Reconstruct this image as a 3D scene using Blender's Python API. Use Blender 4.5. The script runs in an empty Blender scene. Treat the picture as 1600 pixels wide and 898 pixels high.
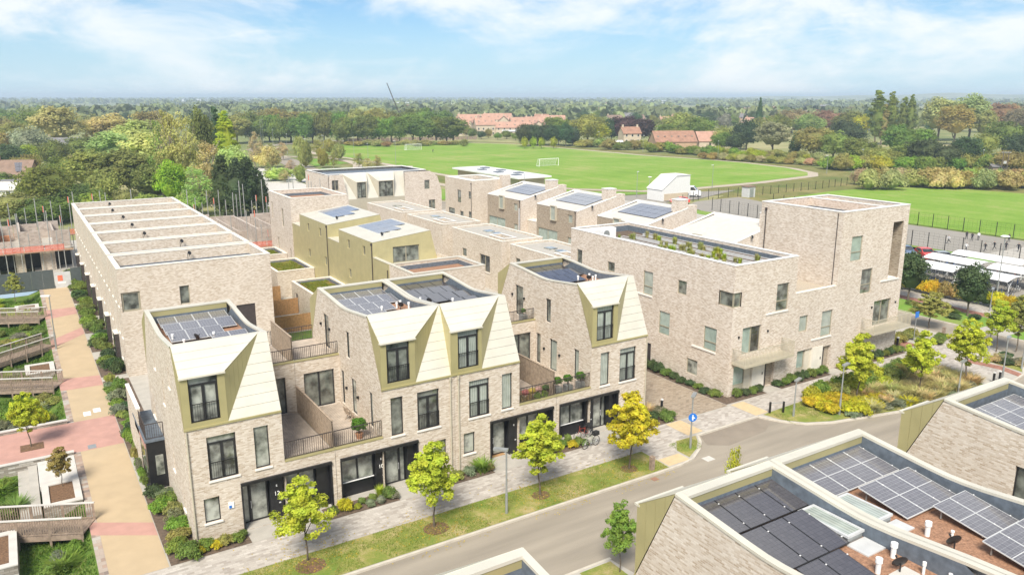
import bpy, bmesh, math, random
from mathutils import Vector, Matrix, noise
from mathutils.geometry import tessellate_polygon
R = math.radians
SC = bpy.context.scene
COL = SC.collection
rnd = random.Random(7)

# ------------------------------------------------------------------ camera
cam_data = bpy.data.cameras.new('camera')
cam = bpy.data.objects.new('camera', cam_data); COL.objects.link(cam)
F_PX, PITCH, YAW = 1236.7, math.atan2(449-150.2, 1236.7), math.atan2(802.8, 1236.7/math.cos(math.atan2(449-150.2, 1236.7)))
cam_data.sensor_width = 36.0; cam_data.lens = 36.0*F_PX/1600.0
cam_data.clip_start = 0.5; cam_data.clip_end = 40000
cam.location = (0, 0, 23.5)
cam.rotation_euler = (math.pi/2-PITCH, 0, -YAW)
SC.camera = cam

# ------------------------------------------------------------------ sky, sun, exposure
SUN_EL, SUN_AZ = R(48), R(222)      # azimuth measured clockwise from +Y: the sun stands behind the camera
wd = bpy.data.worlds.new('World'); SC.world = wd; wd.use_nodes = True
nt = wd.node_tree; nt.nodes.clear()
def N(t, **k):
    n = nt.nodes.new(t)
    for a, b in k.items(): setattr(n, a, b)
    return n
out = N('ShaderNodeOutputWorld'); bg = N('ShaderNodeBackground')
sky = N('ShaderNodeTexSky', sky_type='NISHITA'); sky.sun_disc = False
sky.sun_elevation = SUN_EL; sky.sun_rotation = SUN_AZ
sky.air_density = 1.0; sky.dust_density = 0.0; sky.ozone_density = 2.5
geo = N('ShaderNodeTexCoord'); L = nt.links.new
def cloud(scale, loc, lo, hi, sx, detail=8, rough=.6, dist=.4):
    mp = N('ShaderNodeMapping'); mp.inputs['Scale'].default_value = sx; mp.inputs['Location'].default_value = loc
    nz = N('ShaderNodeTexNoise'); nz.inputs['Scale'].default_value = scale; nz.inputs['Detail'].default_value = detail; nz.inputs['Roughness'].default_value = rough; nz.inputs['Distortion'].default_value = dist
    mr = N('ShaderNodeMapRange'); mr.interpolation_type = 'SMOOTHSTEP'; mr.inputs[1].default_value = lo; mr.inputs[2].default_value = hi
    L(geo.outputs['Generated'], mp.inputs['Vector']); L(mp.outputs['Vector'], nz.inputs['Vector']); L(nz.outputs['Fac'], mr.inputs[0]); return mr.outputs[0]
c1 = cloud(4.2, (.9, 1.6, .3), .395, .63, (1, 1, 2.2)); c2 = cloud(6.0, (1.3, .7, .4), .50, .78, (1, 1, 5.0), dist=.8)
mxm = N('ShaderNodeMath', operation='MULTIPLY_ADD'); mxm.use_clamp = True; L(c2, mxm.inputs[0]); mxm.inputs[1].default_value = .55; L(c1, mxm.inputs[2])
fac = N('ShaderNodeMath', operation='MULTIPLY'); L(mxm.outputs[0], fac.inputs[0]); fac.inputs[1].default_value = .9
tint = N('ShaderNodeMix', data_type='RGBA', blend_type='MULTIPLY'); tint.inputs['Factor'].default_value = 1.0; tint.inputs['B'].default_value = (0.355, 0.51, 0.66, 1)
mx = N('ShaderNodeMix', data_type='RGBA'); mx.inputs['B'].default_value = (5.7, 5.9, 6.0, 1)
sep = N('ShaderNodeSeparateXYZ'); L(geo.outputs['Generated'], sep.inputs[0]); veil = N('ShaderNodeMapRange'); veil.interpolation_type = 'SMOOTHSTEP'; veil.inputs[1].default_value = .15; veil.inputs[2].default_value = -.02; veil.inputs[3].default_value = 0.0; veil.inputs[4].default_value = .85
L(sep.outputs['Z'], veil.inputs[0]); mv = N('ShaderNodeMix', data_type='RGBA'); mv.inputs['B'].default_value = (3.45, 4.55, 5.4, 1); L(veil.outputs[0], mv.inputs['Factor']); L(tint.outputs['Result'], mv.inputs['A'])
L(sky.outputs['Color'], tint.inputs['A']); L(mv.outputs['Result'], mx.inputs['A']); L(fac.outputs[0], mx.inputs['Factor']); L(mx.outputs['Result'], bg.inputs['Color']); L(bg.outputs['Background'], out.inputs['Surface'])
bg.inputs['Strength'].default_value = 0.078
sun_d = bpy.data.lights.new('sun', 'SUN'); sun_d.energy = 2.85; sun_d.angle = R(22); sun_d.color = (1.0, 0.93, 0.82)
sun = bpy.data.objects.new('sun', sun_d); COL.objects.link(sun)
sd = Vector((math.sin(SUN_AZ)*math.cos(SUN_EL), math.cos(SUN_AZ)*math.cos(SUN_EL), math.sin(SUN_EL)))
sun.rotation_euler = (-sd).to_track_quat('-Z', 'Y').to_euler()
SC.view_settings.view_transform = 'Standard'; SC.view_settings.look = 'None'
SC.view_settings.exposure = 1.2; SC.view_settings.gamma = 1.0; SC.view_settings.use_curve_mapping = False

# ------------------------------------------------------------------ materials
M = {}
def newmat(name):
    m = bpy.data.materials.new(name); m.use_nodes = True; M[name] = m
    t = m.node_tree; b = t.nodes['Principled BSDF']
    return m, t, b
def node(t, ty, **k):
    n = t.nodes.new(ty)
    for a, b in k.items():
        if a in n.inputs: n.inputs[a].default_value = b
        else: setattr(n, a, b)
    return n
def rgb(c): return (c[0], c[1], c[2], 1)
def plain(name, c, rough=0.6, metal=0.0, var=0.12, scale=3.0, spec=0.5, bump=0.0, bscale=30, stretch=None):
    """one colour with soft worn variation and optional fine relief"""
    m, t, b = newmat(name)
    p = node(t, 'ShaderNodeNewGeometry'); n = node(t, 'ShaderNodeTexNoise', Scale=scale, Detail=5.0)
    if stretch:
        mp_ = node(t, 'ShaderNodeMapping'); mp_.inputs['Scale'].default_value = stretch; t.links.new(p.outputs['Position'], mp_.inputs['Vector']); t.links.new(mp_.outputs[0], n.inputs['Vector'])
    else: t.links.new(p.outputs['Position'], n.inputs['Vector'])
    r = node(t, 'ShaderNodeValToRGB')
    r.color_ramp.elements[0].position = .3; r.color_ramp.elements[1].position = .7
    r.color_ramp.elements[0].color = rgb([x*(1-var) for x in c]); r.color_ramp.elements[1].color = rgb([min(1, x*(1+var)) for x in c])
    t.links.new(n.outputs['Fac'], r.inputs['Fac']); t.links.new(r.outputs['Color'], b.inputs['Base Color'])
    b.inputs['Roughness'].default_value = rough; b.inputs['Metallic'].default_value = metal; b.inputs['Specular IOR Level'].default_value = spec
    if bump:
        n2 = node(t, 'ShaderNodeTexNoise', Scale=bscale, Detail=4.0); t.links.new(p.outputs['Position'], n2.inputs['Vector'])
        bp = node(t, 'ShaderNodeBump', Strength=bump, Distance=0.02); t.links.new(n2.outputs['Fac'], bp.inputs['Height']); t.links.new(bp.outputs['Normal'], b.inputs['Normal'])
    return m
def wallcoord(t):
    """(along the wall, height) from the position and the face normal"""
    g = node(t, 'ShaderNodeNewGeometry'); s = node(t, 'ShaderNodeSeparateXYZ'); sn = node(t, 'ShaderNodeSeparateXYZ')
    t.links.new(g.outputs['Position'], s.inputs[0]); t.links.new(g.outputs['True Normal'], sn.inputs[0])
    ab = node(t, 'ShaderNodeMath', operation='ABSOLUTE'); t.links.new(sn.outputs['X'], ab.inputs[0])
    gt = node(t, 'ShaderNodeMath', operation='GREATER_THAN'); gt.inputs[1].default_value = .6; t.links.new(ab.outputs[0], gt.inputs[0])
    mix = node(t, 'ShaderNodeMix', data_type='FLOAT'); t.links.new(gt.outputs[0], mix.inputs['Factor']); t.links.new(s.outputs['X'], mix.inputs['A']); t.links.new(s.outputs['Y'], mix.inputs['B'])
    c = node(t, 'ShaderNodeCombineXYZ'); t.links.new(mix.outputs['Result'], c.inputs['X']); t.links.new(s.outputs['Z'], c.inputs['Y'])
    return g, c
def brickmat(name, c1, c2, c3, mortar, bw=.225, bh=.075, ground=False, bump=.35, rough=.9, cell=.5, msize=.01):
    m, t, b = newmat(name)
    if ground:
        g = node(t, 'ShaderNodeNewGeometry'); co = g.outputs['Position']
    else:
        g, c = wallcoord(t); co = c.outputs[0]
    br = node(t, 'ShaderNodeTexBrick', offset=cell); t.links.new(co, br.inputs['Vector'])
    for k, v in (('Scale', 1.0), ('Brick Width', bw), ('Row Height', bh), ('Mortar Size', msize), ('Mortar Smooth', .3), ('Bias', 0.0)): br.inputs[k].default_value = v
    br.inputs['Color1'].default_value = (0, 0, 0, 1); br.inputs['Color2'].default_value = (1, 1, 1, 1); br.inputs['Mortar'].default_value = (.5, .5, .5, 1)
    r = node(t, 'ShaderNodeValToRGB'); e = r.color_ramp.elements
    e[0].position = 0.0; e[0].color = rgb(c1); e[1].position = 1.0; e[1].color = rgb(c3); k = e.new(.38); k.color = rgb(c2)
    t.links.new(br.outputs['Color'], r.inputs['Fac'])
    n = node(t, 'ShaderNodeTexNoise', Scale=.8, Detail=6.0, Roughness=.65); mpp = node(t, 'ShaderNodeMapping'); mpp.inputs['Scale'].default_value = (1, 1, .3); t.links.new(g.outputs['Position'], mpp.inputs['Vector']); t.links.new(mpp.outputs[0], n.inputs['Vector'])
    mul = node(t, 'ShaderNodeMix', data_type='RGBA', blend_type='MULTIPLY'); mul.inputs['Factor'].default_value = 1
    rr = node(t, 'ShaderNodeValToRGB'); rr.color_ramp.elements[0].position = .3; rr.color_ramp.elements[1].position = .7; rr.color_ramp.elements[0].color = (.87, .855, .835, 1); rr.color_ramp.elements[1].color = (1.03, 1.03, 1.03, 1)
    t.links.new(n.outputs['Fac'], rr.inputs['Fac']); t.links.new(r.outputs['Color'], mul.inputs['A']); t.links.new(rr.outputs['Color'], mul.inputs['B'])
    mm = node(t, 'ShaderNodeMix', data_type='RGBA'); t.links.new(br.outputs['Fac'], mm.inputs['Factor']); t.links.new(mul.outputs['Result'], mm.inputs['A']); mm.inputs['B'].default_value = rgb(mortar)
    t.links.new(mm.outputs['Result'], b.inputs['Base Color']); b.inputs['Roughness'].default_value = rough; b.inputs['Specular IOR Level'].default_value = .2
    bp = node(t, 'ShaderNodeBump', Strength=bump, Distance=.01, invert=True); t.links.new(br.outputs['Fac'], bp.inputs['Height']); t.links.new(bp.outputs['Normal'], b.inputs['Normal'])
    return m
brickmat('brick', (.435, .35, .26), (.555, .48, .39), (.69, .63, .55), (.575, .515, .44))
brickmat('brick_pink', (.43, .345, .265), (.565, .49, .41), (.70, .64, .57), (.585, .525, .46))
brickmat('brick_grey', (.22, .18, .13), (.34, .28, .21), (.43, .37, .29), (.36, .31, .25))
brickmat('paving', (.34, .305, .27), (.42, .385, .345), (.52, .485, .44), (.37, .34, .30), bw=.36, bh=.18, ground=True, bump=.12)
brickmat('drive_paving', (.25, .20, .15), (.33, .27, .20), (.38, .32, .25), (.24, .20, .16), bw=.3, bh=.15, ground=True, bump=.12)
brickmat('red_paving', (.25, .12, .09), (.33, .16, .12), (.38, .20, .15), (.25, .14, .1), bw=.3, bh=.15, ground=True, bump=.1)
brickmat('edge_paving', (.22, .18, .16), (.38, .28, .22), (.42, .40, .36), (.3, .26, .22), bw=.5, bh=.35, ground=True, bump=.1)
brickmat('dry_stone', (.20, .18, .15), (.33, .30, .26), (.48, .46, .42), (.2, .18, .15), bw=.42, bh=.14, bump=.6)
brickmat('blockwork', (.34, .29, .25), (.43, .37, .32), (.50, .44, .39), (.38, .33, .29), bw=.44, bh=.22, bump=.3)
def ribbed(name, c, period=.45, rough=.45, metal=0.0, axis='wall', depth=.6):
    """metal sheets with standing seams"""
    m, t, b = newmat(name)
    g, cc = wallcoord(t); s = node(t, 'ShaderNodeSeparateXYZ')
    t.links.new(cc.outputs[0] if axis == 'wall' else g.outputs['Position'], s.inputs[0])
    md = node(t, 'ShaderNodeMath', operation='PINGPONG'); md.inputs[1].default_value = period/2; t.links.new(s.outputs['X'], md.inputs[0])
    lt = node(t, 'ShaderNodeMath', operation='LESS_THAN'); lt.inputs[1].default_value = .018; t.links.new(md.outputs[0], lt.inputs[0])
    n = node(t, 'ShaderNodeTexNoise', Scale=1.3, Detail=4.0); t.links.new(g.outputs['Position'], n.inputs['Vector'])
    r = node(t, 'ShaderNodeValToRGB'); r.color_ramp.elements[0].position = .3; r.color_ramp.elements[1].position = .7; r.color_ramp.elements[0].color = rgb([x*.92 for x in c]); r.color_ramp.elements[1].color = rgb([min(1, x*1.06) for x in c])
    t.links.new(n.outputs['Fac'], r.inputs['Fac'])
    t.links.new(r.outputs['Color'], b.inputs['Base Color'])
    bp = node(t, 'ShaderNodeBump', Strength=depth, Distance=.03); t.links.new(lt.outputs[0], bp.inputs['Height']); t.links.new(bp.outputs['Normal'], b.inputs['Normal'])
    b.inputs['Roughness'].default_value = rough; b.inputs['Metallic'].default_value = metal
    return m
plain('gold_metal_lit', (.62, .59, .495), .42, .2, .06, .8, bump=.08, bscale=2.2)  # paler copy of the gold metal, bright sky light put into its colour
plain('gold_metal', (.45, .405, .205), .42, .35, .07, .8)
ribbed('gold_ribbed', (.54, .485, .265), .42, .45, .35)
ribbed('cream_ribbed', (.66, .62, .50), .42, .45, .15)
ribbed('zinc_ribbed', (.60, .57, .51), .45, .5, .1, axis='pos')
plain('champagne', (.50, .46, .36), .45, .2, .05)
plain('coping', (.70, .66, .58), .7, 0, .07, 2)
plain('coping_white', (.72, .71, .68), .7, 0, .06, 2)
plain('stone_sill', (.75, .72, .67), .7, 0, .05)
plain('membrane', (.115, .14, .17), .6, 0, .25, 4)
plain('black_metal', (.014, .014, .016), .38, .0, .3)
plain('dark_frame', (.022, .022, .024), .4, 0, .2)
plain('bronze_frame', (.34, .31, .23), .5, .2, .06)
plain('bronze_dark', (.055, .045, .042), .55, .1, .2)
plain('render_cream', (.60, .55, .45), .85, 0, .05)
plain('white_metal', (.72, .72, .71), .45, .1, .05)
plain('white_plastic', (.78, .78, .77), .45, 0, .04)
plain('grey_metal', (.36, .38, .38), .42, .5, .1)
plain('light_grey', (.55, .56, .56), .5, .1, .08)
plain('dark_rubber', (.02, .02, .02), .8, 0, .2)
plain('red_paint', (.55, .045, .04), .35, 0, .05)
plain('orange_mesh', (.75, .17, .09), .6, 0, .2)
plain('blue_sign', (.02, .16, .55), .4, 0, .03)
plain('terracotta', (.50, .23, .12), .85, 0, .15)
plain('asphalt', (.285, .25, .20), .92, 0, .15, 1.0, bump=.35, bscale=45, stretch=(.12, 1, 1))
plain('asphalt_dark', (.245, .208, .165), .92, 0, .1, .8, bump=.25, bscale=60)
plain('court_surface', (.27, .25, .215), .9, 0, .06, .3)
plain('kerb_stone', (.50, .46, .39), .85, 0, .1, 2)
plain('resin_path', (.44, .34, .215), .88, 0, .06, .9, bump=.2, bscale=80)
plain('pink_resin', (.44, .25, .205), .88, 0, .1, 1.2, bump=.2, bscale=80)
plain('tactile', (.55, .42, .25), .88, 0, .08, 3)
plain('concrete', (.40, .375, .33), .88, 0, .08, 1.5)
plain('concrete_pale', (.52, .50, .46), .88, 0, .09, 1.5)
plain('mulch', (.15, .085, .045), .95, 0, .45, 9, bump=.6, bscale=25)
plain('soil', (.12, .085, .06), .95, 0, .4, 5, bump=.5, bscale=25)
plain('gravel_roof', (.30, .165, .10), .95, 0, .35, 14, bump=.5, bscale=40)
plain('gravel_pale', (.42, .36, .28), .95, 0, .3, 14, bump=.5, bscale=40)
plain('roof_felt', (.20, .20, .20), .8, 0, .2, 1)
plain('deck_wood', (.42, .355, .29), .8, 0, .18, 2)
plain('screen_wood', (.34, .265, .195), .8, 0, .25, 5)
plain('fence_wood', (.42, .235, .10), .85, 0, .25, 5)
plain('board_wood', (.27, .205, .155), .85, 0, .28, 4)
plain('hoarding', (.07, .085, .085), .7, 0, .1)
plain('bark', (.12, .095, .07), .95, 0, .35, 6)
plain('bark_pale', (.34, .30, .23), .95, 0, .25, 4)
plain('number_white', (.8, .8, .78), .5, 0, .02)
plain('skin', (.45, .27, .19), .6, 0, .05); plain('cloth_white', (.72, .72, .74), .8, 0, .06); plain('cloth_black', (.02, .022, .03), .85, 0, .2); plain('hair_dark', (.05, .03, .02), .7, 0, .2)
plain('doormat', (.38, .22, .10), .95, 0, .15); plain('scaffold', (.42, .42, .40), .45, .4, .12); plain('clay_pot', (.40, .20, .11), .85, 0, .12)
plain('rust_roof', (.30, .165, .11), .9, 0, .22, .6); plain('roof_red', (.40, .235, .17), .9, 0, .14, .5); plain('roof_brown', (.22, .15, .11), .9, 0, .18, .8); plain('roof_slate', (.17, .165, .17), .85, 0, .15, .8)
plain('house_cream', (.50, .415, .31), .9, 0, .08, .6); plain('house_brick', (.42, .28, .18), .9, 0, .14, .6); plain('house_white', (.68, .66, .62), .9, 0, .05)
plain('car_silver', (.42, .44, .45), .28, .5, .02); plain('car_white', (.75, .75, .75), .25, 0, .02); plain('car_red', (.6, .06, .05), .25, 0, .02); plain('car_blue', (.12, .18, .28), .25, .2, .02)
def glassmat(name, c, rough=.05, curtain=False):
    m, t, b = newmat(name)
    g, cc = wallcoord(t)
    n = node(t, 'ShaderNodeTexNoise', Scale=1.5, Detail=4.0); t.links.new(g.outputs['Position'], n.inputs['Vector'])
    r = node(t, 'ShaderNodeValToRGB'); r.color_ramp.elements[0].position = .35; r.color_ramp.elements[1].position = .65
    r.color_ramp.elements[0].color = rgb([x*(.85 if curtain else .4) for x in c]); r.color_ramp.elements[1].color = rgb([x*(1.12 if curtain else 2.1) for x in c])
    t.links.new(n.outputs['Fac'], r.inputs['Fac'])
    src = r.outputs['Color']
    if curtain:
        w = node(t, 'ShaderNodeTexWave', Scale=2.2, Distortion=1.5); t.links.new(cc.outputs[0], w.inputs['Vector'])
        mm = node(t, 'ShaderNodeMix', data_type='RGBA', blend_type='MULTIPLY'); mm.inputs['Factor'].default_value = .35
        t.links.new(src, mm.inputs['A']); t.links.new(w.outputs['Color'], mm.inputs['B']); src = mm.outputs['Result']
    t.links.new(src, b.inputs['Base Color'])
    b.inputs['Roughness'].default_value = rough; b.inputs['Specular IOR Level'].default_value = .8; b.inputs['Coat Weight'].default_value = .6; b.inputs['Coat Roughness'].default_value = .02
    return m
glassmat('glass', (.105, .115, .10)); glassmat('glass_dark', (.04, .042, .04)); glassmat('glass_grey', (.20, .21, .185)); glassmat('glass_curtain', (.40, .45, .40), .15, True); glassmat('glass_blind', (.36, .45, .40), .12, True)
def pvmat(name, cell, line, cw, ch, lw, rough=.12):
    m, t, b = newmat(name)
    tc = node(t, 'ShaderNodeTexCoord')
    br = node(t, 'ShaderNodeTexBrick', offset=0.0); t.links.new(tc.outputs['UV'], br.inputs['Vector'])
    for k, v in (('Scale', 1.0), ('Brick Width', cw), ('Row Height', ch), ('Mortar Size', lw), ('Mortar Smooth', .1)): br.inputs[k].default_value = v
    br.inputs['Color1'].default_value = rgb(cell); br.inputs['Color2'].default_value = rgb([x*1.25 for x in cell]); br.inputs['Mortar'].default_value = rgb(line)
    t.links.new(br.outputs['Color'], b.inputs['Base Color']); b.inputs['Roughness'].default_value = rough; b.inputs['Specular IOR Level'].default_value = .9; b.inputs['Coat Weight'].default_value = .8; b.inputs['Coat Roughness'].default_value = .08
    return m
pvmat('pv_grid', (.125, .121, .13), (.30, .30, .31), .158, .158, .0055, .2); pvmat('pv_sky', (.21, .215, .23), (.36, .36, .38), .158, .158, .0055, .3); pvmat('pv_black', (.07, .066, .072), (.03, .03, .034), .158, .158, .004)  # pv_sky: paler cells, the sky's reflection put into their colour
def grassmat(name, a, bb, c, s1=.6, s2=9.0, mid=.5, stripes=0.0):
    m, t, b = newmat(name)
    g = node(t, 'ShaderNodeNewGeometry')
    n = node(t, 'ShaderNodeTexNoise', Scale=s1, Detail=7.0, Roughness=.7); n2 = node(t, 'ShaderNodeTexNoise', Scale=s2, Detail=4.0, Roughness=.7)
    t.links.new(g.outputs['Position'], n.inputs['Vector']); t.links.new(g.outputs['Position'], n2.inputs['Vector'])
    ad = node(t, 'ShaderNodeMath', operation='MULTIPLY_ADD'); t.links.new(n2.outputs['Fac'], ad.inputs[0]); ad.inputs[1].default_value = .35; t.links.new(n.outputs['Fac'], ad.inputs[2])
    fac = ad.outputs[0]
    if stripes:   # mowing bands and worn patches
        sp = node(t, 'ShaderNodeSeparateXYZ'); t.links.new(g.outputs['Position'], sp.inputs[0]); pp = node(t, 'ShaderNodeMath', operation='SINE'); ml = node(t, 'ShaderNodeMath', operation='MULTIPLY'); ml.inputs[1].default_value = 1.05; t.links.new(sp.outputs['X'], ml.inputs[0]); t.links.new(ml.outputs[0], pp.inputs[0])
        a2 = node(t, 'ShaderNodeMath', operation='MULTIPLY_ADD'); t.links.new(pp.outputs[0], a2.inputs[0]); a2.inputs[1].default_value = stripes; t.links.new(fac, a2.inputs[2]); fac = a2.outputs[0]
    r = node(t, 'ShaderNodeValToRGB'); e = r.color_ramp.elements; e[0].position = .5; e[0].color = rgb(a); e[1].position = .86; e[1].color = rgb(c); k = e.new(mid+.17); k.color = rgb(bb)
    t.links.new(fac, r.inputs['Fac']); t.links.new(r.outputs['Color'], b.inputs['Base Color']); b.inputs['Roughness'].default_value = .95; b.inputs['Specular IOR Level'].default_value = .15
    bp = node(t, 'ShaderNodeBump', Strength=.6, Distance=.05); t.links.new(n2.outputs['Fac'], bp.inputs['Height']); t.links.new(bp.outputs['Normal'], b.inputs['Normal'])
    return m
grassmat('verge_grass', (.13, .205, .035), (.23, .24, .06), (.42, .33, .17), .55, 12)
grassmat('field_grass', (.14, .255, .028), (.185, .30, .042), (.29, .32, .10), .045, .9, stripes=.03)
grassmat('meadow_grass', (.12, .25, .03), (.16, .28, .045), (.26, .28, .09), .06, 1.5)
grassmat('rough_grass', (.10, .14, .035), (.17, .17, .055), (.28, .235, .10), .08, 1.5)
grassmat('country_ground', (.12, .16, .055), (.20, .22, .085), (.40, .35, .19), .006, .15)
grassmat('garden_green', (.055, .12, .018), (.095, .16, .028), (.16, .18, .05), .9, 9)
grassmat('sedum', (.09, .15, .02), (.16, .15, .03), (.24, .12, .05), 1.4, 10)
def leafmat(name, trans=.3, var=.35, scale=1.3, rough=.7):
    """foliage: the object's own colour with clump to clump variation, some light passing through"""
    m, t, b = newmat(name)
    oi = node(t, 'ShaderNodeObjectInfo'); tc = node(t, 'ShaderNodeTexCoord')
    n = node(t, 'ShaderNodeTexNoise', Scale=scale, Detail=3.0); t.links.new(tc.outputs['Object'], n.inputs['Vector'])
    hs = node(t, 'ShaderNodeHueSaturation'); t.links.new(oi.outputs['Color'], hs.inputs['Color'])
    mr = node(t, 'ShaderNodeMapRange'); mr.inputs[1].default_value = .3; mr.inputs[2].default_value = .7; mr.inputs[3].default_value = 1-var; mr.inputs[4].default_value = 1+var
    t.links.new(n.outputs['Fac'], mr.inputs[0]); t.links.new(mr.outputs[0], hs.inputs['Value'])
    n2 = node(t, 'ShaderNodeTexNoise', Scale=scale*2.7, Detail=2.0); t.links.new(tc.outputs['Object'], n2.inputs['Vector'])
    m2 = node(t, 'ShaderNodeMapRange'); m2.inputs[1].default_value = .3; m2.inputs[2].default_value = .7; m2.inputs[3].default_value = .482; m2.inputs[4].default_value = .517
    t.links.new(n2.outputs['Fac'], m2.inputs[0]); t.links.new(m2.outputs[0], hs.inputs['Hue'])
    t.links.new(hs.outputs['Color'], b.inputs['Base Color']); b.inputs['Roughness'].default_value = rough; b.inputs['Specular IOR Level'].default_value = .25
    tr = node(t, 'ShaderNodeBsdfTranslucent'); t.links.new(hs.outputs['Color'], tr.inputs['Color'])
    ms = node(t, 'ShaderNodeMixShader'); ms.inputs[0].default_value = trans
    o = t.nodes['Material Output']; t.links.new(b.outputs[0], ms.inputs[1]); t.links.new(tr.outputs[0], ms.inputs[2]); t.links.new(ms.outputs[0], o.inputs['Surface'])
    return m
leafmat('leaf', .42); leafmat('leaf_far', .48, .4, .9); leafmat('leaf_wood', .15, .55, .012)

# ------------------------------------------------------------------ builders
ORG = {}
def tag(o, label=None, cat=None, group=None, kind=None):
    if label: o['label'] = label
    if cat: o['category'] = cat
    if group: o['group'] = group
    if kind: o['kind'] = kind
    return o
def thing(name, loc, label, cat, group=None):
    o = bpy.data.objects.new(name, None); COL.objects.link(o); o.location = loc; o.empty_display_size = .2
    ORG[o] = Vector(loc)
    return tag(o, label, cat, group)
class MB:
    """collects faces in world coordinates and links them as one mesh object"""
    def __init__(s, flip=None): s.v = []; s.f = []; s.mi = []; s.uv = {}; s.flip = flip; s.cur = 0
    def pt(s, p):
        s.v.append((p[0], s.flip-p[1] if s.flip is not None else p[1], p[2])); return len(s.v)-1
    def face(s, pts, uv=None):
        i = [s.pt(p) for p in pts]
        if s.flip is not None: i = i[::-1]; uv = uv[::-1] if uv else None
        if uv: s.uv[len(s.f)] = uv
        s.f.append(i); s.mi.append(s.cur); return s
    def box(s, x0, x1, y0, y1, z0, z1):
        c = [(x, y, z) for z in (z0, z1) for y in (y0, y1) for x in (x0, x1)]
        for q in ((0, 2, 3, 1), (4, 5, 7, 6), (0, 1, 5, 4), (1, 3, 7, 5), (3, 2, 6, 7), (2, 0, 4, 6)): s.face([c[k] for k in q])
        return s
    def obox(s, p0, p1, w, z0, z1):
        """box along a plan line p0-p1 with width w"""
        d = Vector((p1[0]-p0[0], p1[1]-p0[1])); d.normalize(); n = Vector((-d.y, d.x))*w/2
        q = [(p0[0]-n.x, p0[1]-n.y), (p1[0]-n.x, p1[1]-n.y), (p1[0]+n.x, p1[1]+n.y), (p0[0]+n.x, p0[1]+n.y)]
        return s.prism(q, z0, z1)
    def prism(s, poly, z0, z1, cap=True):
        n = len(poly)
        ar = sum(poly[i][0]*poly[(i+1) % n][1]-poly[(i+1) % n][0]*poly[i][1] for i in range(n))
        if ar < 0: poly = poly[::-1]
        for i in range(n):
            a, b = poly[i], poly[(i+1) % n]; s.face([(a[0], a[1], z0), (b[0], b[1], z0), (b[0], b[1], z1), (a[0], a[1], z1)])
        if cap: s.face([(p[0], p[1], z1) for p in poly])
        return s
    def ring(s, x0, x1, y0, y1, w, z0, z1):
        """four-sided kerb/parapet, outer size given, thickness w"""
        s.box(x0, x1, y0, y0+w, z0, z1); s.box(x0, x1, y1-w, y1, z0, z1); s.box(x0, x0+w, y0+w, y1-w, z0, z1); s.box(x1-w, x1, y0+w, y1-w, z0, z1); return s
    def cyl(s, p0, p1, r0, r1=None, n=8, cap=True):
        r1 = r0 if r1 is None else r1
        a, b = Vector(p0), Vector(p1); d = (b-a).normalized(); u = d.orthogonal().normalized(); w = d.cross(u)
        ra = [a+(u*math.cos(6.28318*k/n)+w*math.sin(6.28318*k/n))*r0 for k in range(n)]; rb = [b+(u*math.cos(6.28318*k/n)+w*math.sin(6.28318*k/n))*r1 for k in range(n)]
        for k in range(n):
            j = (k+1) % n; s.face([ra[k], ra[j], rb[j], rb[k]])
        if cap: s.face(ra[::-1]); s.face(rb)
        return s
    def bar(s, p0, p1, w):
        return s.cyl(p0, p1, w*.7071, n=4)
    def tri(s, loops, mapf):
        """polygon with holes in 2D, mapped to 3D"""
        vl = [[Vector((p[0], p[1], 0)) for p in l] for l in loops]; flat = [p for l in loops for p in l]
        for t in tessellate_polygon(vl): s.face([mapf(*flat[k]) for k in t])
        return s
    def build(s, name, mat, parent=None, smooth=False, kind=None, label=None):
        me = bpy.data.meshes.new(name); root = parent
        while root is not None and root.parent is not None: root = root.parent
        o0 = ORG.get(root, Vector((0, 0, 0)))
        me.from_pydata([(p[0]-o0.x, p[1]-o0.y, p[2]-o0.z) for p in s.v], [], s.f)
        mats = mat if isinstance(mat, (list, tuple)) else [mat]
        for m in mats: me.materials.append(M[m])
        if len(mats) > 1: me.polygons.foreach_set('material_index', s.mi)
        if s.uv:
            ul = me.uv_layers.new()
            for fi, uv in s.uv.items():
                for k, li in enumerate(me.polygons[fi].loop_indices): ul.data[li].uv = uv[k]
        if smooth: me.polygons.foreach_set('use_smooth', [True]*len(me.polygons))
        o = bpy.data.objects.new(name, me); COL.objects.link(o)
        if parent is not None: o.parent = parent
        if kind: o['kind'] = kind
        if label: o['label'] = label
        return o
def struct(name, mb, mat):
    o = mb.build(name, mat); o['kind'] = 'structure'; return o
def sheet(name, poly, z, mat, parent=None):
    m = MB(); m.tri([poly], lambda x, y: (x, y, z)); o = m.build(name, mat, parent)
    if parent is None: o['kind'] = 'structure'
    return o
class Wall:
    """a wall plane; map(u, z, d): d metres outwards"""
    def __init__(s, axis, at, side, flip=None): s.a, s.at, s.s, s.flip = axis, at, side, flip
    def m(s, u, z, d=0.0):
        return (u, s.at+s.s*d, z) if s.a == 'Y' else (s.at+s.s*d, u, z)
    def box(s, mb, u0, u1, z0, z1, d0, d1):
        a, b = s.m(u0, z0, d0), s.m(u1, z1, d1)
        mb.box(min(a[0], b[0]), max(a[0], b[0]), min(a[1], b[1]), max(a[1], b[1]), z0, z1)
def wall_face(mb, W, outer, holes, depth=.18):
    mb.tri([outer]+[[(a, c), (b, c), (b, d), (a, d)] for a, b, c, d in holes], lambda u, z: W.m(u, z))
    for a, b, c, d in holes:
        for p, q in (((a, c), (b, c)), ((b, c), (b, d)), ((b, d), (a, d)), ((a, d), (a, c))):
            mb.face([W.m(*p), W.m(*q), W.m(q[0], q[1], -depth), W.m(p[0], p[1], -depth)])
def rect(u0, u1, z0, z1): return [(u0, z0), (u1, z0), (u1, z1), (u0, z1)]
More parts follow.
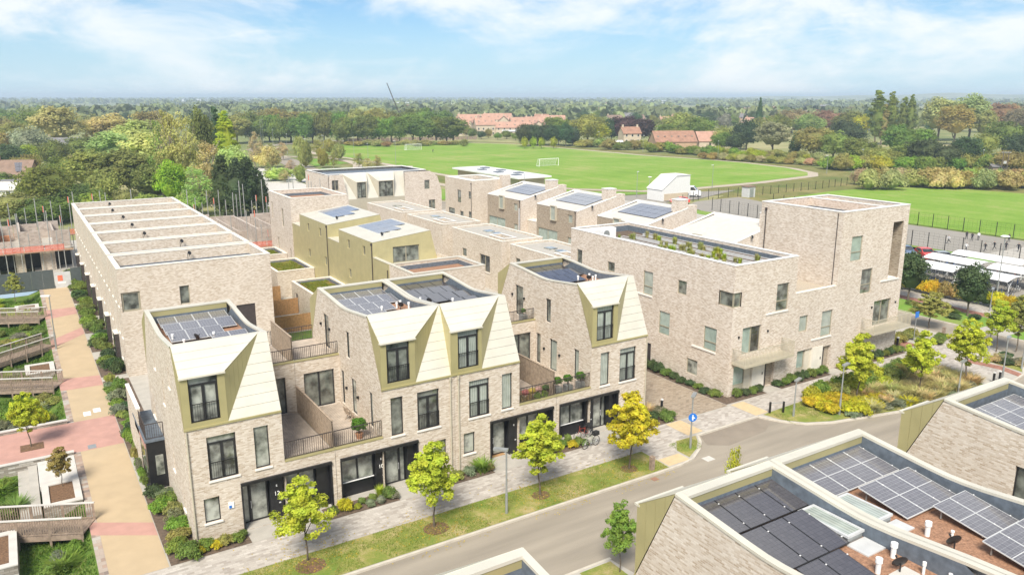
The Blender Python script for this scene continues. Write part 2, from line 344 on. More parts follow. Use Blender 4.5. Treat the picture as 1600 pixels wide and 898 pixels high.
def window(root, W, u0, u1, z0, z1, kind='plain', glass='glass', frame='dark_frame', depth=.16, sill=None, name='window', fw=.055, flip=None, lintel=None):
    """window part (frame) with pane sub-parts; kinds: plain, mid (one mullion), french (doors, transom, juliet railing), doors (doors, transom), sash"""
    f = MB(flip); d0, d1 = -depth-.05, -depth+.05
    W.box(f, u0, u1, z0, z0+fw, d0, d1); W.box(f, u0, u1, z1-fw, z1, d0, d1); W.box(f, u0, u0+fw, z0+fw, z1-fw, d0, d1); W.box(f, u1-fw, u1, z0+fw, z1-fw, d0, d1)
    panes = [(u0+fw, u1-fw, z0+fw, z1-fw)]
    if kind in ('french', 'doors'):
        zt = z1-fw-.32; um = (u0+u1)/2; k = .075
        W.box(f, u0+fw, u1-fw, zt-.1, zt, d0, d1+.02); W.box(f, um-k, um+k, z0+fw, zt-.1, d0, d1+.015)
        W.box(f, u0+fw, u0+fw+.07, z0+fw, zt-.1, d0, d1+.01); W.box(f, u1-fw-.07, u1-fw, z0+fw, zt-.1, d0, d1+.01)
        panes = [(u0+fw, u1-fw, zt, z1-fw), (u0+fw+.07, um-k, z0+fw, zt-.1), (um+k, u1-fw-.07, z0+fw, zt-.1)]
    elif kind == 'mid':
        um = (u0+u1)/2; W.box(f, um-.05, um+.05, z0+fw, z1-fw, d0, d1+.01); panes = [(u0+fw, um-.05, z0+fw, z1-fw), (um+.05, u1-fw, z0+fw, z1-fw)]
    elif kind == 'sash':
        zm = z0+(z1-z0)*.36; W.box(f, u0+fw, u1-fw, zm-.04, zm+.04, d0, d1+.01); panes = [(u0+fw, u1-fw, z0+fw, zm-.04), (u0+fw, u1-fw, zm+.04, z1-fw)]
    w = f.build(name, frame, root)
    for a, b, c, d in panes:
        p = MB(flip); W.box(p, a, b, c, d, -depth-.03, -depth+.005)
        p.build('pane', glass if isinstance(glass, str) else glass[panes.index((a, b, c, d)) % len(glass)], w)
    if kind == 'french':
        r = MB(flip); zr = z0+1.02; W.box(r, u0, u1, zr-.04, zr, -.06, -.02); W.box(r, u0, u1, z0+.06, z0+.09, -.055, -.025)
        n = max(6, int((u1-u0)/.115))
        for k in range(n+1):
            u = u0+.02+(u1-u0-.04)*k/n; W.box(r, u-.009, u+.009, z0+.09, zr-.04, -.049, -.031)
        r.build('railing', 'black_metal', w)
    if sill:
        sm = MB(flip); W.box(sm, u0-.08, u1+.08, z0-.09, z0-.002, -depth+.02, .07); sm.build('sill', sill, w)
    return w
def railing(root, pts, z, h=1.05, step=.12, mat='bronze_dark', name='railing', flip=None, bw=.02):
    m = MB(flip)
    for (a, b) in zip(pts[:-1], pts[1:]):
        L_ = math.hypot(b[0]-a[0], b[1]-a[1]); n = max(2, int(L_/step))
        m.bar((a[0], a[1], z+h), (b[0], b[1], z+h), .045); m.bar((a[0], a[1], z+.09), (b[0], b[1], z+.09), .035)
        for k in range(n+1):
            t = k/n; x, y = a[0]+(b[0]-a[0])*t, a[1]+(b[1]-a[1])*t
            m.bar((x, y, z+.1), (x, y, z+h), bw if k % 9 else .04)
    return m.build(name, mat, root)
def textmesh(s, size):
    c = bpy.data.curves.new('t', 'FONT'); c.body = s; c.size = size; c.extrude = .012; c.align_x = 'CENTER'; c.align_y = 'CENTER'
    o = bpy.data.objects.new('t', c); COL.objects.link(o)
    dg = bpy.context.evaluated_depsgraph_get(); me = bpy.data.meshes.new_from_object(o.evaluated_get(dg))
    bpy.data.objects.remove(o); bpy.data.curves.remove(c); return me
# ------------------------------------------------------------------ panels and solar
def clip_band(poly, d, t0, t1):
    def cut(pl, sgn, t):
        o = []
        for i in range(len(pl)):
            a, b = pl[i], pl[(i+1) % len(pl)]; fa, fb = sgn*(a.dot(d)-t), sgn*(b.dot(d)-t)
            if fa >= 0: o.append(a)
            if fa*fb < 0: o.append(a+(b-a)*(fa/(fa-fb)))
        return o
    p = cut(poly, 1, t0)
    return cut(p, -1, t1) if len(p) > 2 else []
def panelise(root, pts, d, step, name, mat, out, flip=None, lift=.012, gap=.014):
    """splits a flat polygon into seamed sheets, each its own part, lapped like real roof sheets"""
    P = [Vector(p) for p in pts]; d = Vector(d).normalized(); n = (P[1]-P[0]).cross(P[2]-P[0]).normalized()
    if n.dot(Vector(out)) < 0: n = -n
    ts = [p.dot(d) for p in P]; t0, t1 = min(ts), max(ts); k = max(1, round((t1-t0)/step)); st = (t1-t0)/k
    for i in range(k):
        q = clip_band(P, d, t0+i*st+(gap if i else 0), t0+(i+1)*st)
        if len(q) < 3: continue
        m = MB(flip); off = n*lift
        if (q[1]-q[0]).cross(q[2]-q[0]).dot(n) < 0: q = q[::-1]
        top = [p+off for p in q]; m.face(top)
        for j in range(len(q)): m.face([q[j]-off, q[(j+1) % len(q)]-off, top[(j+1) % len(q)], top[j]])
        m.build(name, mat, root)
def solar(root, x, y, z, w, l, tilt, mat='pv_grid', flip=None, s=1, frame='light_grey', horiz=False):
    """panel with its lower edge at y, rising away (s=+1: rises with y)"""
    m = MB(flip); dy, dz = l*math.cos(tilt)*s, l*math.sin(tilt); h = .035
    a, b, c, d = (x, y, z), (x+w, y, z), (x+w, y+dy, z+dz), (x, y+dy, z+dz)
    up = lambda p, e: (p[0], p[1], p[2]+e)
    m.cur = 1
    for p, q in ((a, b), (b, c), (c, d), (d, a)): m.face([up(p, -h), up(q, -h), q, p])
    m.face([up(d, -h), up(c, -h), up(b, -h), up(a, -h)])
    e = .022
    def ip(u, v): return (x+u, y+dy*v/l, z+dz*v/l)
    for (u0, u1, v0, v1) in ((0, w, 0, e), (0, w, l-e, l), (0, e, e, l-e), (w-e, w, e, l-e)): m.face([ip(u0, v0), ip(u1, v0), ip(u1, v1), ip(u0, v1)])
    m.cur = 0
    m.face([ip(e, e), ip(w-e, e), ip(w-e, l-e), ip(e, l-e)], uv=[(0, 0), (w-2*e, 0), (w-2*e, l-2*e), (0, l-2*e)])
    if flip is not None and mat == 'pv_grid':
        m.cur = 1; vm = l/2; a3 = lambda p: (p[0], p[1], p[2]+.003); m.face([a3(ip(e, vm-.014)), a3(ip(w-e, vm-.014)), a3(ip(w-e, vm+.014)), a3(ip(e, vm+.014))])
    o = m.build('solar_panel', [mat, 'dark_frame' if mat == 'pv_black' else frame], root)
    if flip is not None:
        for u, vv in ((w-.03, .3), (w-.03, l-.3)): c_ = MB(flip); q = ip(u, vv); c_.box(q[0]+.01, q[0]+.05, q[1]-.02, q[1]+.02, q[2]-.01, q[2]+.015); c_.build('clamp', 'white_plastic', o)
    if dz > .1:
        k = MB(flip)
        for u in (.12, w-.16): k.box(x+u, x+u+.04, min(y+dy*.85, y+dy*.85+.04*s), max(y+dy*.85, y+dy*.85+.04*s), z-.12, z+dz*.85-.036); k.box(x+u, x+u+.04, min(y+dy*.1, y+dy*.1+.04*s), max(y+dy*.1, y+dy*.1+.04*s), z-.12, z+dz*.1-.036)
        k.build('mounting_leg', 'grey_metal', o)
    return o
def vent(root, x, y, z, h=.45, r=.085, flip=None):
    m = MB(flip); m.cyl((x, y, z), (x, y, z+h*.72), r*.72, n=12); m.cyl((x, y, z+h*.72), (x, y, z+h), r, r*.95, n=12); return m.build('vent_pipe', 'white_plastic', root, smooth=False)
def dish(root, x, y, z, flip=None, ang=0.6, r=.24):
    m = MB(flip); c = Vector((x, y, z+.32)); d = Vector((math.sin(ang), -math.cos(ang), .45)).normalized(); u = d.orthogonal().normalized(); w = d.cross(u)
    rings = []
    for k in range(4):
        q = k/3; rings.append([c+(u*math.cos(6.2832*j/14)+w*math.sin(6.2832*j/14))*r*q+d*(.07*q*q) for j in range(14)])
    for k in range(3):
        for j in range(14): m.face([rings[k][j], rings[k][(j+1) % 14], rings[k+1][(j+1) % 14], rings[k+1][j]])
    m.cyl((x, y, z), (x, y, z+.3), .025, n=6); m.bar(c, c+d*.26-Vector((0, 0, .05)), .02); m.cyl(c+d*.26-Vector((0, 0, .05)), c+d*.33-Vector((0, 0, .05)), .03, n=6)
    return m.build('satellite_dish', 'dark_frame', root)
def skylight(root, x0, x1, y0, y1, z, flip=None):
    m = MB(flip); m.box(x0, x1, y0, y1, z, z+.22); o = m.build('rooflight', 'grey_metal', root)
    f = MB(flip); f.ring(x0-.04, x1+.04, y0-.04, y1+.04, .09, z+.22, z+.30); f.build('frame', 'light_grey', o)
    p = MB(flip); p.box(x0+.05, x1-.05, y0+.05, y1-.05, z+.221, z+.27); p.build('pane', 'glass_curtain', o)

# ------------------------------------------------------------------ the mansard houses
W0, EAVE, RY, RZ, BY, BE, LIP = 41.45, 6.62, 43.25, 10.66, 52.15, 54.0, 9.46
CURVE = [(0, 10.69), (1.5, 10.53), (3.0, 10.37), (3.7, 10.315), (4.3, 10.31), (5.0, 10.345), (6.0, 10.44), (7.2, 10.55), (8.9, 10.65)]
def mansard_house(name, x0, x1, hand, div, label, number=None, flip=None, dw=2.25, apex=None, left_cheek_open=False, glass=('glass', 'glass', 'glass'), detail=True, pv=None, outer_side=None, group=None, dx=0.0):
    """hand 'R': the link to the neighbour runs left of the block, 'L': right of it. div: where the link is shared."""
    yb = (flip-W0) if flip is not None else W0
    root = thing(name, ((x0+x1)/2, yb, 0), label, 'house', group)
    la, lb = (div, x0) if hand == 'R' else (x1, div)          # link extent
    wL = x1-x0; mir = (lambda u: x0+u) if hand == 'L' else (lambda u: x1-u)
    def span(a, b): return tuple(sorted((mir(a), mir(b))))
    fr = span(1.05, 2.55); sl = span(3.5, 4.3); sm = span(.62, 1.44)
    po = span(2.58, (div-x0 if hand == 'L' else x1-div)-.25)
    F = Wall('Y', W0, -1)
    wall = MB(flip)
    outl = [(min(x0, la), 0), (max(x1, lb), 0)]
    outl += [(x1, 3.52), (x1, EAVE), (x0, EAVE), (x0, 0)] if False else []
    if hand == 'R': outl = [(div, 0), (x1, 0), (x1, EAVE), (x0, EAVE), (x0, 3.52), (div, 3.52)]
    else: outl = [(x0, 0), (div, 0), (div, 3.52), (x1, 3.52), (x1, EAVE), (x0, EAVE)]
    POZ = 2.74
    wall_face(wall, F, outl, [(fr[0], fr[1], 3.45, 5.95), (sl[0], sl[1], 3.5, 5.95), (sm[0], sm[1], 1.05, 2.48), (po[0], po[1], .02, POZ)], .2)
    prof = [(W0, 0), (W0, EAVE), (RY, RZ-.06)]+[(RY+a, z-.06) for a, z in CURVE[1:]]+[(BE, EAVE), (BE, 0)]
    holes_link = [(47.75, 48.35, 3.5, 5.86), (45.6, 46.55, 3.45, 5.86), (42.9, 43.5, 3.6, 5.9), (50.2, 51.35, 6.66, 9.05), (46.45, 47.1, 7.05, 8.85)]
    holes_out = [(44.6, 45.0, 7.9, 9.1), (47.2, 47.65, 6.05, 7.7), (49.7, 50.05, 7.5, 8.6), (52.0, 52.9, 3.5, 5.6), (45.9, 46.4, 2.4, 3.9), (43.4, 43.9, 1.05, 2.2)]
    SL, SR = Wall('X', x0, -1), Wall('X', x1, 1)
    hl = holes_link if hand == 'R' else (holes_out if outer_side else [])
    hr = holes_link if hand == 'L' else []
    wall_face(wall, SL, prof, hl, .2); wall_face(wall, SR, prof, hr, .2)
    wall_face(wall, Wall('Y', BE, 1), rect(x0, x1, 0, EAVE), [])
    # link: rear wall of the lower deck, its floor slab and the storey behind it
    LW = Wall('Y', 48.5, -1)
    gl = (la+.35, lb-.4) if hand == 'R' else (la+.4, lb-.35)
    if hand == 'R': gl = (lb-2.45, lb-.4)
    else: gl = (la+.5, la+2.3)
    wall_face(wall, LW, rect(la, lb, 3.3, 6.82), [(gl[0], gl[1], 3.45, 5.92)], .2)
    wall.box(la, lb, BE-.25, BE, 0, 6.5)
    wall.build('wall', 'brick', root)
    sb = MB(flip); sb.box(la+.001, lb-.001, W0+.25, 48.7, 3.1, 3.36); sb.build('floor_slab', 'concrete', root); sb = MB(flip); sb.box(la+.001, lb-.001, 48.72, BE-.26, 6.3, 6.56); sb.build('terrace_slab', 'concrete', root)
    dk = MB(flip); n = int((lb-la)/.145)
    for k in range(n): dk.box(la+.02+k*(lb-la-.04)/n, la+.02+(k+1)*(lb-la-.04)/n-.012, W0+.3, 48.49, 3.362, 3.40)
    dk.build('deck', 'deck_wood', root)
    dk = MB(flip)
    for k in range(n): dk.box(la+.02+k*(lb-la-.04)/n, la+.02+(k+1)*(lb-la-.04)/n-.012, 48.85, BE-.27, 6.562, 6.60)
    dk.build('terrace_deck', 'deck_wood', root)
    cp = MB(flip); cp.box(la+.002, lb-.002, W0-.03, W0+.3, 3.52, 3.60); cp.build('deck_coping', 'gold_metal', root); cp = MB(flip); cp.box(la+.002, lb-.002, 48.46, 48.84, 6.82, 6.90); cp.build('terrace_coping', 'gold_metal', root)
    railing(root, [(la+.03, W0+.14), (lb-.03, W0+.14)], 3.58, 1.05, flip=flip)
    railing(root, [(la+.03, 48.66), (lb-.03, 48.66)], 6.86, .85, flip=flip, name='terrace_railing')
    railing(root, [(la+.03, BE-.15), (lb-.03, BE-.15)], 6.5, 1.05, flip=flip, name='terrace_railing')
    if hand == 'R':
        for nm, y0, y1, z0, z1 in (('privacy_screen', W0+.32, 48.45, 3.4, 5.25), ('terrace_screen', 48.9, 53.4, 6.6, 8.45)):
            s = MB(flip); ns = 15
            for k in range(ns):
                za = z0+.03+k*(z1-z0-.08)/ns; s.box(div-.03, div+.03, y0, y1, za, za+(z1-z0-.08)/ns-.016)
            s.box(div-.06, div+.06, y0, y1, z1-.045, z1)
            for yy in (y0, (y0+y1)/2, y1-.07): s.box(div-.045, div+.045, yy, yy+.07, z0, z1-.046)
            s.build(nm, 'screen_wood', root)
    window(root, F, fr[0], fr[1], 3.45, 5.95, 'french', glass[0], sill='stone_sill', flip=flip)
    window(root, F, sl[0], sl[1], 3.5, 5.95, 'plain', glass[1], sill='stone_sill', flip=flip)
    window(root, F, sm[0], sm[1], 1.05, 2.48, 'plain', 'glass_grey', sill='stone_sill', flip=flip)
    window(root, LW, gl[0], gl[1], 3.45, 5.92, 'mid', 'glass', fw=.07, flip=flip)
    S = SL if hand == 'R' else SR
    if hand == 'R' or flip is None:
        for k, h in enumerate(holes_link): window(root, S, *h, 'plain', glass[2] if k in (1, 2) else 'glass', flip=flip)
        for yy, zz in ((45.2, 4.9), (47.2, 4.9), (50.0, 8.2), (51.7, 8.2)): lm = MB(flip); S.box(lm, yy-.06, yy+.06, zz-.08, zz+.08, .003, .13); lm.build('wall_lamp', 'black_metal', root)
    if outer_side:
        for h in holes_out: window(root, SL, *h, 'plain', 'glass_grey', sill='stone_sill', flip=flip)
    # entrance recess
    if detail:
        D_ = .85; rb = MB(flip)
        F.box(rb, po[0], po[1], POZ, POZ+.16, -.2, .14); F.box(rb, po[0], po[0]+.09, .02, POZ, -D_, .05); F.box(rb, po[1]-.09, po[1], .02, POZ, -D_, .05)
        rb.face([F.m(po[0], POZ, -.2), F.m(po[1], POZ, -.2), F.m(po[1], POZ, -D_-.1), F.m(po[0], POZ, -D_-.1)])
        rb.build('porch_frame', 'black_metal', root)
        fl = MB(flip); F.box(fl, po[0], po[1], 0, .035, -D_, -.02); fl.build('porch_floor', 'concrete', root)
        s0 = po[0] if hand == 'L' else po[1]; sg = 1 if hand == 'L' else -1
        def sp(a, b): return tuple(sorted((s0+sg*a, s0+sg*b)))
        wtot = po[1]-po[0]
        bk = MB(flip); F.box(bk, po[0]+.09, po[1]-.09, .03, POZ, -D_-.12, -D_-.04); bk.build('porch_wall', 'black_metal', root)
        P2 = Wall('Y', W0+D_-.06, -1)
        a, b = sp(.62, .98) if hand == 'R' else sp(.14, .56)
        window(root, P2, a, b, .04, POZ-.05, 'plain', 'glass_grey', depth=0.0, flip=flip, fw=.05)
        a, b = sp(1.0, 2.02) if hand == 'R' else sp(.58, 1.6)
        dr = MB(flip); P2.box(dr, a, b, .04, POZ-.06, -.03, .06); d = dr.build('door', 'dark_frame', root)
        g_ = MB(flip); P2.box(g_, a+.1, b-.1, .16, POZ-.14, .061, .075); g_.build('pane', 'glass_grey', d)
        hd = MB(flip); ux = a+.05 if hand == 'L' else b-.05; P2.box(hd, ux-.012, ux+.012, .9, 1.35, .1, .125); P2.box(hd, ux-.012, ux+.012, .95, .99, .06, .1); P2.box(hd, ux-.012, ux+.012, 1.26, 1.3, .06, .1); hd.build('handle', 'light_grey', d)
        a, b = sp(2.05, 2.72) if hand == 'R' else sp(1.65, 2.35)
        npn = MB(flip); F.box(npn, a, b, .03, POZ, -D_-.03, -.28); pn = npn.build('number_panel', 'black_metal', root)
        if number:
            me = textmesh(number, .34); to = bpy.data.objects.new('house_number', me); COL.objects.link(to); me.materials.append(M['number_white'])
            to.parent = pn; to.rotation_euler = (math.pi/2, 0, 0); to.location = Vector(F.m((a+b)/2, 1.62, -.262))-ORG[root]
        bb = MB(flip); F.box(bb, (a+b)/2+.08, (a+b)/2+.2, .98, 1.05, -.279, -.268); F.box(bb, (a+b)/2-.03, (a+b)/2+.03, 2.05, 2.17, -.279, -.24); bb.build('letter_plate', 'light_grey', pn)
        a, b = (sp(2.76, wtot-.2) if hand == 'R' else sp(2.4, wtot-.85))
        lo = MB(flip); F.box(lo, a, b, .03, .98, -D_-.03, -.62); lo.build('porch_panel', 'black_metal', root)
        window(root, Wall('Y', W0+.62, -1), a, b, .98, POZ-.1, 'mid', 'glass_grey', depth=0.0, flip=flip, fw=.06)
        wl = MB(flip); F.box(wl, a, b, .985, 1.03, -.6, -.5); wl.build('window_board', 'white_plastic', root)
        a, b = sp(.1, .6) if hand == 'R' else sp(wtot-.83, wtot-.1)
        pb = MB(flip); F.box(pb, a, b, .03, POZ-.01, -D_-.03, -.3); pb.build('porch_panel', 'black_metal', root)
    # roof
    d0, d1 = x0+dx, x0+dw; ap = x1-.5 if apex is None else apex
    A, B, C_, Dq = (d0, W0-.04, LIP), (d1, W0-.04, LIP), (ap, RY, RZ+.03), (x0+.02, RY, RZ+.03)
    cen = Vector(((x0+x1)/2, 48, 6))
    panelise(root, [A, B, C_, Dq], (0, RY-W0, RZ-LIP), .62, 'roof_panel', 'gold_metal_lit', (0, -1, 1), flip)
    panelise(root, [(d1, W0, EAVE+.03), (x1, W0, EAVE+.03), (x1, RY, RZ+.03), (ap, RY, RZ+.03)], (0, RY-W0, RZ-EAVE), .55, 'mansard_panel', 'gold_metal_lit', (0, -1, .5), flip)
    panelise(root, [(d1, W0, EAVE+.03), (d1, W0, LIP-.03), (ap, RY, RZ)], (ap-d1, RY-W0, 0), .36, 'cheek_panel', 'gold_metal', (1, -1, 0), flip, .008, .01)
    panelise(root, [(d0-.003, W0-.03, EAVE+.03), (d0-.003, W0-.03, LIP-.02), (x0-.003, RY, RZ)], (dx*-1, RY-W0, 0), .45, 'cheek_panel', 'gold_metal', (-1, -.1, 0), flip, .008, .01)
    panelise(root, [(x0-.003, BE, EAVE+.03), (x0-.003, BE, LIP), (x0-.003, BY, RZ-.05)], (0, 1, 0), .5, 'cheek_panel', 'gold_metal', (-1, 0, 0), flip, .008, .01)
    # dormer front with its window
    wa, wb = x0+.40+dx*.5, x0+1.88+dx*.5
    df = MB(flip); DF = Wall('Y', W0-.02, -1)
    wall_face(df, DF, rect(d0, d1, EAVE+.02, LIP-.02), [(wa, wb, 6.9, 9.36)], .2); df.build('dormer_front', 'gold_metal', root)
    window(root, DF, wa, wb, 6.9, 9.36, 'french', glass[0], flip=flip)
    tr = MB(flip); F.box(tr, x0-.02, x1+.0, EAVE-.08, EAVE+.03, .005, .07); tr.build('eaves_trim', 'gold_metal', root); tr = MB(flip); tr.box(d0-.03, d1+.03, W0-.16, W0+.1, LIP-.075, LIP+.005); tr.build('dormer_lip', 'gold_metal_lit', root)
    # rear slope
    rs = MB(flip); rs.face([(x0, BE, EAVE), (x1, BE, EAVE), (x1, BY, RZ-.06), (x0, BY, RZ-.06)]); rs.build('rear_slope', 'gold_metal_lit', root)
    # parapet copings and the sunk flat roof
    cm = MB(flip); cwid = .36
    pts = [(RY+a, z) for a, z in CURVE]
    for xa, xb in ((x0-.03, x0+cwid/2+.05), (x1-cwid/2-.05, x1+.03)):
        for (ya, za), (yb_, zb) in zip(pts[:-1], pts[1:]):
            for q in ([(xa, ya, za), (xb, ya, za), (xb, yb_, zb), (xa, yb_, zb)], [(xa, ya, za-.1), (xa, ya, za), (xa, yb_, zb), (xa, yb_, zb-.1)], [(xb, ya, za), (xb, ya, za-.1), (xb, yb_, zb-.1), (xb, yb_, zb)]): cm.face(q)
    cm.box(x0+.23, x1-.23, RY-.02, RY+.36, RZ-.09, RZ+.025); cm.box(x0+.23, x1-.23, BY-.36, BY+.02, RZ-.12, RZ-.035)
    cm.build('parapet_coping', 'gold_metal_lit', root)
    FZ = 9.74; ip = MB(flip); gp = MB(flip)
    xa, xb, ya, yb_ = x0+.23, x1-.23, RY+.33, BY-.33
    gp.box(xa, xb, ya-.05, ya, 10.28, RZ-.09); gp.build('parapet_lining', 'gold_metal', root); gp = MB(flip); gp.box(xa, xb, yb_, yb_+.05, 10.2, RZ-.12); gp.build('parapet_lining', 'gold_metal', root)
    ip.face([(xa, ya, FZ), (xb, ya, FZ), (xb, ya, 10.28), (xa, ya, 10.28)]); ip.face([(xa, yb_, FZ), (xb, yb_, FZ), (xb, yb_, 10.2), (xa, yb_, 10.2)])
    for xx, s in ((xa-.001, 1), (xb+.001, -1)):
        pl = [(ya, FZ)]+[(yb_, FZ)]+[(RY+a, z-.09) for a, z in CURVE[::-1] if ya < RY+a < yb_]+[(ya, RZ-.1)]
        ip.tri([pl], lambda y, z: (xx, y, z))
    ip.build('parapet_upstand', 'membrane', root)
    rf = MB(flip); rf.face([(xa, ya, FZ), (xb, ya, FZ), (xb, yb_, FZ), (xa, yb_, FZ)]); rf.build('flat_roof', 'gravel_roof', root)
    for nm, args in (pv or []):
        if nm == 'pv': solar(root, x0+args[0], args[1], FZ+.16, args[2], args[3], args[4], args[5], flip, args[6] if len(args) > 6 else 1)
        elif nm == 'vent': vent(root, x0+args[0], args[1], FZ, *args[2:], flip=flip)
        elif nm == 'dish': dish(root, x0+args[0], args[1], FZ, flip, *args[2:])
        elif nm == 'sky': skylight(root, x0+args[0], x0+args[1], args[2], args[3], FZ, flip)
        elif nm == 'slab':
            q = MB(flip); q.box(x0+args[0], x0+args[1], args[2], args[3], FZ+.004, FZ+.05); q.build('roof_slab', args[4], root)
    return root
def pv_rows(kind, w=1.0, l=1.62, cols=(4, 4, 3, 2), y=50.1, x=.5, gap=.06, tilt=R(7)):
    """rows of panels counted from the rear, lower edge towards the street"""
    o = []
    for r_, n in enumerate(cols):
        for k in range(n): o.append(('pv', (x+k*(w+.015), y-r_*(l+gap), w, l, tilt, kind, 1)))
    return o
north_extra = lambda: [('vent', (2.9, 46.6)), ('vent', (.75, 47.2, .5)), ('vent', (.75, 46.6, .4)), ('sky', (1.0, 2.2, 43.95, 45.0)), ('dish', (1.5, 46.0, 2.2, .2))]
mansard_house('terraced_house', 5.98, 11.05, 'L', 13.98, 'pale brick end house numbered 12 with black corner bay beside the buff path', '12', pv=[(a, b) for a, b in pv_rows('pv_grid', cols=(4, 4, 3), x=.6)]+north_extra()[:2]+[('pv', (2.7, 45.3, 1, 1.5, R(6), 'pv_grid')), ('pv', (3.72, 45.3, 1, 1.5, R(6), 'pv_grid')), ('vent', (1.2, 46.3, .35)), ('sky', (.7, 2.0, 44.0, 45.0)), ('dish', (1.9, 46.5, 2.2, .2))], outer_side=True, glass=('glass_grey', 'glass_grey', 'glass'))
mansard_house('terraced_house', 17.0, 21.86, 'R', 14.0, 'pale brick mansard house numbered 10 with a potted shrub on its deck', '10', apex=21.8, glass=('glass', 'glass', 'glass_grey'), pv=pv_rows('pv_grid', cols=(4, 4, 3), x=.45)+[('pv', (.45, 45.2, 1, 1.6, R(7), 'pv_grid')), ('pv', (1.47, 45.2, 1, 1.6, R(7), 'pv_grid')), ('vent', (4.1, 47.5)), ('vent', (4.3, 46.6, .5)), ('vent', (3.75, 47.3, .4)), ('vent', (2.3, 46.4, .55)), ('sky', (3.1, 4.3, 43.95, 44.9)), ('dish', (3.8, 46.8, 2.4, .2))])
mansard_house('terraced_house', 21.88, 26.74, 'L', 29.74, 'pale brick mansard house with doormat, between number 10 and the flower deck', None, dw=2.0, dx=-.22, glass=('glass_curtain', 'glass_curtain', 'glass'), pv=pv_rows('pv_black', cols=(4, 4, 3), x=.45)+[('pv', (2.3, 44.9, 1, 1.6, R(7), 'pv_black')), ('pv', (3.35, 44.9, 1, 1.6, R(7), 'pv_black')), ('pv', (3.5, 46.6, 1, 1.6, R(7), 'pv_black')), ('vent', (2.4, 46.0, .5)), ('vent', (.7, 47.5)), ('sky', (.9, 2.0, 44.0, 45.2)), ('dish', (1.0, 46.8, 2.2, .2))])
mansard_house('terraced_house', 32.71, 37.84, 'R', 29.76, 'pale brick mansard house by the paved drive with topiary planters on its deck', '6', glass=('glass_curtain', 'glass_curtain', 'glass_curtain'), pv=pv_rows('pv_black', cols=(4, 4, 3), x=.5)+[('pv', (.5, 45.3, 1, 1.6, R(7), 'pv_black')), ('vent', (2.9, 47.0, .5)), ('vent', (4.2, 47.3)), ('vent', (4.35, 46.7)), ('vent', (4.0, 46.6, .4)), ('sky', (3.0, 4.3, 44.0, 45.0)), ('dish', (3.6, 46.6, 2.2, .2))])
# foreground row across the street, the same houses facing the other way
FLIP = 60.6
def fg(y): return FLIP-y
mansard_house('terraced_house', 6.3, 11.3, 'L', 14.3, 'brick house roof cut off by the bottom edge with cream parapet corner', None, flip=FLIP, detail=False, pv=[('pv', (3.0+i*0, 44.0, 1, 1.6, R(6), 'pv_grid', 1)) for i in range(1)]+[('pv', (1.9, 44.0, 1, 1.6, R(6), 'pv_grid', 1))])
fpv1 = [('pv', (.5+k*1.0, 45.2, .985, 1.72, R(9), 'pv_black', -1)) for k in range(4)]+[('pv', (.5+k*1.0, 47.42, .985, 1.85, R(9), 'pv_black', -1)) for k in range(3)]+[('pv', (.5+k*1.0, 49.5, .985, 1.8, R(9), 'pv_black', -1)) for k in range(2)]+[('pv', (.5+k*1.0, 51.5, .985, 1.8, R(9), 'pv_black', -1)) for k in range(2)]
fpv1 += [('sky', (3.55, 4.3, 45.45, 47.3)), ('vent', (2.95, 48.75, .5, .11)), ('vent', (4.1, 48.5, .5, .11)), ('vent', (4.05, 49.5, .4, .06)), ('dish', (3.5, 49.1, .5)), ('slab', (3.1, 3.9, 49.0, 49.5, 'concrete_pale')), ('slab', (3.45, 4.35, 47.35, 48.1, 'light_grey')), ('vent', (4.2, 50.2, .35, .06))]
mansard_house('terraced_house', 17.37, 21.98, 'R', 14.32, 'foreground brick house with plain black solar panels and a rooflight', None, flip=FLIP, detail=False, pv=fpv1, apex=21.4)
fpv2 = [('pv', (.85+k*1.0, 45.3, .985, 1.85, R(9), 'pv_grid', -1)) for k in range(4)]+[('pv', (1.75+k*1.0, 47.55, .985, 1.9, R(9), 'pv_grid', -1)) for k in range(3)]+[('pv', (2.75+k*1.0, 49.6, .985, 1.85, R(9), 'pv_grid', -1)) for k in range(2)]+[('pv', (1.95+k*1.0, 51.6, .985, 1.8, R(9), 'pv_grid', -1)) for k in range(3)]
fpv2 += [('sky', (.6, 1.35, 45.55, 47.2)), ('vent', (1.55, 48.35, .5, .11)), ('vent', (.7, 48.3, .25, .09)), ('dish', (1.4, 49.3, .5)), ('slab', (.65, 1.3, 48.9, 49.4, 'concrete_pale')), ('slab', (.45, 1.6, 47.25, 47.9, 'light_grey')), ('vent', (2.2, 48.8, .2, .06))]
mansard_house('terraced_house', 22.0, 27.2, 'L', 30.2, 'foreground brick house with gridded solar panels and satellite dish on gravel', None, flip=FLIP, detail=False, pv=fpv2)
mansard_house('terraced_house', 33.25, 38.25, 'R', 30.22, 'foreground brick house at the right edge with a gold flank', None, flip=FLIP, detail=False, pv=[('pv', (.6+k*1.02, 45.6, 1.0, 1.7, R(9), 'pv_grid', -1)) for k in range(4)]+[('pv', (.6+k*1.02, 47.5, 1.0, 1.7, R(9), 'pv_grid', -1)) for k in range(4)])
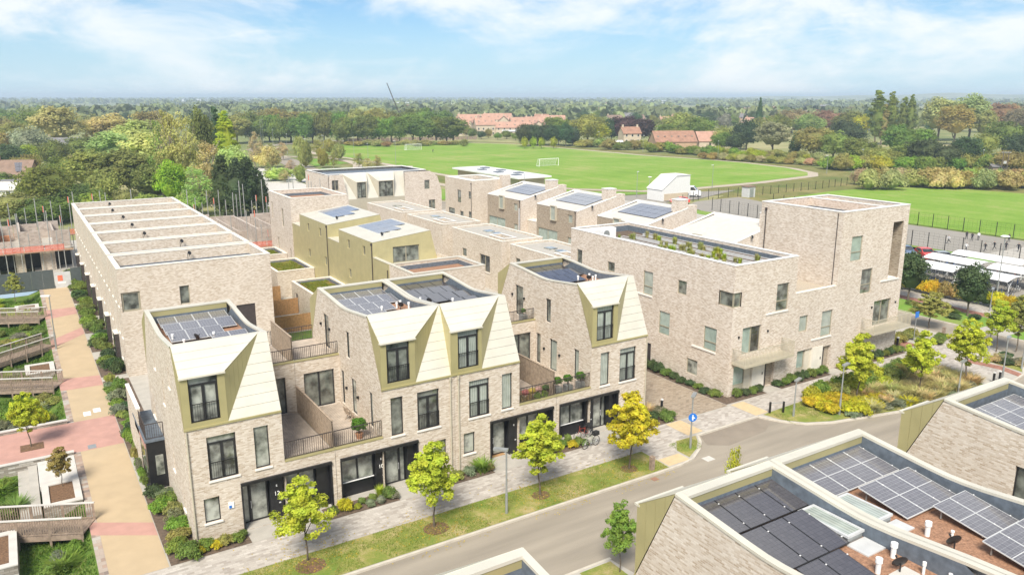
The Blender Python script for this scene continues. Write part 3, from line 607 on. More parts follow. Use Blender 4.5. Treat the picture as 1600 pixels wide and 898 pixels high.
# ------------------------------------------------------------------ flat-roofed blocks
def shell(root, x0, x1, y0, y1, z1, mat='brick', front=(), left=(), right=(), z0=0.0, pw=.32, roofz=None, cope='coping', roofmat='gravel_roof', upstand=None, name='wall', depth=.18, copez=.07):
    """box of walls with real openings, parapet, coping and a sunk roof"""
    m = MB()
    wall_face(m, Wall('Y', y0, -1), rect(x0, x1, z0, z1), list(front), depth); wall_face(m, Wall('X', x0, -1), rect(y0, y1, z0, z1), list(left), depth)
    wall_face(m, Wall('X', x1, 1), rect(y0, y1, z0, z1), list(right), depth); wall_face(m, Wall('Y', y1, 1), rect(x0, x1, z0, z1), [], depth)
    if roofz is not None:
        a, b, c, d = x0+pw, x1-pw, y0+pw, y1-pw
        for q in ([(a, c), (b, c)], [(b, c), (b, d)], [(b, d), (a, d)], [(a, d), (a, c)]): m.face([(q[0][0], q[0][1], roofz), (q[1][0], q[1][1], roofz), (q[1][0], q[1][1], z1), (q[0][0], q[0][1], z1)])
        f = MB(); f.face([(a, c, roofz), (b, c, roofz), (b, d, roofz), (a, d, roofz)]); f.build('flat_roof', roofmat, root)
        if upstand:
            u = MB(); u.ring(a+.002, b-.002, c+.002, d-.002, .05, roofz+.003, roofz+upstand); u.build('roof_upstand', 'membrane', root)
        k = MB(); k.ring(x0-.03, x1+.03, y0-.03, y1+.03, pw+.06, z1, z1+copez); k.build('parapet_coping', cope, root)
    if z0 > 0: m.face([(x0, y0, z0), (x1, y0, z0), (x1, y1, z0), (x0, y1, z0)])
    m.build(name, mat, root)
def wins(root, W, hs, kind='plain', glass='glass', frame='bronze_frame', sill=None, **k):
    for h in hs: window(root, W, *h, kind, glass, frame, sill=sill, **k)
def pipe(root, x, y, z0, z1, mat='bronze_dark'):
    m = MB(); m.cyl((x, y, z0), (x, y, z1), .05, n=6); m.box(x-.1, x+.1, y-.08, y+.08, z1-.02, z1+.22); m.build('downpipe', mat, root)

# row of seven houses along the buff path
ords = ['first', 'second', 'third', 'fourth', 'fifth', 'sixth', 'last']
for i in range(7):
    y0 = 72.15+7.1*i; y1 = y0+6.55; x0, x1 = 6.5, 19.25
    r = thing('row_house', ((x0+x1)/2, y0, 0), 'pale brick house with sunken flat roof, %s of the row from the viewer' % ords[i], 'house', 'row of seven brick houses')
    fr = [(6.62, 8.1, 5.72, 7.4), (11.25, 12.07, 5.77, 7.42), (15.92, 17.6, 2.4, 5.03)] if i == 0 else []
    lf = [(y0+.5, y0+1.55, .05, 2.35), (y0+2.6, y0+3.4, .9, 2.4), (y0+.6, y0+1.2, 3.3, 5.4), (y0+2.6, y0+3.2, 3.3, 5.4), (y0+.6, y0+1.2, 6.1, 7.9), (y0+2.6, y0+3.2, 6.1, 7.9), (y0+4.9, y0+5.5, 6.1, 7.9)]
    shell(r, x0, x1, y0, y1, 9.45, 'brick', fr, lf, roofz=8.25, cope='coping', roofmat='roof_felt', upstand=.28, pw=.34)
    L_ = Wall('X', x0, -1)
    window(r, L_, *lf[0], 'plain', 'glass_dark', 'black_metal', name='door'); window(r, L_, *lf[1], 'plain', 'glass', 'bronze_frame', sill='stone_sill')
    wins(r, L_, lf[2:], 'plain', 'glass', 'bronze_frame', 'stone_sill')
    b = MB(); b.box(x0-.35, x0-.002, y0+4.4, y0+5.9, .0, 2.75); bay = b.build('bay', 'bronze_dark', r)
    b = MB(); b.box(x0-.38, x0-.003, y0+4.37, y0+5.93, 2.752, 2.81); b.build('bay_cap', 'coping', bay)
    b = MB(); b.box(x0-.38, x0-.352, y0+4.6, y0+5.7, .9, 2.5); b.build('pane', 'glass_dark', bay)
    if i == 0:
        F = Wall('Y', y0, -1)
        window(r, F, *fr[0], 'plain', 'glass', 'bronze_frame', fw=.16); window(r, F, *fr[1], 'plain', 'glass', 'bronze_frame', fw=.07)
        q = MB(); F.box(q, 15.93, 17.59, 2.41, 5.02, -.17, -.1); q.build('louvre_panel', 'bronze_dark', r)
    if i < 6:
        g_ = MB(); g_.box(x0+.35, x1-.35, y1+.001, y0+7.099, 0, 8.9); g_.build('party_wall', 'brick', r)
        g_ = MB(); g_.box(x0+.33, x1-.33, y1+.032, y0+7.067, 8.902, 8.96); g_.build('party_coping', 'coping', r)
    dx_ = [13.2, 13.8, 11.3, 11.0, 10.9, 10.5, 10.9][i]
    m = MB(); yy = y1-.6; m.cyl((dx_, yy, 8.25), (dx_, yy, 9.15), .025, n=6); m.build('aerial_pole', 'dark_frame', r)
    dish(r, dx_+.12, yy-.12, 8.85, None, .5, .2)

# black corner bay and balcony of the end house
r = thing('entrance_bay', (5.45, 51.7, 0), 'black metal bay with a small balcony on its roof beside the end house', 'bay')
m = MB(); m.box(4.93, 5.975, 49.3, 54.4, 0, 3.12); m.build('bay_body', 'black_metal', r)
m = MB(); m.box(4.85, 5.975, 49.22, 54.5, 3.122, 3.26); m.build('bay_roof', 'membrane', r)
F = Wall('Y', 49.3, -1); m = MB(); F.box(m, 5.35, 5.8, .9, 2.2, .003, .03); m.build('window', 'glass_grey', r)
Lw = Wall('X', 4.93, -1)
for a, b, c, d, mt in ((50.0, 51.6, .9, 2.5, 'glass_grey'), (52.0, 53.9, .3, 2.5, 'glass_dark')):
    m = MB(); Lw.box(m, a, b, c, d, .003, .03); m.build('window', mt, r)
m = MB(); Lw.box(m, 49.6, 53.9, 2.62, 3.0, .003, .05); m.build('fascia', 'pink_resin', r)
railing(r, [(5.95, 49.35), (4.95, 49.35), (4.95, 52.0)], 3.26, 1.0)
m = MB(); m.box(4.88, 5.06, 52.0, 57.2, 0.0, 4.35); m.build('garden_wall', 'brick', r)
m = MB(); m.box(4.85, 5.09, 51.98, 57.22, 4.352, 4.43); m.build('wall_coping', 'stone_sill', r)

# gold metal-clad houses
def gold_house(y0, y1, label, big=None, ws=(), low=None, name='gold_house'):
    r = thing(name, (34, y0, 0), label, 'house', 'gold metal clad houses')
    x0, x1 = 30.0, 37.2; zl, zr = 9.15, 9.85
    P = [(x0, 0), (x1+.25, 0), (x1+.25, 6.0), (x1-.7, zr), (x0, zl)]
    m = MB(); F = Wall('Y', y0, -1); wall_face(m, F, P, [big] if big else [], .2); wall_face(m, Wall('Y', y1, 1), P, [])
    m.face([(x1+.25, y0, 0), (x1+.25, y1, 0), (x1+.25, y1, 6), (x1+.25, y0, 6)]); m.face([(x1+.25, y0, 6), (x1+.25, y1, 6), (x1-.7, y1, zr), (x1-.7, y0, zr)])
    hl = list(ws); ll = [] if low is None else [low]
    outl = [(y0, 0), (y1, 0), (y1, zl), (y0, zl)]
    wall_face(m, Wall('X', x0, -1), outl, hl, .2)
    m.build('wall', 'gold_ribbed', r)
    m = MB(); m.face([(x0-.02, y0-.03, zl+.02), (x1-.7, y0-.03, zr+.02), (x1-.7, y1+.03, zr+.02), (x0-.02, y1+.03, zl+.02)]); m.build('roof', 'gold_metal_lit', r)
    wins(r, Wall('X', x0, -1), hl, 'plain', 'glass', 'bronze_frame')
    if big: window(r, F, *big, 'mid', 'glass', 'bronze_frame', fw=.07)
    for a in range(3):
        for b in range(3):
            if a == 2 and b == 0: continue
            m = MB(); X0, Y0 = x0+2.0+a*1.35, y0+3.1+b*2.0; sl = (zr-zl)/(x1-.7-x0); z_ = lambda x: zl+.12+sl*(x-x0)
            m.cur = 1; m.prism([(X0, Y0), (X0+1.3, Y0), (X0+1.3, Y0+1.95), (X0, Y0+1.95)], zl+.05, z_(X0), cap=False); m.cur = 0
            m.face([(X0, Y0, z_(X0)), (X0+1.3, Y0, z_(X0+1.3)), (X0+1.3, Y0+1.95, z_(X0+1.3)), (X0, Y0+1.95, z_(X0))], uv=[(0, 0), (1.3, 0), (1.3, 1.95), (0, 1.95)]); m.build('solar_panel', ['pv_sky', 'light_grey'], r)
    dish(r, x0+1.9, y0+2.1, zl+.1, None, .5, .2); pipe(r, x0-.06, y0+.12, 1.0, zl-.3)
    if low:
        m = MB(); m.box(x0+.001, x1, low[0], low[1], 0, low[2]); m.build('link_wall', 'gold_ribbed', r)
        m = MB(); m.box(x0-.02, x1, low[0]+.02, low[1]-.02, low[2]+.001, low[2]+.07); m.build('link_roof', 'gold_metal_lit', r)
    return r
gold_house(73.9, 83.55, 'gold metal clad house with a wide window onto its terrace', (32.2, 35.2, 6.8, 8.5), [(80.26, 81.0, 7.47, 8.44), (75.9, 76.65, 7.5, 8.45), (80.2, 80.9, 4.28, 5.25)], (83.55, 87.25, 7.65))
gold_house(87.25, 97.4, 'gold metal clad house behind the one with the wide window', None, [(93.8, 94.55, 7.47, 8.43), (89.5, 90.25, 7.45, 8.44), (93.8, 94.6, 4.28, 5.25), (87.95, 88.7, 4.26, 5.27)], (97.4, 100.6, 7.6))
# brick block with the sunken orange roof in front of the gold house
r = thing('brick_block', (34, 64.7, 0), 'low brick block with sunken orange gravel roof in front of gold house', 'building')
shell(r, 30.05, 37.75, 64.7, 69.95, 7.62, 'brick', z0=3.0, roofz=6.95, cope='gold_metal_lit', roofmat='gravel_roof', upstand=.42, pw=.3)
m = MB(); m.box(31.0, 37.2, 65.6, 69.9, 0, 2.999); m.build('undercroft_wall', 'render_cream', r)
m = MB(); m.box(30.0, 30.35, 69.96, 73.88, 0, 7.62); m.build('terrace_wall', 'gold_ribbed', r); m = MB(); m.box(30.36, 37.7, 69.96, 73.88, 6.3, 6.6); m.build('terrace_floor', 'concrete_pale', r)
m = MB(); m.box(37.2, 37.5, 69.96, 73.88, 0, 7.3); m.build('terrace_wall', 'brick', r); m = MB(); m.box(29.97, 30.38, 69.98, 73.86, 7.621, 7.69); m.build('terrace_coping', 'gold_metal_lit', r)
for yy in (70.2,):
    m = MB(); m.cyl((29.95, yy, 0), (29.95, yy, 7.0), .05, n=6); m.build('downpipe', 'bronze_dark', r)
# tall brick house behind the gold ones
r = thing('brick_house', (34, 100.7, 0), 'tall plain brick house with sunken roof standing behind the gold houses', 'house')
lw = [(109.0, 109.6, 7.2, 9.4), (104.2, 105.0, 6.6, 9.0), (107.0, 107.6, 3.2, 4.8), (101.6, 102.2, 2.4, 4.0)]
shell(r, 29.95, 37.6, 100.7, 110.6, 10.75, 'brick_pink', left=lw, roofz=9.9, upstand=.35, cope='coping'); wins(r, Wall('X', 29.95, -1), lw, 'plain', 'glass', 'bronze_frame')

# garages with sedum roofs and the fenced gardens between them and the row
for k, (x0, x1, y0, y1, nm) in enumerate(((25.4, 29.95, 79.3, 87.0, 'nearest the gold wall corner'), (25.4, 29.95, 92.6, 100.0, 'in the middle behind the fences'), (25.6, 29.9, 103.5, 109.0, 'farthest, by the building site'))):
    r = thing('garage', ((x0+x1)/2, y0, 0), 'small brick garage with green sedum roof, %s' % nm, 'garage', 'garages with sedum roofs')
    dw_ = (y1-2.2, y1-1.2, .05, 2.1)
    shell(r, x0, x1, y0, y1, 3.15, 'brick', left=[dw_], roofz=2.85, cope='coping', roofmat='soil', upstand=.2, pw=.25)
    window(r, Wall('X', x0, -1), *dw_, 'plain', 'glass_dark', 'bronze_dark', name='door')
    m = MB(); m.box(x0+.75, x1-.75, y0+.75, y1-.75, 2.86, 2.98); m.build('sedum_mat', 'sedum', r)
for k, (y, lab) in enumerate(((77.8, 'nearest'), (84.6, 'middle'), (91.3, 'far'))):
    r = thing('garden_fence', (22.2, y, 0), 'orange timber board fence between back gardens, %s of three' % lab, 'fence', 'garden fences')
    xa, xb = 19.4, 25.3; n = 38
    for j in range(n):
        m = MB(); w = (xb-xa)/n; m.box(xa+j*w+.005, xa+(j+1)*w-.005, y-.015+(.01 if j % 2 else 0), y+.015+(.01 if j % 2 else 0), .05, 1.8); m.build('board', 'fence_wood', r)
    for zz in (.4, 1.5):
        m = MB(); m.box(xa, xb, y+.027, y+.07, zz, zz+.08); m.build('rail', 'fence_wood', r)
for k, (y, lab) in enumerate(((74.6, 'nearest the mansard houses'), (81.2, 'second from the mansard houses'), (88.0, 'third from the mansard houses'))):
    o = MB(); o.box(19.4, 25.3, y-2.8, y+2.8, .004, .05); o = o.build('lawn', 'garden_green'); o['kind'] = 'structure'

# mews row of low brick houses
def mews(y0, y1, label, ws, big=()):
    r = thing('mews_house', (52, y0, 0), label, 'house', 'mews row of low brick houses')
    x0, x1 = 49.2, 55.2
    shell(r, x0, x1, y0, y1, 6.4, 'brick', left=list(ws)+list(big), roofz=6.25, cope='coping', roofmat='concrete', pw=.22)
    wins(r, Wall('X', x0, -1), ws, 'plain', 'glass', 'bronze_frame', 'stone_sill'); wins(r, Wall('X', x0, -1), big, 'mid', 'glass_dark', 'bronze_frame', 'stone_sill')
    # small sunk court in the roof and rooflights
    m = MB(); m.ring(x0+.6, x0+2.4, y0+.5, y0+4.0, .16, 6.252, 6.62); m.build('roof_court', 'brick', r); m = MB(); m.ring(x0+.57, x0+2.43, y0+.47, y0+4.03, .22, 6.622, 6.68); m.build('court_coping', 'coping_white', r)
    m = MB(); m.box(x0+.8, x0+2.2, y0+.7, y0+3.8, 6.253, 6.27); m.build('court_floor', 'roof_felt', r)
    for q in (5.2, 7.4):
        if y0+q+1.3 < y1: m = MB(); m.box(x0+2.4, x0+3.5, y0+q, y0+q+1.3, 6.255, 6.38); m.build('rooflight', 'glass_grey', r)
    # recessed bay beyond the house, clad in bronze panels
    ya = y1+.002; yb = y1+1.95
    m = MB(); m.box(x0+1.6, x1-.2, ya, yb, 0, 6.1); m.build('recess_wall', 'brick', r)
    m = MB(); m.box(x0+1.5, x0+1.599, ya+.05, yb-.05, 3.75, 5.95); m.build('cladding_panel', 'champagne', r)
    window(r, Wall('X', x0+1.6, -1), ya+.1, yb-.1, 2.85, 3.7, 'plain', 'glass', 'bronze_frame', depth=0.02)
    m = MB(); m.box(x0+1.55, x0+1.598, ya+.1, yb-.1, .05, 2.5); m.build('door', 'bronze_dark', r)
    return r
mews(66.2, 78.4, 'low brick mews house nearest the apartment block', [(76.2, 77.2, 3.4, 5.0)])
mews(80.3, 93.0, 'low brick mews house with a wide dark window, second in the mews', [(89.1, 90.3, 3.06, 4.12)], [(83.15, 85.7, 2.0, 4.1)])
mews(95.8, 107.2, 'low brick mews house, third in the mews', [(101.5, 102.6, 3.0, 4.3)])
mews(109.3, 122.7, 'low brick mews house at the far end of the mews', [(112, 113, 3.0, 4.3), (118, 119, 3.0, 4.3)])
m = MB(); m.box(40.5, 46.2, 58.5, 76.0, .0, .004); 

# mono-pitch houses with solar roofs
def mono(y0, y1, label, pv=True, white=False):
    r = thing('courtyard_house', (78, y0, 0), label, 'house', 'mono-pitch houses with grey brick fronts')
    x0, x1, ze, zr = 73.8, 81.6, 6.0, 7.85
    Lw = Wall('X', x0, -1); big = (y0+5.2, y1-.4, .05, 1.9+.3); small = [(y0+1.2, y0+2.4, 4.05, 5.3), (y0+1.1, y0+2.4, .2, 1.75)]; obox = (y0+5.4, y0+6.9, 3.9, 6.3)
    m = MB(); wall_face(m, Lw, rect(y0+.3, y1, 0, ze), small+[big], .15); m.build('front_wall', 'brick_grey', r)
    wins(r, Lw, small, 'plain', 'glass_curtain', 'bronze_frame'); window(r, Lw, *big, 'mid', 'glass_blind', 'bronze_frame')
    P = [(x0, 0), (x1, 0), (x1, zr), (x0, ze)]
    m = MB(); m.tri([P], lambda u, z: (u, y0, z)); m.tri([P], lambda u, z: (u, y0+.299, z)); m.tri([P], lambda u, z: (u, y1, z)); m.face([(x1, y0, 0), (x1, y1, 0), (x1, y1, zr), (x1, y0, zr)]); m.face([(x0, y0, 0), (x0, y0+.299, 0), (x0, y0+.299, ze), (x0, y0, ze)]); m.build('gable_wall', 'brick_pink', r)
    sl = (zr-ze)/(x1-x0)
    m = MB(); m.face([(x0-.05, y0+.3, ze+.03), (x1-.3, y0+.3, zr-.25+.03), (x1-.3, y1-.3, zr-.25+.03), (x0-.05, y1-.3, ze+.03)]); m.build('roof', 'zinc_ribbed', r)
    c = MB()
    for ya, yb in ((y0-.03, y0+.31), (y1-.31, y1+.03)):
        c.face([(x0-.05, ya, ze+.1), (x1, ya, zr+.12), (x1, yb, zr+.12), (x0-.05, yb, ze+.1)]); c.face([(x0-.05, ya, ze), (x1, ya, zr), (x1, ya, zr+.12), (x0-.05, ya, ze+.1)]); c.face([(x0-.05, yb, ze), (x1, yb, zr), (x1, yb, zr+.12), (x0-.05, yb, ze+.1)])
    c.box(x1-.3, x1+.04, y0+.31, y1-.31, zr-.3, zr+.115); c.build('roof_coping', 'coping_white', r)
    if pv:
        for a in range(3):
            for b in range(5):
                X0, X1, Y0 = x0+2.6+a*1.55, x0+2.6+a*1.55+1.5, y0+1.3+b*1.62; zz = lambda x: ze+.15+(x-x0)*(zr-.25-ze)/(x1-.3-x0)
                m = MB(); m.cur = 1; m.face([(X0, Y0, zz(X0)-.09), (X0, Y0+1.58, zz(X0)-.09), (X0, Y0+1.58, zz(X0)), (X0, Y0, zz(X0))]); m.face([(X0, Y0, zz(X0)-.09), (X1, Y0, zz(X1)-.09), (X1, Y0, zz(X1)), (X0, Y0, zz(X0))]); m.cur = 0
                m.face([(X0, Y0, zz(X0)), (X1, Y0, zz(X1)), (X1, Y0+1.58, zz(X1)), (X0, Y0+1.58, zz(X0))], uv=[(0, 0), (1.5, 0), (1.5, 1.58), (0, 1.58)]); m.build('solar_panel', ['pv_sky', 'dark_frame'], r)
    # projecting window box
    m = MB(); m.ring(0, 1, 0, 1, .3, 0, 1)
    m = MB(); Lw.box(m, obox[0], obox[1], obox[2], obox[2]+.12, .002, .35); Lw.box(m, obox[0], obox[1], obox[3]-.12, obox[3], .002, .35); Lw.box(m, obox[0], obox[0]+.12, obox[2]+.12, obox[3]-.12, .002, .35); Lw.box(m, obox[1]-.12, obox[1], obox[2]+.12, obox[3]-.12, .002, .35)
    wb = m.build('window', 'champagne', r); m = MB(); Lw.box(m, obox[0]+.12, obox[1]-.12, obox[2]+.12, obox[3]-.12, .002, .2); m.build('pane', 'glass_curtain', wb)
    m = MB(); m.box(79.85, 81.55, y0+.05, y0+1.6, zr-1.0, 9.1); ch = m.build('chimney', 'brick_pink', r); m = MB(); m.box(79.8, 81.6, y0, y0+1.65, 9.102, 9.2); m.build('chimney_cap', 'coping_white', ch)
    m = MB(); m.box(81.56, 83.4, y0+.05, y0+1.2, 0, 8.2); m.build('chimney_breast', 'brick_pink', r)
    pipe(r, x0-.06, y0+.4, 0, ze-.2); dish(r, x0+2.7, y0-.25, 6.3, None, .3, .25)
    # yard wall and store between this house and the next
    m = MB(); m.box(x0+1.2, x1, y0-4.7, y0-.002, 0, 2.6); m.build('yard_store', 'brick', r); m = MB(); m.box(x0+1.15, x1+.05, y0-4.72, y0-.02, 2.602, 2.68); m.build('store_roof', 'coping', r)
    return r
mono(114.0, 125.4, 'grey-fronted house with sloped solar roof and chimney, left one of the row')
mono(98.0, 109.2, 'grey-fronted house with sloped solar roof, middle one beside the white post')
mono(82.0, 93.0, 'house with solar roof and chimney showing behind the planted roof')
mono(66.0, 77.0, 'house with bare pale ribbed roof beside the brick tower', pv=False)
m = MB(); m.box(66.4, 66.5, 103.2, 103.3, 0, 6.5); m.box(66.4, 66.5, 98.0, 103.19, 2.55, 2.65)
post = m.build('pergola_frame', 'white_metal'); tag(post, 'thin white pergola frame in the courtyard before the grey house', 'pergola')
# flat brick house at the end of that row
r = thing('brick_house', (77, 130, 0), 'flat roofed brick house with small dark roof pool beside the far mansard building', 'house')
lw = [(134.1, 135.6, 3.5, 5.9), (129.9+.35, 131.2, 4.6, 6.0), (130.2, 131.2, .35, 2.2), (136.7, 139.3, .05, 2.1), (133.2, 134.6, .1, 1.9)]
shell(r, 73.0, 81.0, 129.7, 140.6, 8.0, 'brick', left=lw, roofz=7.3, cope='coping', roofmat='membrane', pw=1.6); wins(r, Wall('X', 73, -1), lw, 'plain', 'glass', 'dark_frame'); pipe(r, 72.94, 130.0, 0, 7.4)
m = MB(); m.box(79.0, 80.8, 128.6, 129.69, 0, 8.9); m.build('chimney', 'brick_pink', r)
# white roofed pavilion by the playing field
r = thing('pavilion', (109, 165, 0), 'long low pavilion with flat white roof and skylights beside the playing field', 'building')
m = MB(); m.box(105.8, 113.5, 164.5, 196, 0, 3.75); m.build('wall', 'house_cream', r); m = MB(); m.box(104.6, 114.7, 163.2, 197, 3.751, 4.15); m.build('roof', 'white_metal', r)
for k in range(6):
    m = MB(); m.box(107+(k % 2)*3.4, 109+(k % 2)*3.4, 168+k*4.3, 170.2+k*4.3, 4.152, 4.35); m.build('skylight', 'membrane', r)
m = MB(); m.box(107.5, 109.6, 164.38, 164.49, .1, 2.6); m.build('door', 'bronze_dark', r)

# far mansard building facing the viewer
r = thing('mansard_building', (56, 129, 0), 'far brick building with two pale metal dormers and a sloped brick flank', 'building')
Yf = 129.0; F = Wall('Y', Yf, -1); m = MB()
wn = [(62.8, 63.85, 7.2, 8.85), (63.6, 64.9, 3.2, 5.25), (57.05, 58.3, 4.3, 5.4)]
wall_face(m, F, [(58.9, 0), (66.2, 0), (66.2, 6.8), (65.4, 9.4), (63.9, 10.45), (59.5, 10.5), (58.9, 10.5)], wn[:2], .2)
wall_face(m, F, [(45.0, 0), (48.4, 0), (48.4, 6.3), (47.5, 10.55), (45.1, 10.6)], [(45.6, 46.75, 8.0, 9.7)], .2)
wall_face(m, Wall('X', 45.0, -1), rect(Yf, Yf+12, 0, 10.6), []); m.face([(66.2, Yf, 0), (66.2, Yf+12, 0), (66.2, Yf+12, 6.8), (66.2, Yf, 6.8)]); m.face([(66.2, Yf, 6.8), (66.2, Yf+12, 6.8), (63.9, Yf+12, 10.45), (63.9, Yf, 10.45)]); m.face([(45, Yf+12, 0), (66.2, Yf+12, 0), (66.2, Yf+12, 10.4), (45, Yf+12, 10.4)])
m.build('wall', 'brick_pink', r)
m = MB(); wall_face(m, F, rect(48.4, 58.9, 0, 6.3), [wn[2]], .2); m.build('lower_wall', 'champagne', r)
window(r, F, *wn[0], 'plain', 'glass', 'bronze_frame'); window(r, F, *wn[1], 'mid', 'glass', 'bronze_frame'); window(r, F, *wn[2], 'plain', 'glass_blind', 'bronze_frame'); window(r, F, 45.6, 46.75, 8.0, 9.7, 'mid', 'glass_dark', 'bronze_frame')
RYf = Yf+1.6; RZf = 10.5
def fd(a, b, ta, tb):  # dormer lip a..b, its roof reaching ta..tb on the ridge
    q = MB(); q.face([(a, Yf-.02, 9.2), (b, Yf-.02, 9.2), (tb, RYf, RZf+.02), (ta, RYf, RZf+.02)]); q.build('dormer_roof', 'gold_metal_lit', r)
    q = MB(); wall_face(q, F, rect(a, b, 6.32, 9.18), [(a+.15, b-.2, 6.45, 9.1)], .2); q.build('dormer_front', 'champagne', r); window(r, F, a+.15, b-.2, 6.45, 9.1, 'mid', 'glass', 'dark_frame')
    q = MB(); q.face([(a, Yf, 6.3), (a, Yf, 9.2), (ta, RYf, RZf)]); q.build('dormer_cheek', 'champagne', r); q = MB(); q.face([(b, Yf, 6.3), (b, Yf, 9.2), (tb, RYf, RZf)]); q.build('dormer_cheek', 'champagne', r)
fd(49.9, 51.85, 48.0, 52.45); fd(53.9, 56.9, 52.65, 57.6)
for q in ([(48.4, 6.3), (49.9, 6.3), (48.0, RZf), (47.5, RZf)], [(51.85, 6.3), (53.9, 6.3), (52.65, RZf), (52.45, RZf)], [(56.9, 6.3), (58.9, 6.3), (59.5, RZf), (57.6, RZf)]):
    k = MB(); k.face([(x, Yf-.01 if z < 7 else RYf, z) for x, z in q]); k.build('mansard_panel', 'gold_metal_lit', r)
m = MB(); m.ring(45.0, 63.9, RYf-.02, Yf+12, .4, 10.5, 10.6); m.build('parapet_coping', 'coping_white', r); m = MB(); m.face([(45.3, RYf+.3, 10.1), (63.6, RYf+.3, 10.1), (63.6, Yf+11.7, 10.1), (45.3, Yf+11.7, 10.1)]); m.build('flat_roof', 'membrane', r)
m = MB(); m.box(58.6, 63.6, Yf+4, Yf+4.3, 10.12, 10.5); m.build('roof_upstand', 'membrane', r)

# ------------------------------------------------------------------ apartment block with the tower
CY = 41.28
r = thing('apartment_block', (57.5, CY, 0), 'large brick apartment block with stepped roof, tower and two balconies', 'apartment block')
SF, SLc = Wall('Y', CY, -1), Wall('X', 46.46, -1)
f1 = [(46.46, 47.35, 7.38, 8.58), (51.5, 52.98, 6.38, 8.68), (47.76, 49.95, 3.3, 5.55), (47.0, 50.7, .05, 2.45), (50.72, 51.9, .05, 2.1)]
f2 = [(54.65, 55.75, 4.1, 5.5), (57.6, 59.05, 3.2, 5.5), (54.72, 58.1, .05, 2.4), (58.14, 59.25, .05, 2.25)]
f3 = [(60.75, 62.3, 9.5, 11.7), (62.62, 64.2, 6.35, 8.6), (64.95, 67.55, 3.0, 5.38), (66.6, 68.15, 7.25, 12.5)]
l1 = [(60.75, 61.6, 7.2, 8.84), (55.75, 56.8, 7.55, 8.45), (50.5, 51.75, 6.4, 8.5), (46.4, 47.45, 7.33, 8.5), (41.28, 42.8, 7.38, 8.58), (48.2, 49.55, 3.3, 5.35), (42.8, 44.2, 3.35, 5.3), (44.7, 45.95, .75, 2.05), (50.4, 51.3, .05, 2.05)]
m = MB()
def edgehole(W, outer, hs, dp): wall_face(m, W, outer, hs, dp)
# the corner window cuts the corner, so both faces are notched there
wall_face(m, SF, [(46.46, 0), (59.25, 0), (59.25, 7.55), (53.87, 7.55), (53.87, 10.75), (46.46, 10.75), (46.46, 8.58), (47.35, 8.58), (47.35, 7.38), (46.46, 7.38)], f1[1:]+f2, .3)
wall_face(m, SLc, [(CY, 0), (62.6, 0), (62.6, 10.75), (CY, 10.75), (CY, 8.58), (42.8, 8.58), (42.8, 7.38), (CY, 7.38)], l1[:4]+l1[5:], .25)
for q in ([(46.46, CY), (47.35, CY), (47.35, CY+.3), (46.76, CY+.3), (46.76, 42.8), (46.46, 42.8)],):
    m.tri([q], lambda x, y: (x, y, 7.38)); m.tri([q], lambda x, y: (x, y, 8.58))
wall_face(m, Wall('X', 53.87, 1), rect(CY, 62.6, 7.55, 10.75), []); wall_face(m, Wall('Y', 62.6, 1), rect(46.46, 53.87, 0, 10.75), [])
a, b, c, d, rz = 46.46+.3, 53.87-.3, CY+.3, 62.3, 9.95
for q in ([(a, c), (b, c)], [(b, c), (b, d)], [(b, d), (a, d)], [(a, d), (a, c)]): m.face([(q[0][0], q[0][1], rz), (q[1][0], q[1][1], rz), (q[1][0], q[1][1], 10.75), (q[0][0], q[0][1], 10.75)])
m.build('wall', 'brick_pink', r)
m = MB(); m.ring(46.43, 53.9, CY-.03, 62.63, .36, 10.75, 10.81); m.build('parapet_coping', 'coping_white', r)
m = MB(); m.face([(a, c, rz), (b, c, rz), (b, d, rz), (a, d, rz)]); m.build('flat_roof', 'soil', r); m = MB(); m.ring(a+.01, b-.01, c+.01, d-.01, .06, rz+.002, rz+.55); m.build('roof_upstand', 'membrane', r)
for xx in (47.9, 49.4, 51.0, 52.5):
    m = MB(); m.box(xx-.3, xx+.3, 42.6, 58.4, rz+.003, rz+.3); tr = m.build('planting_tray', 'soil', r); m = MB(); m.ring(xx-.36, xx+.36, 42.55, 58.45, .05, rz+.004, rz+.36); m.build('tray_edge', 'light_grey', tr)
m = MB(); m.box(47.6, 49.2, 59.0, 59.9, rz+.1, rz+1.15); ac = m.build('air_conditioner', 'white_plastic', r); m = MB(); m.cyl((48.0, 58.97, rz+.62), (48.0, 58.93, rz+.62), .36, n=16); m.build('fan_grille', 'grey_metal', ac)
m = MB(); m.box(47.0, 49.5, 60.4, 62.0, rz+.05, rz+.75); m.build('roof_hatch', 'coping_white', r)
# low middle part
m = MB(); m.box(53.9, 59.23, CY+.35, 52, 7.0, 7.35); m.build('link_roof', 'gravel_pale', r); m = MB(); m.box(53.88, 59.24, CY-.02, CY+.33, 7.552, 7.61); m.build('link_coping', 'coping', r)
m = MB(); m.box(53.88, 68.8, 51.9, 52.2, 0, 7.55); m.build('rear_wall', 'brick_pink', r)
# tower
m = MB()
wall_face(m, SF, [(59.251, 0), (68.85, 0), (68.85, 13.92), (59.251, 13.92)], f3, .3)
wall_face(m, Wall('X', 59.25, -1), rect(CY, 50.0, 7.35, 13.92), []); wall_face(m, Wall('X', 68.85, 1), rect(CY, 50, 0, 13.92), []); wall_face(m, Wall('Y', 50, 1), rect(59.25, 68.85, 0, 13.92), [])
a, b, c, d, rz2 = 59.6, 68.5, CY+.35, 49.65, 12.7
for q in ([(a, c), (b, c)], [(b, c), (b, d)], [(b, d), (a, d)], [(a, d), (a, c)]): m.face([(q[0][0], q[0][1], rz2), (q[1][0], q[1][1], rz2), (q[1][0], q[1][1], 13.92), (q[0][0], q[0][1], 13.92)])
m.box(65.9, 66.2, CY+.36, 49.64, rz2, 13.86)
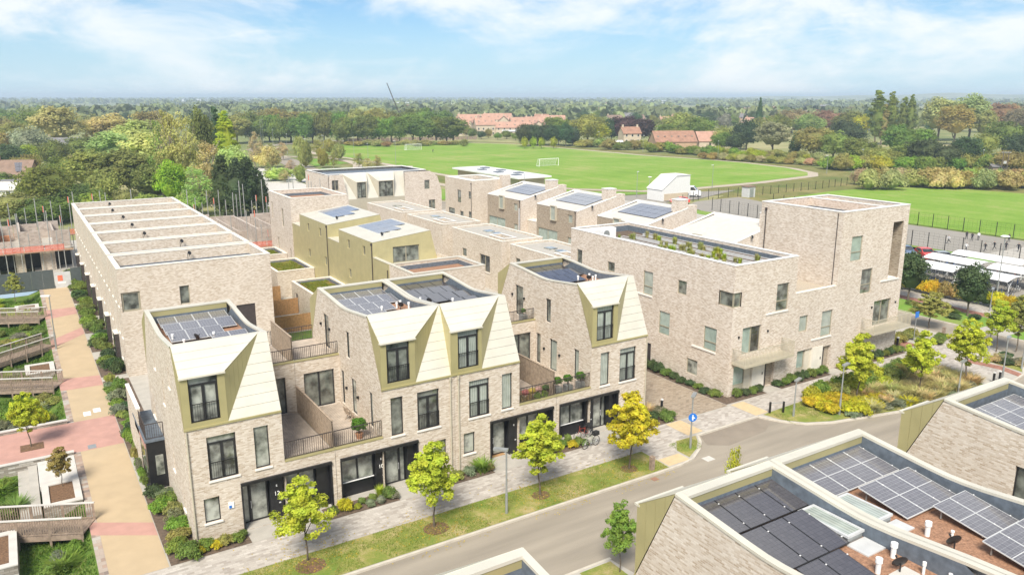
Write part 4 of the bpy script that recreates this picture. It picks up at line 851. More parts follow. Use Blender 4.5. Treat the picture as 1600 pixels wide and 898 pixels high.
# inside of the tall loggia recess
m.build('tower_wall', 'brick_pink', r)
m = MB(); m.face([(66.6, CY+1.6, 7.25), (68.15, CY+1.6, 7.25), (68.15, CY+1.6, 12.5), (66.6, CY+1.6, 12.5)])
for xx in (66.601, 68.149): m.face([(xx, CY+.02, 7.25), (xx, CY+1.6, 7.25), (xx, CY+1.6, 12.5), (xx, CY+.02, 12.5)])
m.face([(66.6, CY+.02, 12.499), (68.15, CY+.02, 12.499), (68.15, CY+1.6, 12.499), (66.6, CY+1.6, 12.499)]); m.build('loggia_shade_lining', 'brick_grey', r)  # darker brown brick carries the shade of the recess in its colour
m = MB(); m.ring(59.22, 68.88, CY-.03, 50.03, .42, 13.92, 13.98); m.build('tower_coping', 'coping_white', r); m = MB(); m.box(65.88, 66.22, CY+.42, 49.6, 13.862, 13.92); m.build('tower_coping', 'coping_white', r)
m = MB(); m.face([(a, c, rz2), (65.89, c, rz2), (65.89, d, rz2), (a, d, rz2)]); m.build('tower_roof', 'gravel_roof', r); m = MB(); m.ring(a+.01, 65.88, c+.01, d-.01, .06, rz2+.002, rz2+.4); m.build('tower_upstand', 'membrane', r)
m = MB(); m.face([(66.21, c, rz2+.2), (b, c, rz2+.2), (b, d, rz2+.2), (66.21, d, rz2+.2)]); m.build('tower_roof', 'roof_felt', r)
pipe(r, 59.19, 49.4, 7.4, 13.2); m = MB(); m.cyl((59.22, CY+.5, 7.6), (59.22, CY+.5, 13.8), .035, n=6); m.build('rainwater_chain', 'bronze_dark', r)
m = MB(); m.box(66.7, 68.05, CY+.1, CY+1.5, 7.26, 7.3); m.build('loggia_floor', 'stone_sill', r); m = MB(); SF.box(m, 65.5, 68.25, 7.12, 7.24, .002, .08); m.build('loggia_sill', 'stone_sill', r)
for h, kd, gl, sl in ((f1[1], 'sash', 'glass', 1), (f2[0], 'plain', 'glass_curtain', 0), (f2[1], 'sash', 'glass_curtain', 1), (f3[0], 'sash', 'glass_blind', 0), (f3[1], 'sash', 'glass', 0)):
    window(r, SF, *h, kd, gl, 'bronze_frame', depth=.14)
    if sl: m = MB(); SF.box(m, h[0]-1.2, h[1]+.02, h[2]-.12, h[2]-.003, .002, .07); m.build('sill', 'stone_sill', r)
window(r, SF, *f1[2], 'mid', ['glass_blind', 'glass_dark'], 'bronze_frame', depth=.2, name='balcony_door'); window(r, SF, *f3[2], 'mid', 'glass', 'bronze_frame', depth=.2, name='balcony_door')
for k, h in enumerate(l1):
    if k == 4: continue
    if k == 8: m = MB(); SLc.box(m, h[0], h[1], h[2], h[3], -.24, -.15); m.build('door', 'bronze_dark', r); continue
    window(r, SLc, *h, 'sash' if k in (2, 5, 6) else 'plain', 'glass_blind' if k in (5, 6) else ('glass_curtain' if k == 2 else 'glass_grey' if k == 7 else 'glass'), 'bronze_frame', depth=.12)
    if k in (2, 6): m = MB(); SLc.box(m, h[0]-.02, h[1]+1.25, h[2]-.14, h[2]-.003, .002, .07); m.build('sill', 'stone_sill', r)
# corner window
m = MB(); m.box(46.56, 47.35, CY+.1, CY+.16, 7.38, 7.46); m.box(46.56, 47.35, CY+.1, CY+.16, 8.5, 8.58); m.box(46.56, 46.66, CY+.1, CY+.2, 7.46, 8.5); m.box(47.28, 47.35, CY+.1, CY+.16, 7.46, 8.5)
m.box(46.56, 46.62, CY+.2, 42.8, 7.38, 7.46); m.box(46.56, 46.62, CY+.2, 42.8, 8.5, 8.58); m.box(46.56, 46.62, 42.73, 42.8, 7.46, 8.5)
cw = m.build('corner_window', 'bronze_frame', r); m = MB(); m.box(46.66, 47.28, CY+.12, CY+.14, 7.46, 8.5); m.build('pane', 'glass', cw); m = MB(); m.box(46.58, 46.6, CY+.2, 42.73, 7.46, 8.5); m.build('pane', 'glass', cw)
# ground floor entrances
for (a, b, c, d), pan in ((f1[3], (49.2, 50.65)), (f2[2], (56.7, 58.08))):
    window(r, SF, a, b-1.5-.75, .75, d, 'plain', 'glass_blind', 'bronze_frame', depth=.25); m = MB(); SF.box(m, a, b-2.25, .05, .75, -.28, -.2); m.build('window_panel', 'champagne', r)
    m = MB(); SF.box(m, pan[0]-.75, pan[0]-.02, .05, d, -.29, -.15); m.build('entrance_panel', 'render_cream', r); m = MB(); SF.box(m, pan[0], pan[1], .05, d, -.29, .04); pn = m.build('entrance_panel', 'coping', r)
    m = MB(); SF.box(m, pan[1]-.3, pan[1]-.2, 1.2, 1.42, .041, .06); m.build('entry_phone', 'dark_frame', pn)
for (a, b, c, d) in (f1[4], f2[3]):
    m = MB(); SF.box(m, a+.02, a+.2, .05, d, -.29, -.02); m.build('door', 'bronze_dark', r)
    m = MB(); SF.box(m, a+.2, b-.02, .05, d, -.295, -.25); m.build('porch_back', 'brick_grey', r)
# balconies
def balcony(x0, x1, z, nm):
    m = MB(); y0 = CY-1.35
    m.box(x0, x1, y0, CY-.01, z, z+.2); b = m.build('balcony', 'champagne', r)
    m = MB(); n = int((x1-x0)/.16)
    for k in range(n+1): x = x0+.03+(x1-x0-.06)*k/n; m.box(x-.014, x+.014, y0+.01, y0+.04, z+.02, z+1.3)
    for xx in (x0+.01, x1-.04):
        for k in range(11): y = y0+.05+1.25*k/10; m.box(xx, xx+.03, y-.012, y+.012, z+.02, z+1.3)
    m.box(x0, x1, y0, y0+.05, z+1.3, z+1.34); m.box(x0, x0+.05, y0+.05, CY-.02, z+1.3, z+1.34); m.box(x1-.05, x1, y0+.05, CY-.02, z+1.3, z+1.34)
    m.build('railing', 'champagne', b)
balcony(46.7, 52.55, 2.75, 'near'); balcony(63.3, 68.9, 2.75, 'far')
for k, (w, u, z) in enumerate(((SF, 47.3, 4.9), (SF, 50.7, 4.9), (SF, 64.6, 4.9), (SF, 68.2, 4.9))):
    m = MB(); w.box(m, u-.06, u+.06, z-.08, z+.08, .003, .1); m.build('wall_lamp', 'black_metal', r)
# ------------------------------------------------------------------ ground, roads, paths
def flat(name, polys, z, mat):
    m = MB()
    for p in polys: m.tri([p], lambda x, y: (x, y, z))
    return struct(name, m, mat)
R4_ = lambda x0, x1, y0, y1: [(x0, y0), (x1, y0), (x1, y1), (x0, y1)]
m = MB()   # one sheet to the horizon, with the sunken gardens left open beside the path
HX0, HX1, HY0, HY1 = -30.0, 1.3, 20.0, 113.0
for p in (R4_(-14000, HX0, -9000, 26000), R4_(HX1, 26000, -9000, 26000), R4_(HX0, HX1, -9000, HY0), R4_(HX0, HX1, HY1, 26000)): m.face([(x, y, -.16) for x, y in p])
struct('ground', m, 'country_ground')
flat('road', [R4_(-60, 78.0, 19.3, 40), R4_(78.0, 160, 10, 40.0), R4_(76.0, 84, 39.9, 165)], -.10, 'asphalt')
m = MB(); plat = [(-30, 34.45), (33.9, 34.5), (35.0, 34.55), (36.3, 34.8), (37.6, 35.55), (38.6, 36.4), (39.25, 37.35), (45.6, 37.38), (45.9, 36.6), (46.3, 35.8), (47.5, 34.5), (49.4, 33.6), (53.2, 32.75), (57, 31.85), (61.2, 31.4), (66, 31.2), (70.5, 31.1), (72.6, 31.4), (75.0, 32.6), (77.2, 35.0), (78.0, 38), (78.2, 45), (78.2, 150), (1.3, 150), (1.3, 40), (-30, 40)]
m.prism(plat, -.155, 0.0); struct('pavement', m, 'concrete')
m = MB()   # kerb stones along the road edge, proud of the paving
for a, b in zip(plat[:21], plat[1:22]): m.obox(a, b, .16, -.13, .012)
for p in plat[1:21]: m.cyl((p[0], p[1], -.13), (p[0], p[1], .0118), .08, n=8)
struct('kerb', m, 'kerb_stone')
flat('footway', [R4_(-30, 38.55, 37.42, 39.98), [(36.0, 36.3), (38.6, 37.42), (36.0, 37.42)], R4_(34.1, 36.0, 35.85, 37.42), R4_(40.1, 45.4, 37.5, 39.8), [(47.0, 37.5), (51.6, 37.75), (53.3, 38.25), (65.4, 38.3), (68.1, 36.1), (67.2, 34.2), (72.2, 31.8), (73.2, 35.2), (77.6, 36.0), (77.8, 41), (71.5, 41.0), (69.5, 40.18), (47.0, 40.18)]], .006, 'paving')
flat('tactile_paving', [R4_(34.1, 35.95, 34.75, 35.82), R4_(38.57, 40.05, 37.6, 39.9), R4_(45.5, 46.9, 37.5, 40.0)], .010, 'tactile')
flat('verge', [[(-30, 34.6), (33.95, 34.62), (34.0, 35.8), (34.0, 37.38), (-30, 37.38)], [(36.15, 36.2), (36.15, 35.0), (37.5, 35.7), (38.5, 36.6), (39.0, 37.3), (37.2, 37.35)]], .014, 'verge_grass')
flat('drive', [R4_(38.6, 45.2, 40.0, 75), R4_(56.2, 72.4, 64, 128), R4_(19.4, 30, 54.5, 71.9)], .006, 'drive_paving')
flat('planting_verge', [[(46.1, 37.35), (46.5, 35.9), (47.6, 34.65), (49.45, 33.78), (53.2, 32.92), (57, 32.02), (61.2, 31.57), (67, 31.4), (67.0, 34.0), (68.0, 36.0), (65.3, 38.15), (53.4, 38.1), (51.6, 37.6)], [(72.9, 31.7), (75.0, 32.8), (77.0, 35.2), (77.0, 35.7), (73.4, 35.2)]], .012, 'verge_grass')
flat('red_footway', [[(71.2, 36.9), (72.3, 36.4), (73.0, 33.5), (72.4, 31.5), (71.4, 31.3), (71.9, 33.2)], R4_(68.95, 72.6, 41.1, 64)], .010, 'red_paving')
flat('road_patch', [[(39.4, 37.2), (45.4, 37.3), (45.6, 36.2), (44, 35.3), (40, 35.0), (38.7, 35.9)]], -.094, 'asphalt_dark')
m = MB(); m.prism(R4_(82.8, 230, 20, 62), -.155, 0); m.prism(R4_(84.5, 120, 62, 160), -.155, 0); struct('pavement_east', m, 'concrete')
m = MB(); m.obox((82.8, 20), (82.8, 62), .18, -.13, .012); struct('kerb', m, 'kerb_stone')
flat('verge', [R4_(82.95, 88.2, 41, 62), R4_(82.95, 88.2, 22, 38)], .012, 'meadow_grass')
flat('red_footway', [R4_(88.3, 89.8, 20, 62)], .012, 'red_paving'); flat('footway', [R4_(89.85, 92.2, 20, 62)], .008, 'paving')
flat('car_park', [R4_(95, 121, 40, 62)], .008, 'court_surface'); flat('grass_strip', [R4_(113.5, 121, 62, 76), R4_(118.5, 122.4, 58, 120)], .012, 'meadow_grass')
m = MB(); m.prism([(-60, 19.1), (21.55, 28.5), (24.0, 28.55), (24.3, 26.7), (33, 26.7), (34, 28.0), (60, 28.0), (60, 19.1)], -.155, 0); m.prism(R4_(-60, 21.6, 19.1, 28.5), -.154, .001); struct('pavement_south', m, 'concrete')
flat('verge', [[(21.9, 28.3), (23.9, 28.3), (23.9, 26.6), (21.9, 26.6)], R4_(-40, 14, 26.6, 28.3)], .012, 'verge_grass')
m = MB(); m.obox((-60, 28.5), (24.1, 28.52), .16, -.13, .013); struct('kerb', m, 'kerb_stone')
# buff path with pink bands
flat('buff_path', [R4_(1.72, 4.42, 40.0, 113.0)], .008, 'resin_path')
flat('path_edging', [R4_(1.3, 1.715, 40.0, 57.6), R4_(1.3, 1.715, 63.8, 113)], .010, 'edge_paving')
flat('pink_paving', [R4_(-30, 4.42, 57.72, 63.6)], .012, 'pink_resin')
for q in ([(1.3, 45.5), (4.42, 43.55), (4.42, 45.15), (1.3, 47.1)], [(1.3, 71.4), (4.42, 71.2), (4.42, 74.0), (1.3, 74.6)], [(1.3, 84.6), (4.42, 88.6), (4.42, 91.4), (1.3, 87.6)], [(1.3, 96.6), (4.42, 97.6), (4.42, 101), (1.3, 101.0)]):
    flat('pink_band', [q], .012, 'pink_resin')
# sunken gardens left of the path
m = MB(); nx, ny = 16, 90
def gz(x, y):
    e = min((1.3-x)/1.1, 1.0); e = max(0, e)
    z = -.12-.55*e+.12*noise.noise(Vector((x*.7, y*.5, 1)))
    return z if not (57.6 < y < 63.7) else -.7
xs = [-30, -18, -10]+[-6+7.3*k/12 for k in range(13)]; ys = [20+93*k/ny for k in range(ny+1)]
for i in range(len(xs)-1):
    for j in range(ny): m.face([(xs[a], ys[b], gz(xs[a], ys[b])) for a, b in ((i, j), (i+1, j), (i+1, j+1), (i, j+1))])
struct('garden_ground', m, 'garden_green')
m = MB(); m.box(-30, 1.299, 57.5, 57.72, -.7, .16); m.box(-30, 1.299, 63.6, 63.82, -.7, .22); struct('retaining_wall', m, 'dry_stone')
m = MB(); m.box(-30, 1.32, 57.46, 57.76, .162, .23); m.box(-30, 1.32, 63.56, 63.86, .222, .30); struct('wall_coping', m, 'concrete_pale')
# beds
flat('flower_bed', [R4_(4.5, 8.62, 40.02, 41.43), R4_(4.46, 5.96, 41.44, 49.2), R4_(4.46, 6.45, 55, 72.0), R4_(12.95, 17.35, 40.02, 41.43), R4_(19.7, 24.0, 40.02, 41.43), R4_(27.6, 31.9, 40.02, 41.43), R4_(36.4, 39.9, 40.02, 41.8), R4_(45.25, 49.95, 40.22, 41.26), R4_(45.25, 46.44, 41.27, 53), R4_(51.75, 58.2, 40.22, 41.26), R4_(59.9, 69.4, 40.3, 41.26)], .012, 'soil')
for i in range(7): flat('flower_bed', [R4_(4.46, 6.45, 73.2+7.1*i+(1.0 if i else 0), 78.9+7.1*i)], .0125, 'soil')
flat('patio', [R4_(8.66, 12.9, 40.02, 41.44), R4_(17.4, 19.65, 40.02, 41.44), R4_(24.05, 27.55, 40.02, 41.44), R4_(31.95, 36.35, 40.02, 41.44), R4_(50.0, 51.7, 40.2, 41.27), R4_(58.3, 59.85, 40.2, 41.27)], .010, 'concrete')
flat('mulch_circle', [[(x+r_*math.cos(a*.5236), y+r_*.9*math.sin(a*.5236)) for a in range(12)] for x, y, r_ in ((10.6, 36.2, .8), (17.7, 36.0, .75), (24.8, 36.0, .6), (31.6, 35.85, .6))], .019, 'mulch')
# playing fields, court and paths beyond
FIELD = [(122.6, 360.5), (148.7, 392.3), (180.0, 386.2), (202.8, 364.9), (216.4, 343.0), (218.2, 317.1), (219, 280), (219.0, 247.7), (225.2, 219.3), (226.0, 201.1), (222, 178), (214.6, 164.0), (205.9, 157.2), (177.7, 153.0), (152.0, 152.1), (136.6, 154.8), (125.3, 167.1), (115.7, 190.1), (114.2, 224.2), (115.5, 265.6), (114.1, 299.1), (110.1, 330.0)]
def grow(p, d):
    cx, cy = sum(a for a, b in p)/len(p), sum(b for a, b in p)/len(p)
    return [(x+(x-cx)/math.hypot(x-cx, y-cy)*d, y+(y-cy)/math.hypot(x-cx, y-cy)*d) for x, y in p]
flat('field_margin', [grow(FIELD, 16)], -.13, 'rough_grass'); flat('running_path', [grow(FIELD, 3.2)], -.10, 'gravel_pale'); flat('playing_field', [FIELD], -.07, 'field_grass')
m = MB()
for a, b in (((130, 200), (215, 205)), ((150, 326), (166, 326)), ((150, 326), (150, 318)), ((166, 326), (166, 318)), ((150, 318), (166, 318)), ((150, 232), (168, 232)), ((150, 232), (150, 241)), ((168, 232), (168, 241)), ((150, 241), (168, 241)), ((128, 326), (198, 326)), ((128, 200), (128, 326)), ((198, 205), (198, 326))): m.obox(a, b, .16, -.066, -.062)
struct('pitch_lines', m, 'meadow_grass')
flat('meadow', [[(143.6, 50), (143.6, 100), (146, 118), (152.5, 124), (177.0, 127.5), (199.2, 125.7), (209.3, 114.9), (213, 97.9), (240, 60), (240, 30), (160, 30)]], -.08, 'field_grass')
flat('grass_bank', [[(146, 118), (140, 132), (160, 143), (205, 146), (240, 125), (240, 60), (213, 97.9), (209.3, 114.9), (199.2, 125.7), (177, 127.5), (152.5, 124)]], -.11, 'rough_grass')
flat('court', [[(122.5, 56), (122.5, 119), (127, 128), (133.4, 131.2), (147.3, 131.5), (144.0, 118), (142.2, 100), (142.2, 50), (124, 50)]], -.06, 'court_surface')
flat('yard', [[(96, 134), (124, 128), (126, 134), (136, 134), (158, 142), (140, 146), (116, 150), (96, 152)]], -.06, 'court_surface')
flat('verge', [[(90, 150), (116, 151), (140, 147), (126, 158), (112, 186), (98, 186)]], -.05, 'meadow_grass')
def strip(pts, w):
    L_, R_ = [], []
    for i, p in enumerate(pts):
        a, b = pts[max(0, i-1)], pts[min(len(pts)-1, i+1)]; d = Vector((b[0]-a[0], b[1]-a[1])).normalized()
        L_.append((p[0]-d.y*w/2, p[1]+d.x*w/2)); R_.append((p[0]+d.y*w/2, p[1]-d.x*w/2))
    return [[L_[i], R_[i], R_[i+1], L_[i+1]] for i in range(len(pts)-1)]
flat('estate_road', strip([(79.5, 160), (79.5, 195), (79.3, 222), (82, 250), (85, 275), (89, 300), (92, 330), (95, 370), (112, 400), (150, 420), (210, 400)], 7.5), -.05, 'asphalt')
flat('cycle_path', strip([(100, 190), (98, 225), (98.1, 252), (104.5, 268), (107.6, 287), (106, 305), (98.4, 314), (92.2, 327), (96.5, 345), (99, 360), (108, 380)], 3.2), -.045, 'gravel_pale')
flat('footpath', strip([(71.3, 160), (71.2, 207), (71.0, 218), (72.2, 242), (76, 270)], 3.0), -.045, 'concrete_pale'); flat('site_ground', [[(50, 160), (67, 180), (69, 225), (77, 264), (70, 275), (55, 230), (44, 190)]], -.055, 'concrete_pale')
flat('meadow', [[(84, 165), (95, 165), (95, 250), (88, 262), (84, 230)], [(90, 270), (104, 275), (104, 298), (95, 308)], [(72.9, 165), (75, 165), (75, 225), (73, 225)]], -.06, 'meadow_grass')
# ------------------------------------------------------------------ foliage
def leafmesh(name, seed, pts, size, mat='leaf', core=None, up=.25, elong=1.5):
    """pts: list of (position, outward direction); every leaf a folded-free quad leaning outwards"""
    r = random.Random(seed); v = []; f = []
    for p, o in pts:
        n = (o*.9+Vector((r.gauss(0, .55), r.gauss(0, .55), r.gauss(0, .55)+up))).normalized()
        u = n.orthogonal().normalized(); a = r.uniform(0, 6.28); w = n.cross(u); u, w = u*math.cos(a)+w*math.sin(a), w*math.cos(a)-u*math.sin(a)
        s = size*r.uniform(.6, 1.35); i = len(v); e = s*elong*.5; h = s*.42
        v += [p-u*e, p-w*h*.9+u*e*.1, p+u*e, p+w*h+u*e*.05]; f.append((i, i+1, i+2, i+3))
    if core:
        for c, rx, rz in core:
            bm = bmesh.new(); bmesh.ops.create_icosphere(bm, subdivisions=2, radius=1)
            i = len(v)
            for q in bm.verts:
                k = 1+.28*noise.noise(q.co*2.3+Vector((seed, 0, 0))); v.append(Vector((c[0]+q.co.x*rx*k, c[1]+q.co.y*rx*k, c[2]+q.co.z*rz*k)))
            for q in bm.faces: f.append(tuple(i+x.index for x in q.verts))
            bm.free()
    me = bpy.data.meshes.new(name); me.from_pydata(v, [], f); me.materials.append(M[mat]); return me
def lumps(r, n, rx, rz, cz, ls=1.0, shape=None):
    o = []
    for k in range(n):
        d = Vector((r.gauss(0, 1), r.gauss(0, 1), r.gauss(0, 1))).normalized(); q = r.uniform(.5, .92) if ls == 1 else r.uniform(.25, 1.02)
        z = d.z*rz*q; w = 1.0
        if shape == 'cone': t = (z+rz)/(2*rz); w = max(.12, 1.05-t)
        if shape == 'egg': t = (z+rz)/(2*rz); w = (1.15-.75*t)*(min(1, t*4+.35))
        if shape == 'column': t = (z+rz)/(2*rz); w = max(.25, 1-.55*abs(t-.4)*1.4)
        if shape == 'dome': z = abs(z) if d.z < -.35 else z
        o.append((Vector((d.x*rx*q*w, d.y*rx*q*w, cz+z)), r.uniform(.20, .36)*ls*rx*(.6+.4*w)))
    return o
def crown(name, seed, n, per, rx, rz, cz, leaf, mat='leaf', shape=None, core=.66, up=.25, elong=1.4, ls=1.0):
    r = random.Random(seed); pts = []
    for c, s in lumps(r, n, rx, rz, cz, ls, shape):
        oc = Vector((c.x/rx, c.y/rx, (c.z-cz)/rz))
        for j in range(per):
            d = Vector((r.gauss(0, 1), r.gauss(0, 1), r.gauss(0, 1))).normalized(); p = c+Vector((d.x, d.y, d.z*.8))*s*r.uniform(.55, 1.1)
            pts.append((p, (d*.75+oc*.6).normalized()))
    cr = [((0, 0, cz), rx*core, rz*core)] if core and shape not in ('cone', 'column', 'egg') else ([((0, 0, cz-rz*.15), rx*core*.8, rz*core)] if core else None)
    return leafmesh(name, seed, pts, leaf, mat, cr, up, elong)
def trunkmesh(name, seed, h, r0, limbs, top, spread, mat='bark', zfrom=.35):
    r = random.Random(seed); m = MB(); segs = 4; p = Vector((0, 0, 0)); pts = [p]
    for k in range(segs): p = p+Vector((r.gauss(0, .02*h), r.gauss(0, .02*h), h/segs)); pts.append(p)
    for k in range(segs): m.cyl(pts[k], pts[k+1], r0*(1-.16*k), r0*(1-.16*(k+1)), n=7, cap=(k == 0))
    for k in range(limbs):
        a = 6.283*k/limbs+r.uniform(-.4, .4); z0 = zfrom*h+(h*(1-zfrom))*r.uniform(0, 1); s = Vector((0, 0, z0)); ln = r.uniform(.55, 1)
        mid = s+Vector((math.cos(a)*spread*.45*ln, math.sin(a)*spread*.45*ln, (top-z0)*.4*ln)); e = s+Vector((math.cos(a)*spread*ln, math.sin(a)*spread*ln, (top-z0)*.85*ln))
        m.cyl(s, mid, r0*.42, r0*.25, n=5, cap=False); m.cyl(mid, e, r0*.25, r0*.06, n=5, cap=False)
    me = bpy.data.meshes.new(name); me.from_pydata(m.v, [], m.f); me.materials.append(M[mat]); return me
VEG = {}
for k in range(4): VEG['street%d' % k] = (crown('street_crown', 20+k, 112, 92, 1.0, 1.12, 2.05, .074, 'leaf', 'egg', .0, .3, 1.25, .58), trunkmesh('street_trunk', 30+k, 1.7, .032, 12, 2.95, .72, zfrom=.58))
for k in range(5): VEG['broad%d' % k] = (crown('broad_crown', 40+k, 80, 58, 1.0, .80, 1.12, .082, 'leaf_far', None, .7), trunkmesh('broad_trunk', 50+k, .9, .06, 6, 1.5, .6))
for k in range(3): VEG['tall%d' % k] = (crown('tall_crown', 60+k, 84, 58, .8, 1.15, 1.35, .078, 'leaf_far', 'dome', .62), trunkmesh('tall_trunk', 65+k, 1.2, .05, 7, 2.1, .5))
for k in range(3): VEG['poplar%d' % k] = (crown('poplar_crown', 70+k, 80, 56, .5, 2.0, 2.3, .08, 'leaf_far', 'column', .72), trunkmesh('poplar_trunk', 75+k, 1.4, .05, 6, 3.6, .2))
for k in range(3): VEG['conifer%d' % k] = (crown('conifer_crown', 80+k, 76, 58, .85, 1.25, 1.35, .08, 'leaf_far', 'cone', .6, -.1), trunkmesh('conifer_trunk', 85+k, .6, .05, 0, 1, .2))
for k in range(3): VEG['sparse%d' % k] = (crown('sparse_crown', 90+k, 70, 40, .75, 1.5, 1.9, .062, 'leaf_far', 'egg', .25, .2), trunkmesh('sparse_trunk', 95+k, 2.3, .05, 16, 3.3, .55, 'bark_pale', .25))
for k in range(4): VEG['bush%d' % k] = (crown('bush_crown', 100+k, 44, 60, 1.0, .62, .55, .11, 'leaf_far', 'dome', .7), None)
for k in range(4): VEG['shrub%d' % k] = (crown('shrub_crown', 110+k, 42, 70, 1.0, .62, .50, .125, 'leaf', 'dome', .5), None)
for k in range(2): VEG['ball%d' % k] = (crown('ball_crown', 120+k, 46, 60, 1.0, .9, .9, .13, 'leaf', None, .8), None)
# tufts of long thin leaves for ornamental grasses
def tuft(seed, n=260, mat='leaf'):
    r = random.Random(seed); v = []; f = []
    for k in range(n):
        a = r.uniform(0, 6.28); b = Vector((math.cos(a), math.sin(a), 0))*abs(r.gauss(0, .25)); d = Vector((math.cos(a)*r.uniform(.1, .8), math.sin(a)*r.uniform(.1, .8), 1)).normalized()*r.uniform(.6, 1.1); s = Vector((-math.sin(a), math.cos(a), 0))*.035
        i = len(v); m_ = b+d*.55; e = b+d+Vector((math.cos(a), math.sin(a), -.25))*.28
        v += [b-s, b+s, m_+s*.8, m_-s*.8, e]; f += [(i, i+1, i+2, i+3), (i+3, i+2, i+4)]
    me = bpy.data.meshes.new('grass_tuft'); me.from_pydata(v, [], f); me.materials.append(M[mat]); return me
VEG['tuft0'] = (tuft(1), None); VEG['tuft1'] = (tuft(2), None)
VH = {'street': 3.15, 'broad': 1.95, 'tall': 2.5, 'poplar': 4.3, 'conifer': 2.6, 'sparse': 3.4, 'bush': 1.15, 'shrub': 1.1, 'ball': 1.8, 'tuft': 1.0}
VW = {'street': 2.0, 'broad': 2.0, 'tall': 1.65, 'poplar': 1.0, 'conifer': 1.7, 'sparse': 1.5, 'bush': 2.0, 'shrub': 2.0, 'ball': 2.0, 'tuft': 1.4}
PAL = {'feather': (.52, .54, .19), 'green': (0.21, 0.285, 0.065), 'olive': (0.36, 0.38, 0.105), 'dark': (0.1, 0.155, 0.06), 'brown': (0.38, 0.31, 0.1), 'silver': (0.37, 0.41, 0.24), 'yellow': (0.62, 0.559, 0.039), 'ygreen': (0.468, 0.507, 0.046), 'russet': (0.34, 0.265, 0.13), 'purple': (0.111, 0.065, 0.065), 'lime': (0.416, 0.507, 0.052), 'straw': (0.598, 0.494, 0.247), 'grey': (0.286, 0.312, 0.195), 'fresh': (0.235, 0.36, 0.06), 'pale': (0.44, 0.44, 0.16)}
vr = random.Random(99)
def plant(kind, x, y, h, w, col, label, cat='tree', group=None, name=None, z=0.0, var=.16):
    base = kind.rstrip('0123456789')
    if kind == base: kind = base+str(vr.randrange(sum(1 for k in VEG if k.rstrip('0123456789') == base)))
    cm, tm = VEG[kind]; c = PAL[col]; j = [max(.005, q*(1+vr.uniform(-var, var))) for q in c]
    sx, sz = w/VW[base], h/VH[base]
    nm = name or {'street': 'young_tree', 'broad': 'broadleaf_tree', 'tall': 'broadleaf_tree', 'poplar': 'poplar_tree', 'conifer': 'conifer_tree', 'sparse': 'thin_tree', 'bush': 'bush', 'shrub': 'shrub', 'ball': 'clipped_shrub', 'tuft': 'grass_clump'}[base]
    if tm is None:
        o = bpy.data.objects.new(nm, cm); COL.objects.link(o); o.location = (x, y, z); o.scale = (sx, sx*vr.uniform(.9, 1.1), sz); o.rotation_euler = (0, 0, vr.uniform(0, 6.28)); o.color = (*j, 1)
        return tag(o, label, cat, group)
    o = bpy.data.objects.new(nm, None); COL.objects.link(o); o.location = (x, y, z); o.rotation_euler = (0, 0, vr.uniform(0, 6.28)); o.scale = (sx, sx*vr.uniform(.92, 1.08), sz)
    for part, me in (('crown', cm), ('trunk', tm)):
        c_ = bpy.data.objects.new(part, me); COL.objects.link(c_); c_.parent = o; c_.color = (*j, 1)
    return tag(o, label, cat, group)
# grass blades on the near verges
def blades(name, areas, n, hgt, mat_col, seed, z, label):
    r = random.Random(seed); v = []; f = []; ar = [max(1e-6, (a[1]-a[0])*(a[3]-a[2])) for a in areas]
    for k in range(n):
        a = r.choices(areas, ar)[0]; x, y = r.uniform(a[0], a[1]), r.uniform(a[2], a[3]); h = hgt*r.uniform(.4, 1.3)
        if noise.noise(Vector((x*.55, y*.55, seed))) < -.18: continue
        zz = z(x, y) if callable(z) else z; an = r.uniform(0, 6.28); s = Vector((math.cos(an), math.sin(an), 0))*hgt*.22; l = Vector((r.gauss(0, .5), r.gauss(0, .5), 1))*h; b = Vector((x, y, zz)); i = len(v)
        v += [b-s, b+s, b+l]; f.append((i, i+1, i+2))
    me = bpy.data.meshes.new(name); me.from_pydata(v, [], f); me.materials.append(M['leaf']); o = bpy.data.objects.new(name, me); COL.objects.link(o); o.color = (*mat_col, 1)
    return tag(o, label, 'grass', kind='stuff')
CN = {'green': 'mid green', 'olive': 'olive', 'dark': 'dark green', 'brown': 'autumn brown', 'silver': 'silver-grey', 'yellow': 'yellow', 'ygreen': 'yellow-green', 'russet': 'russet', 'purple': 'dark purple', 'lime': 'bright lime', 'straw': 'straw coloured', 'fresh': 'fresh green', 'pale': 'pale green', 'feather': 'feathery yellow-green', 'grey': 'grey-green'}
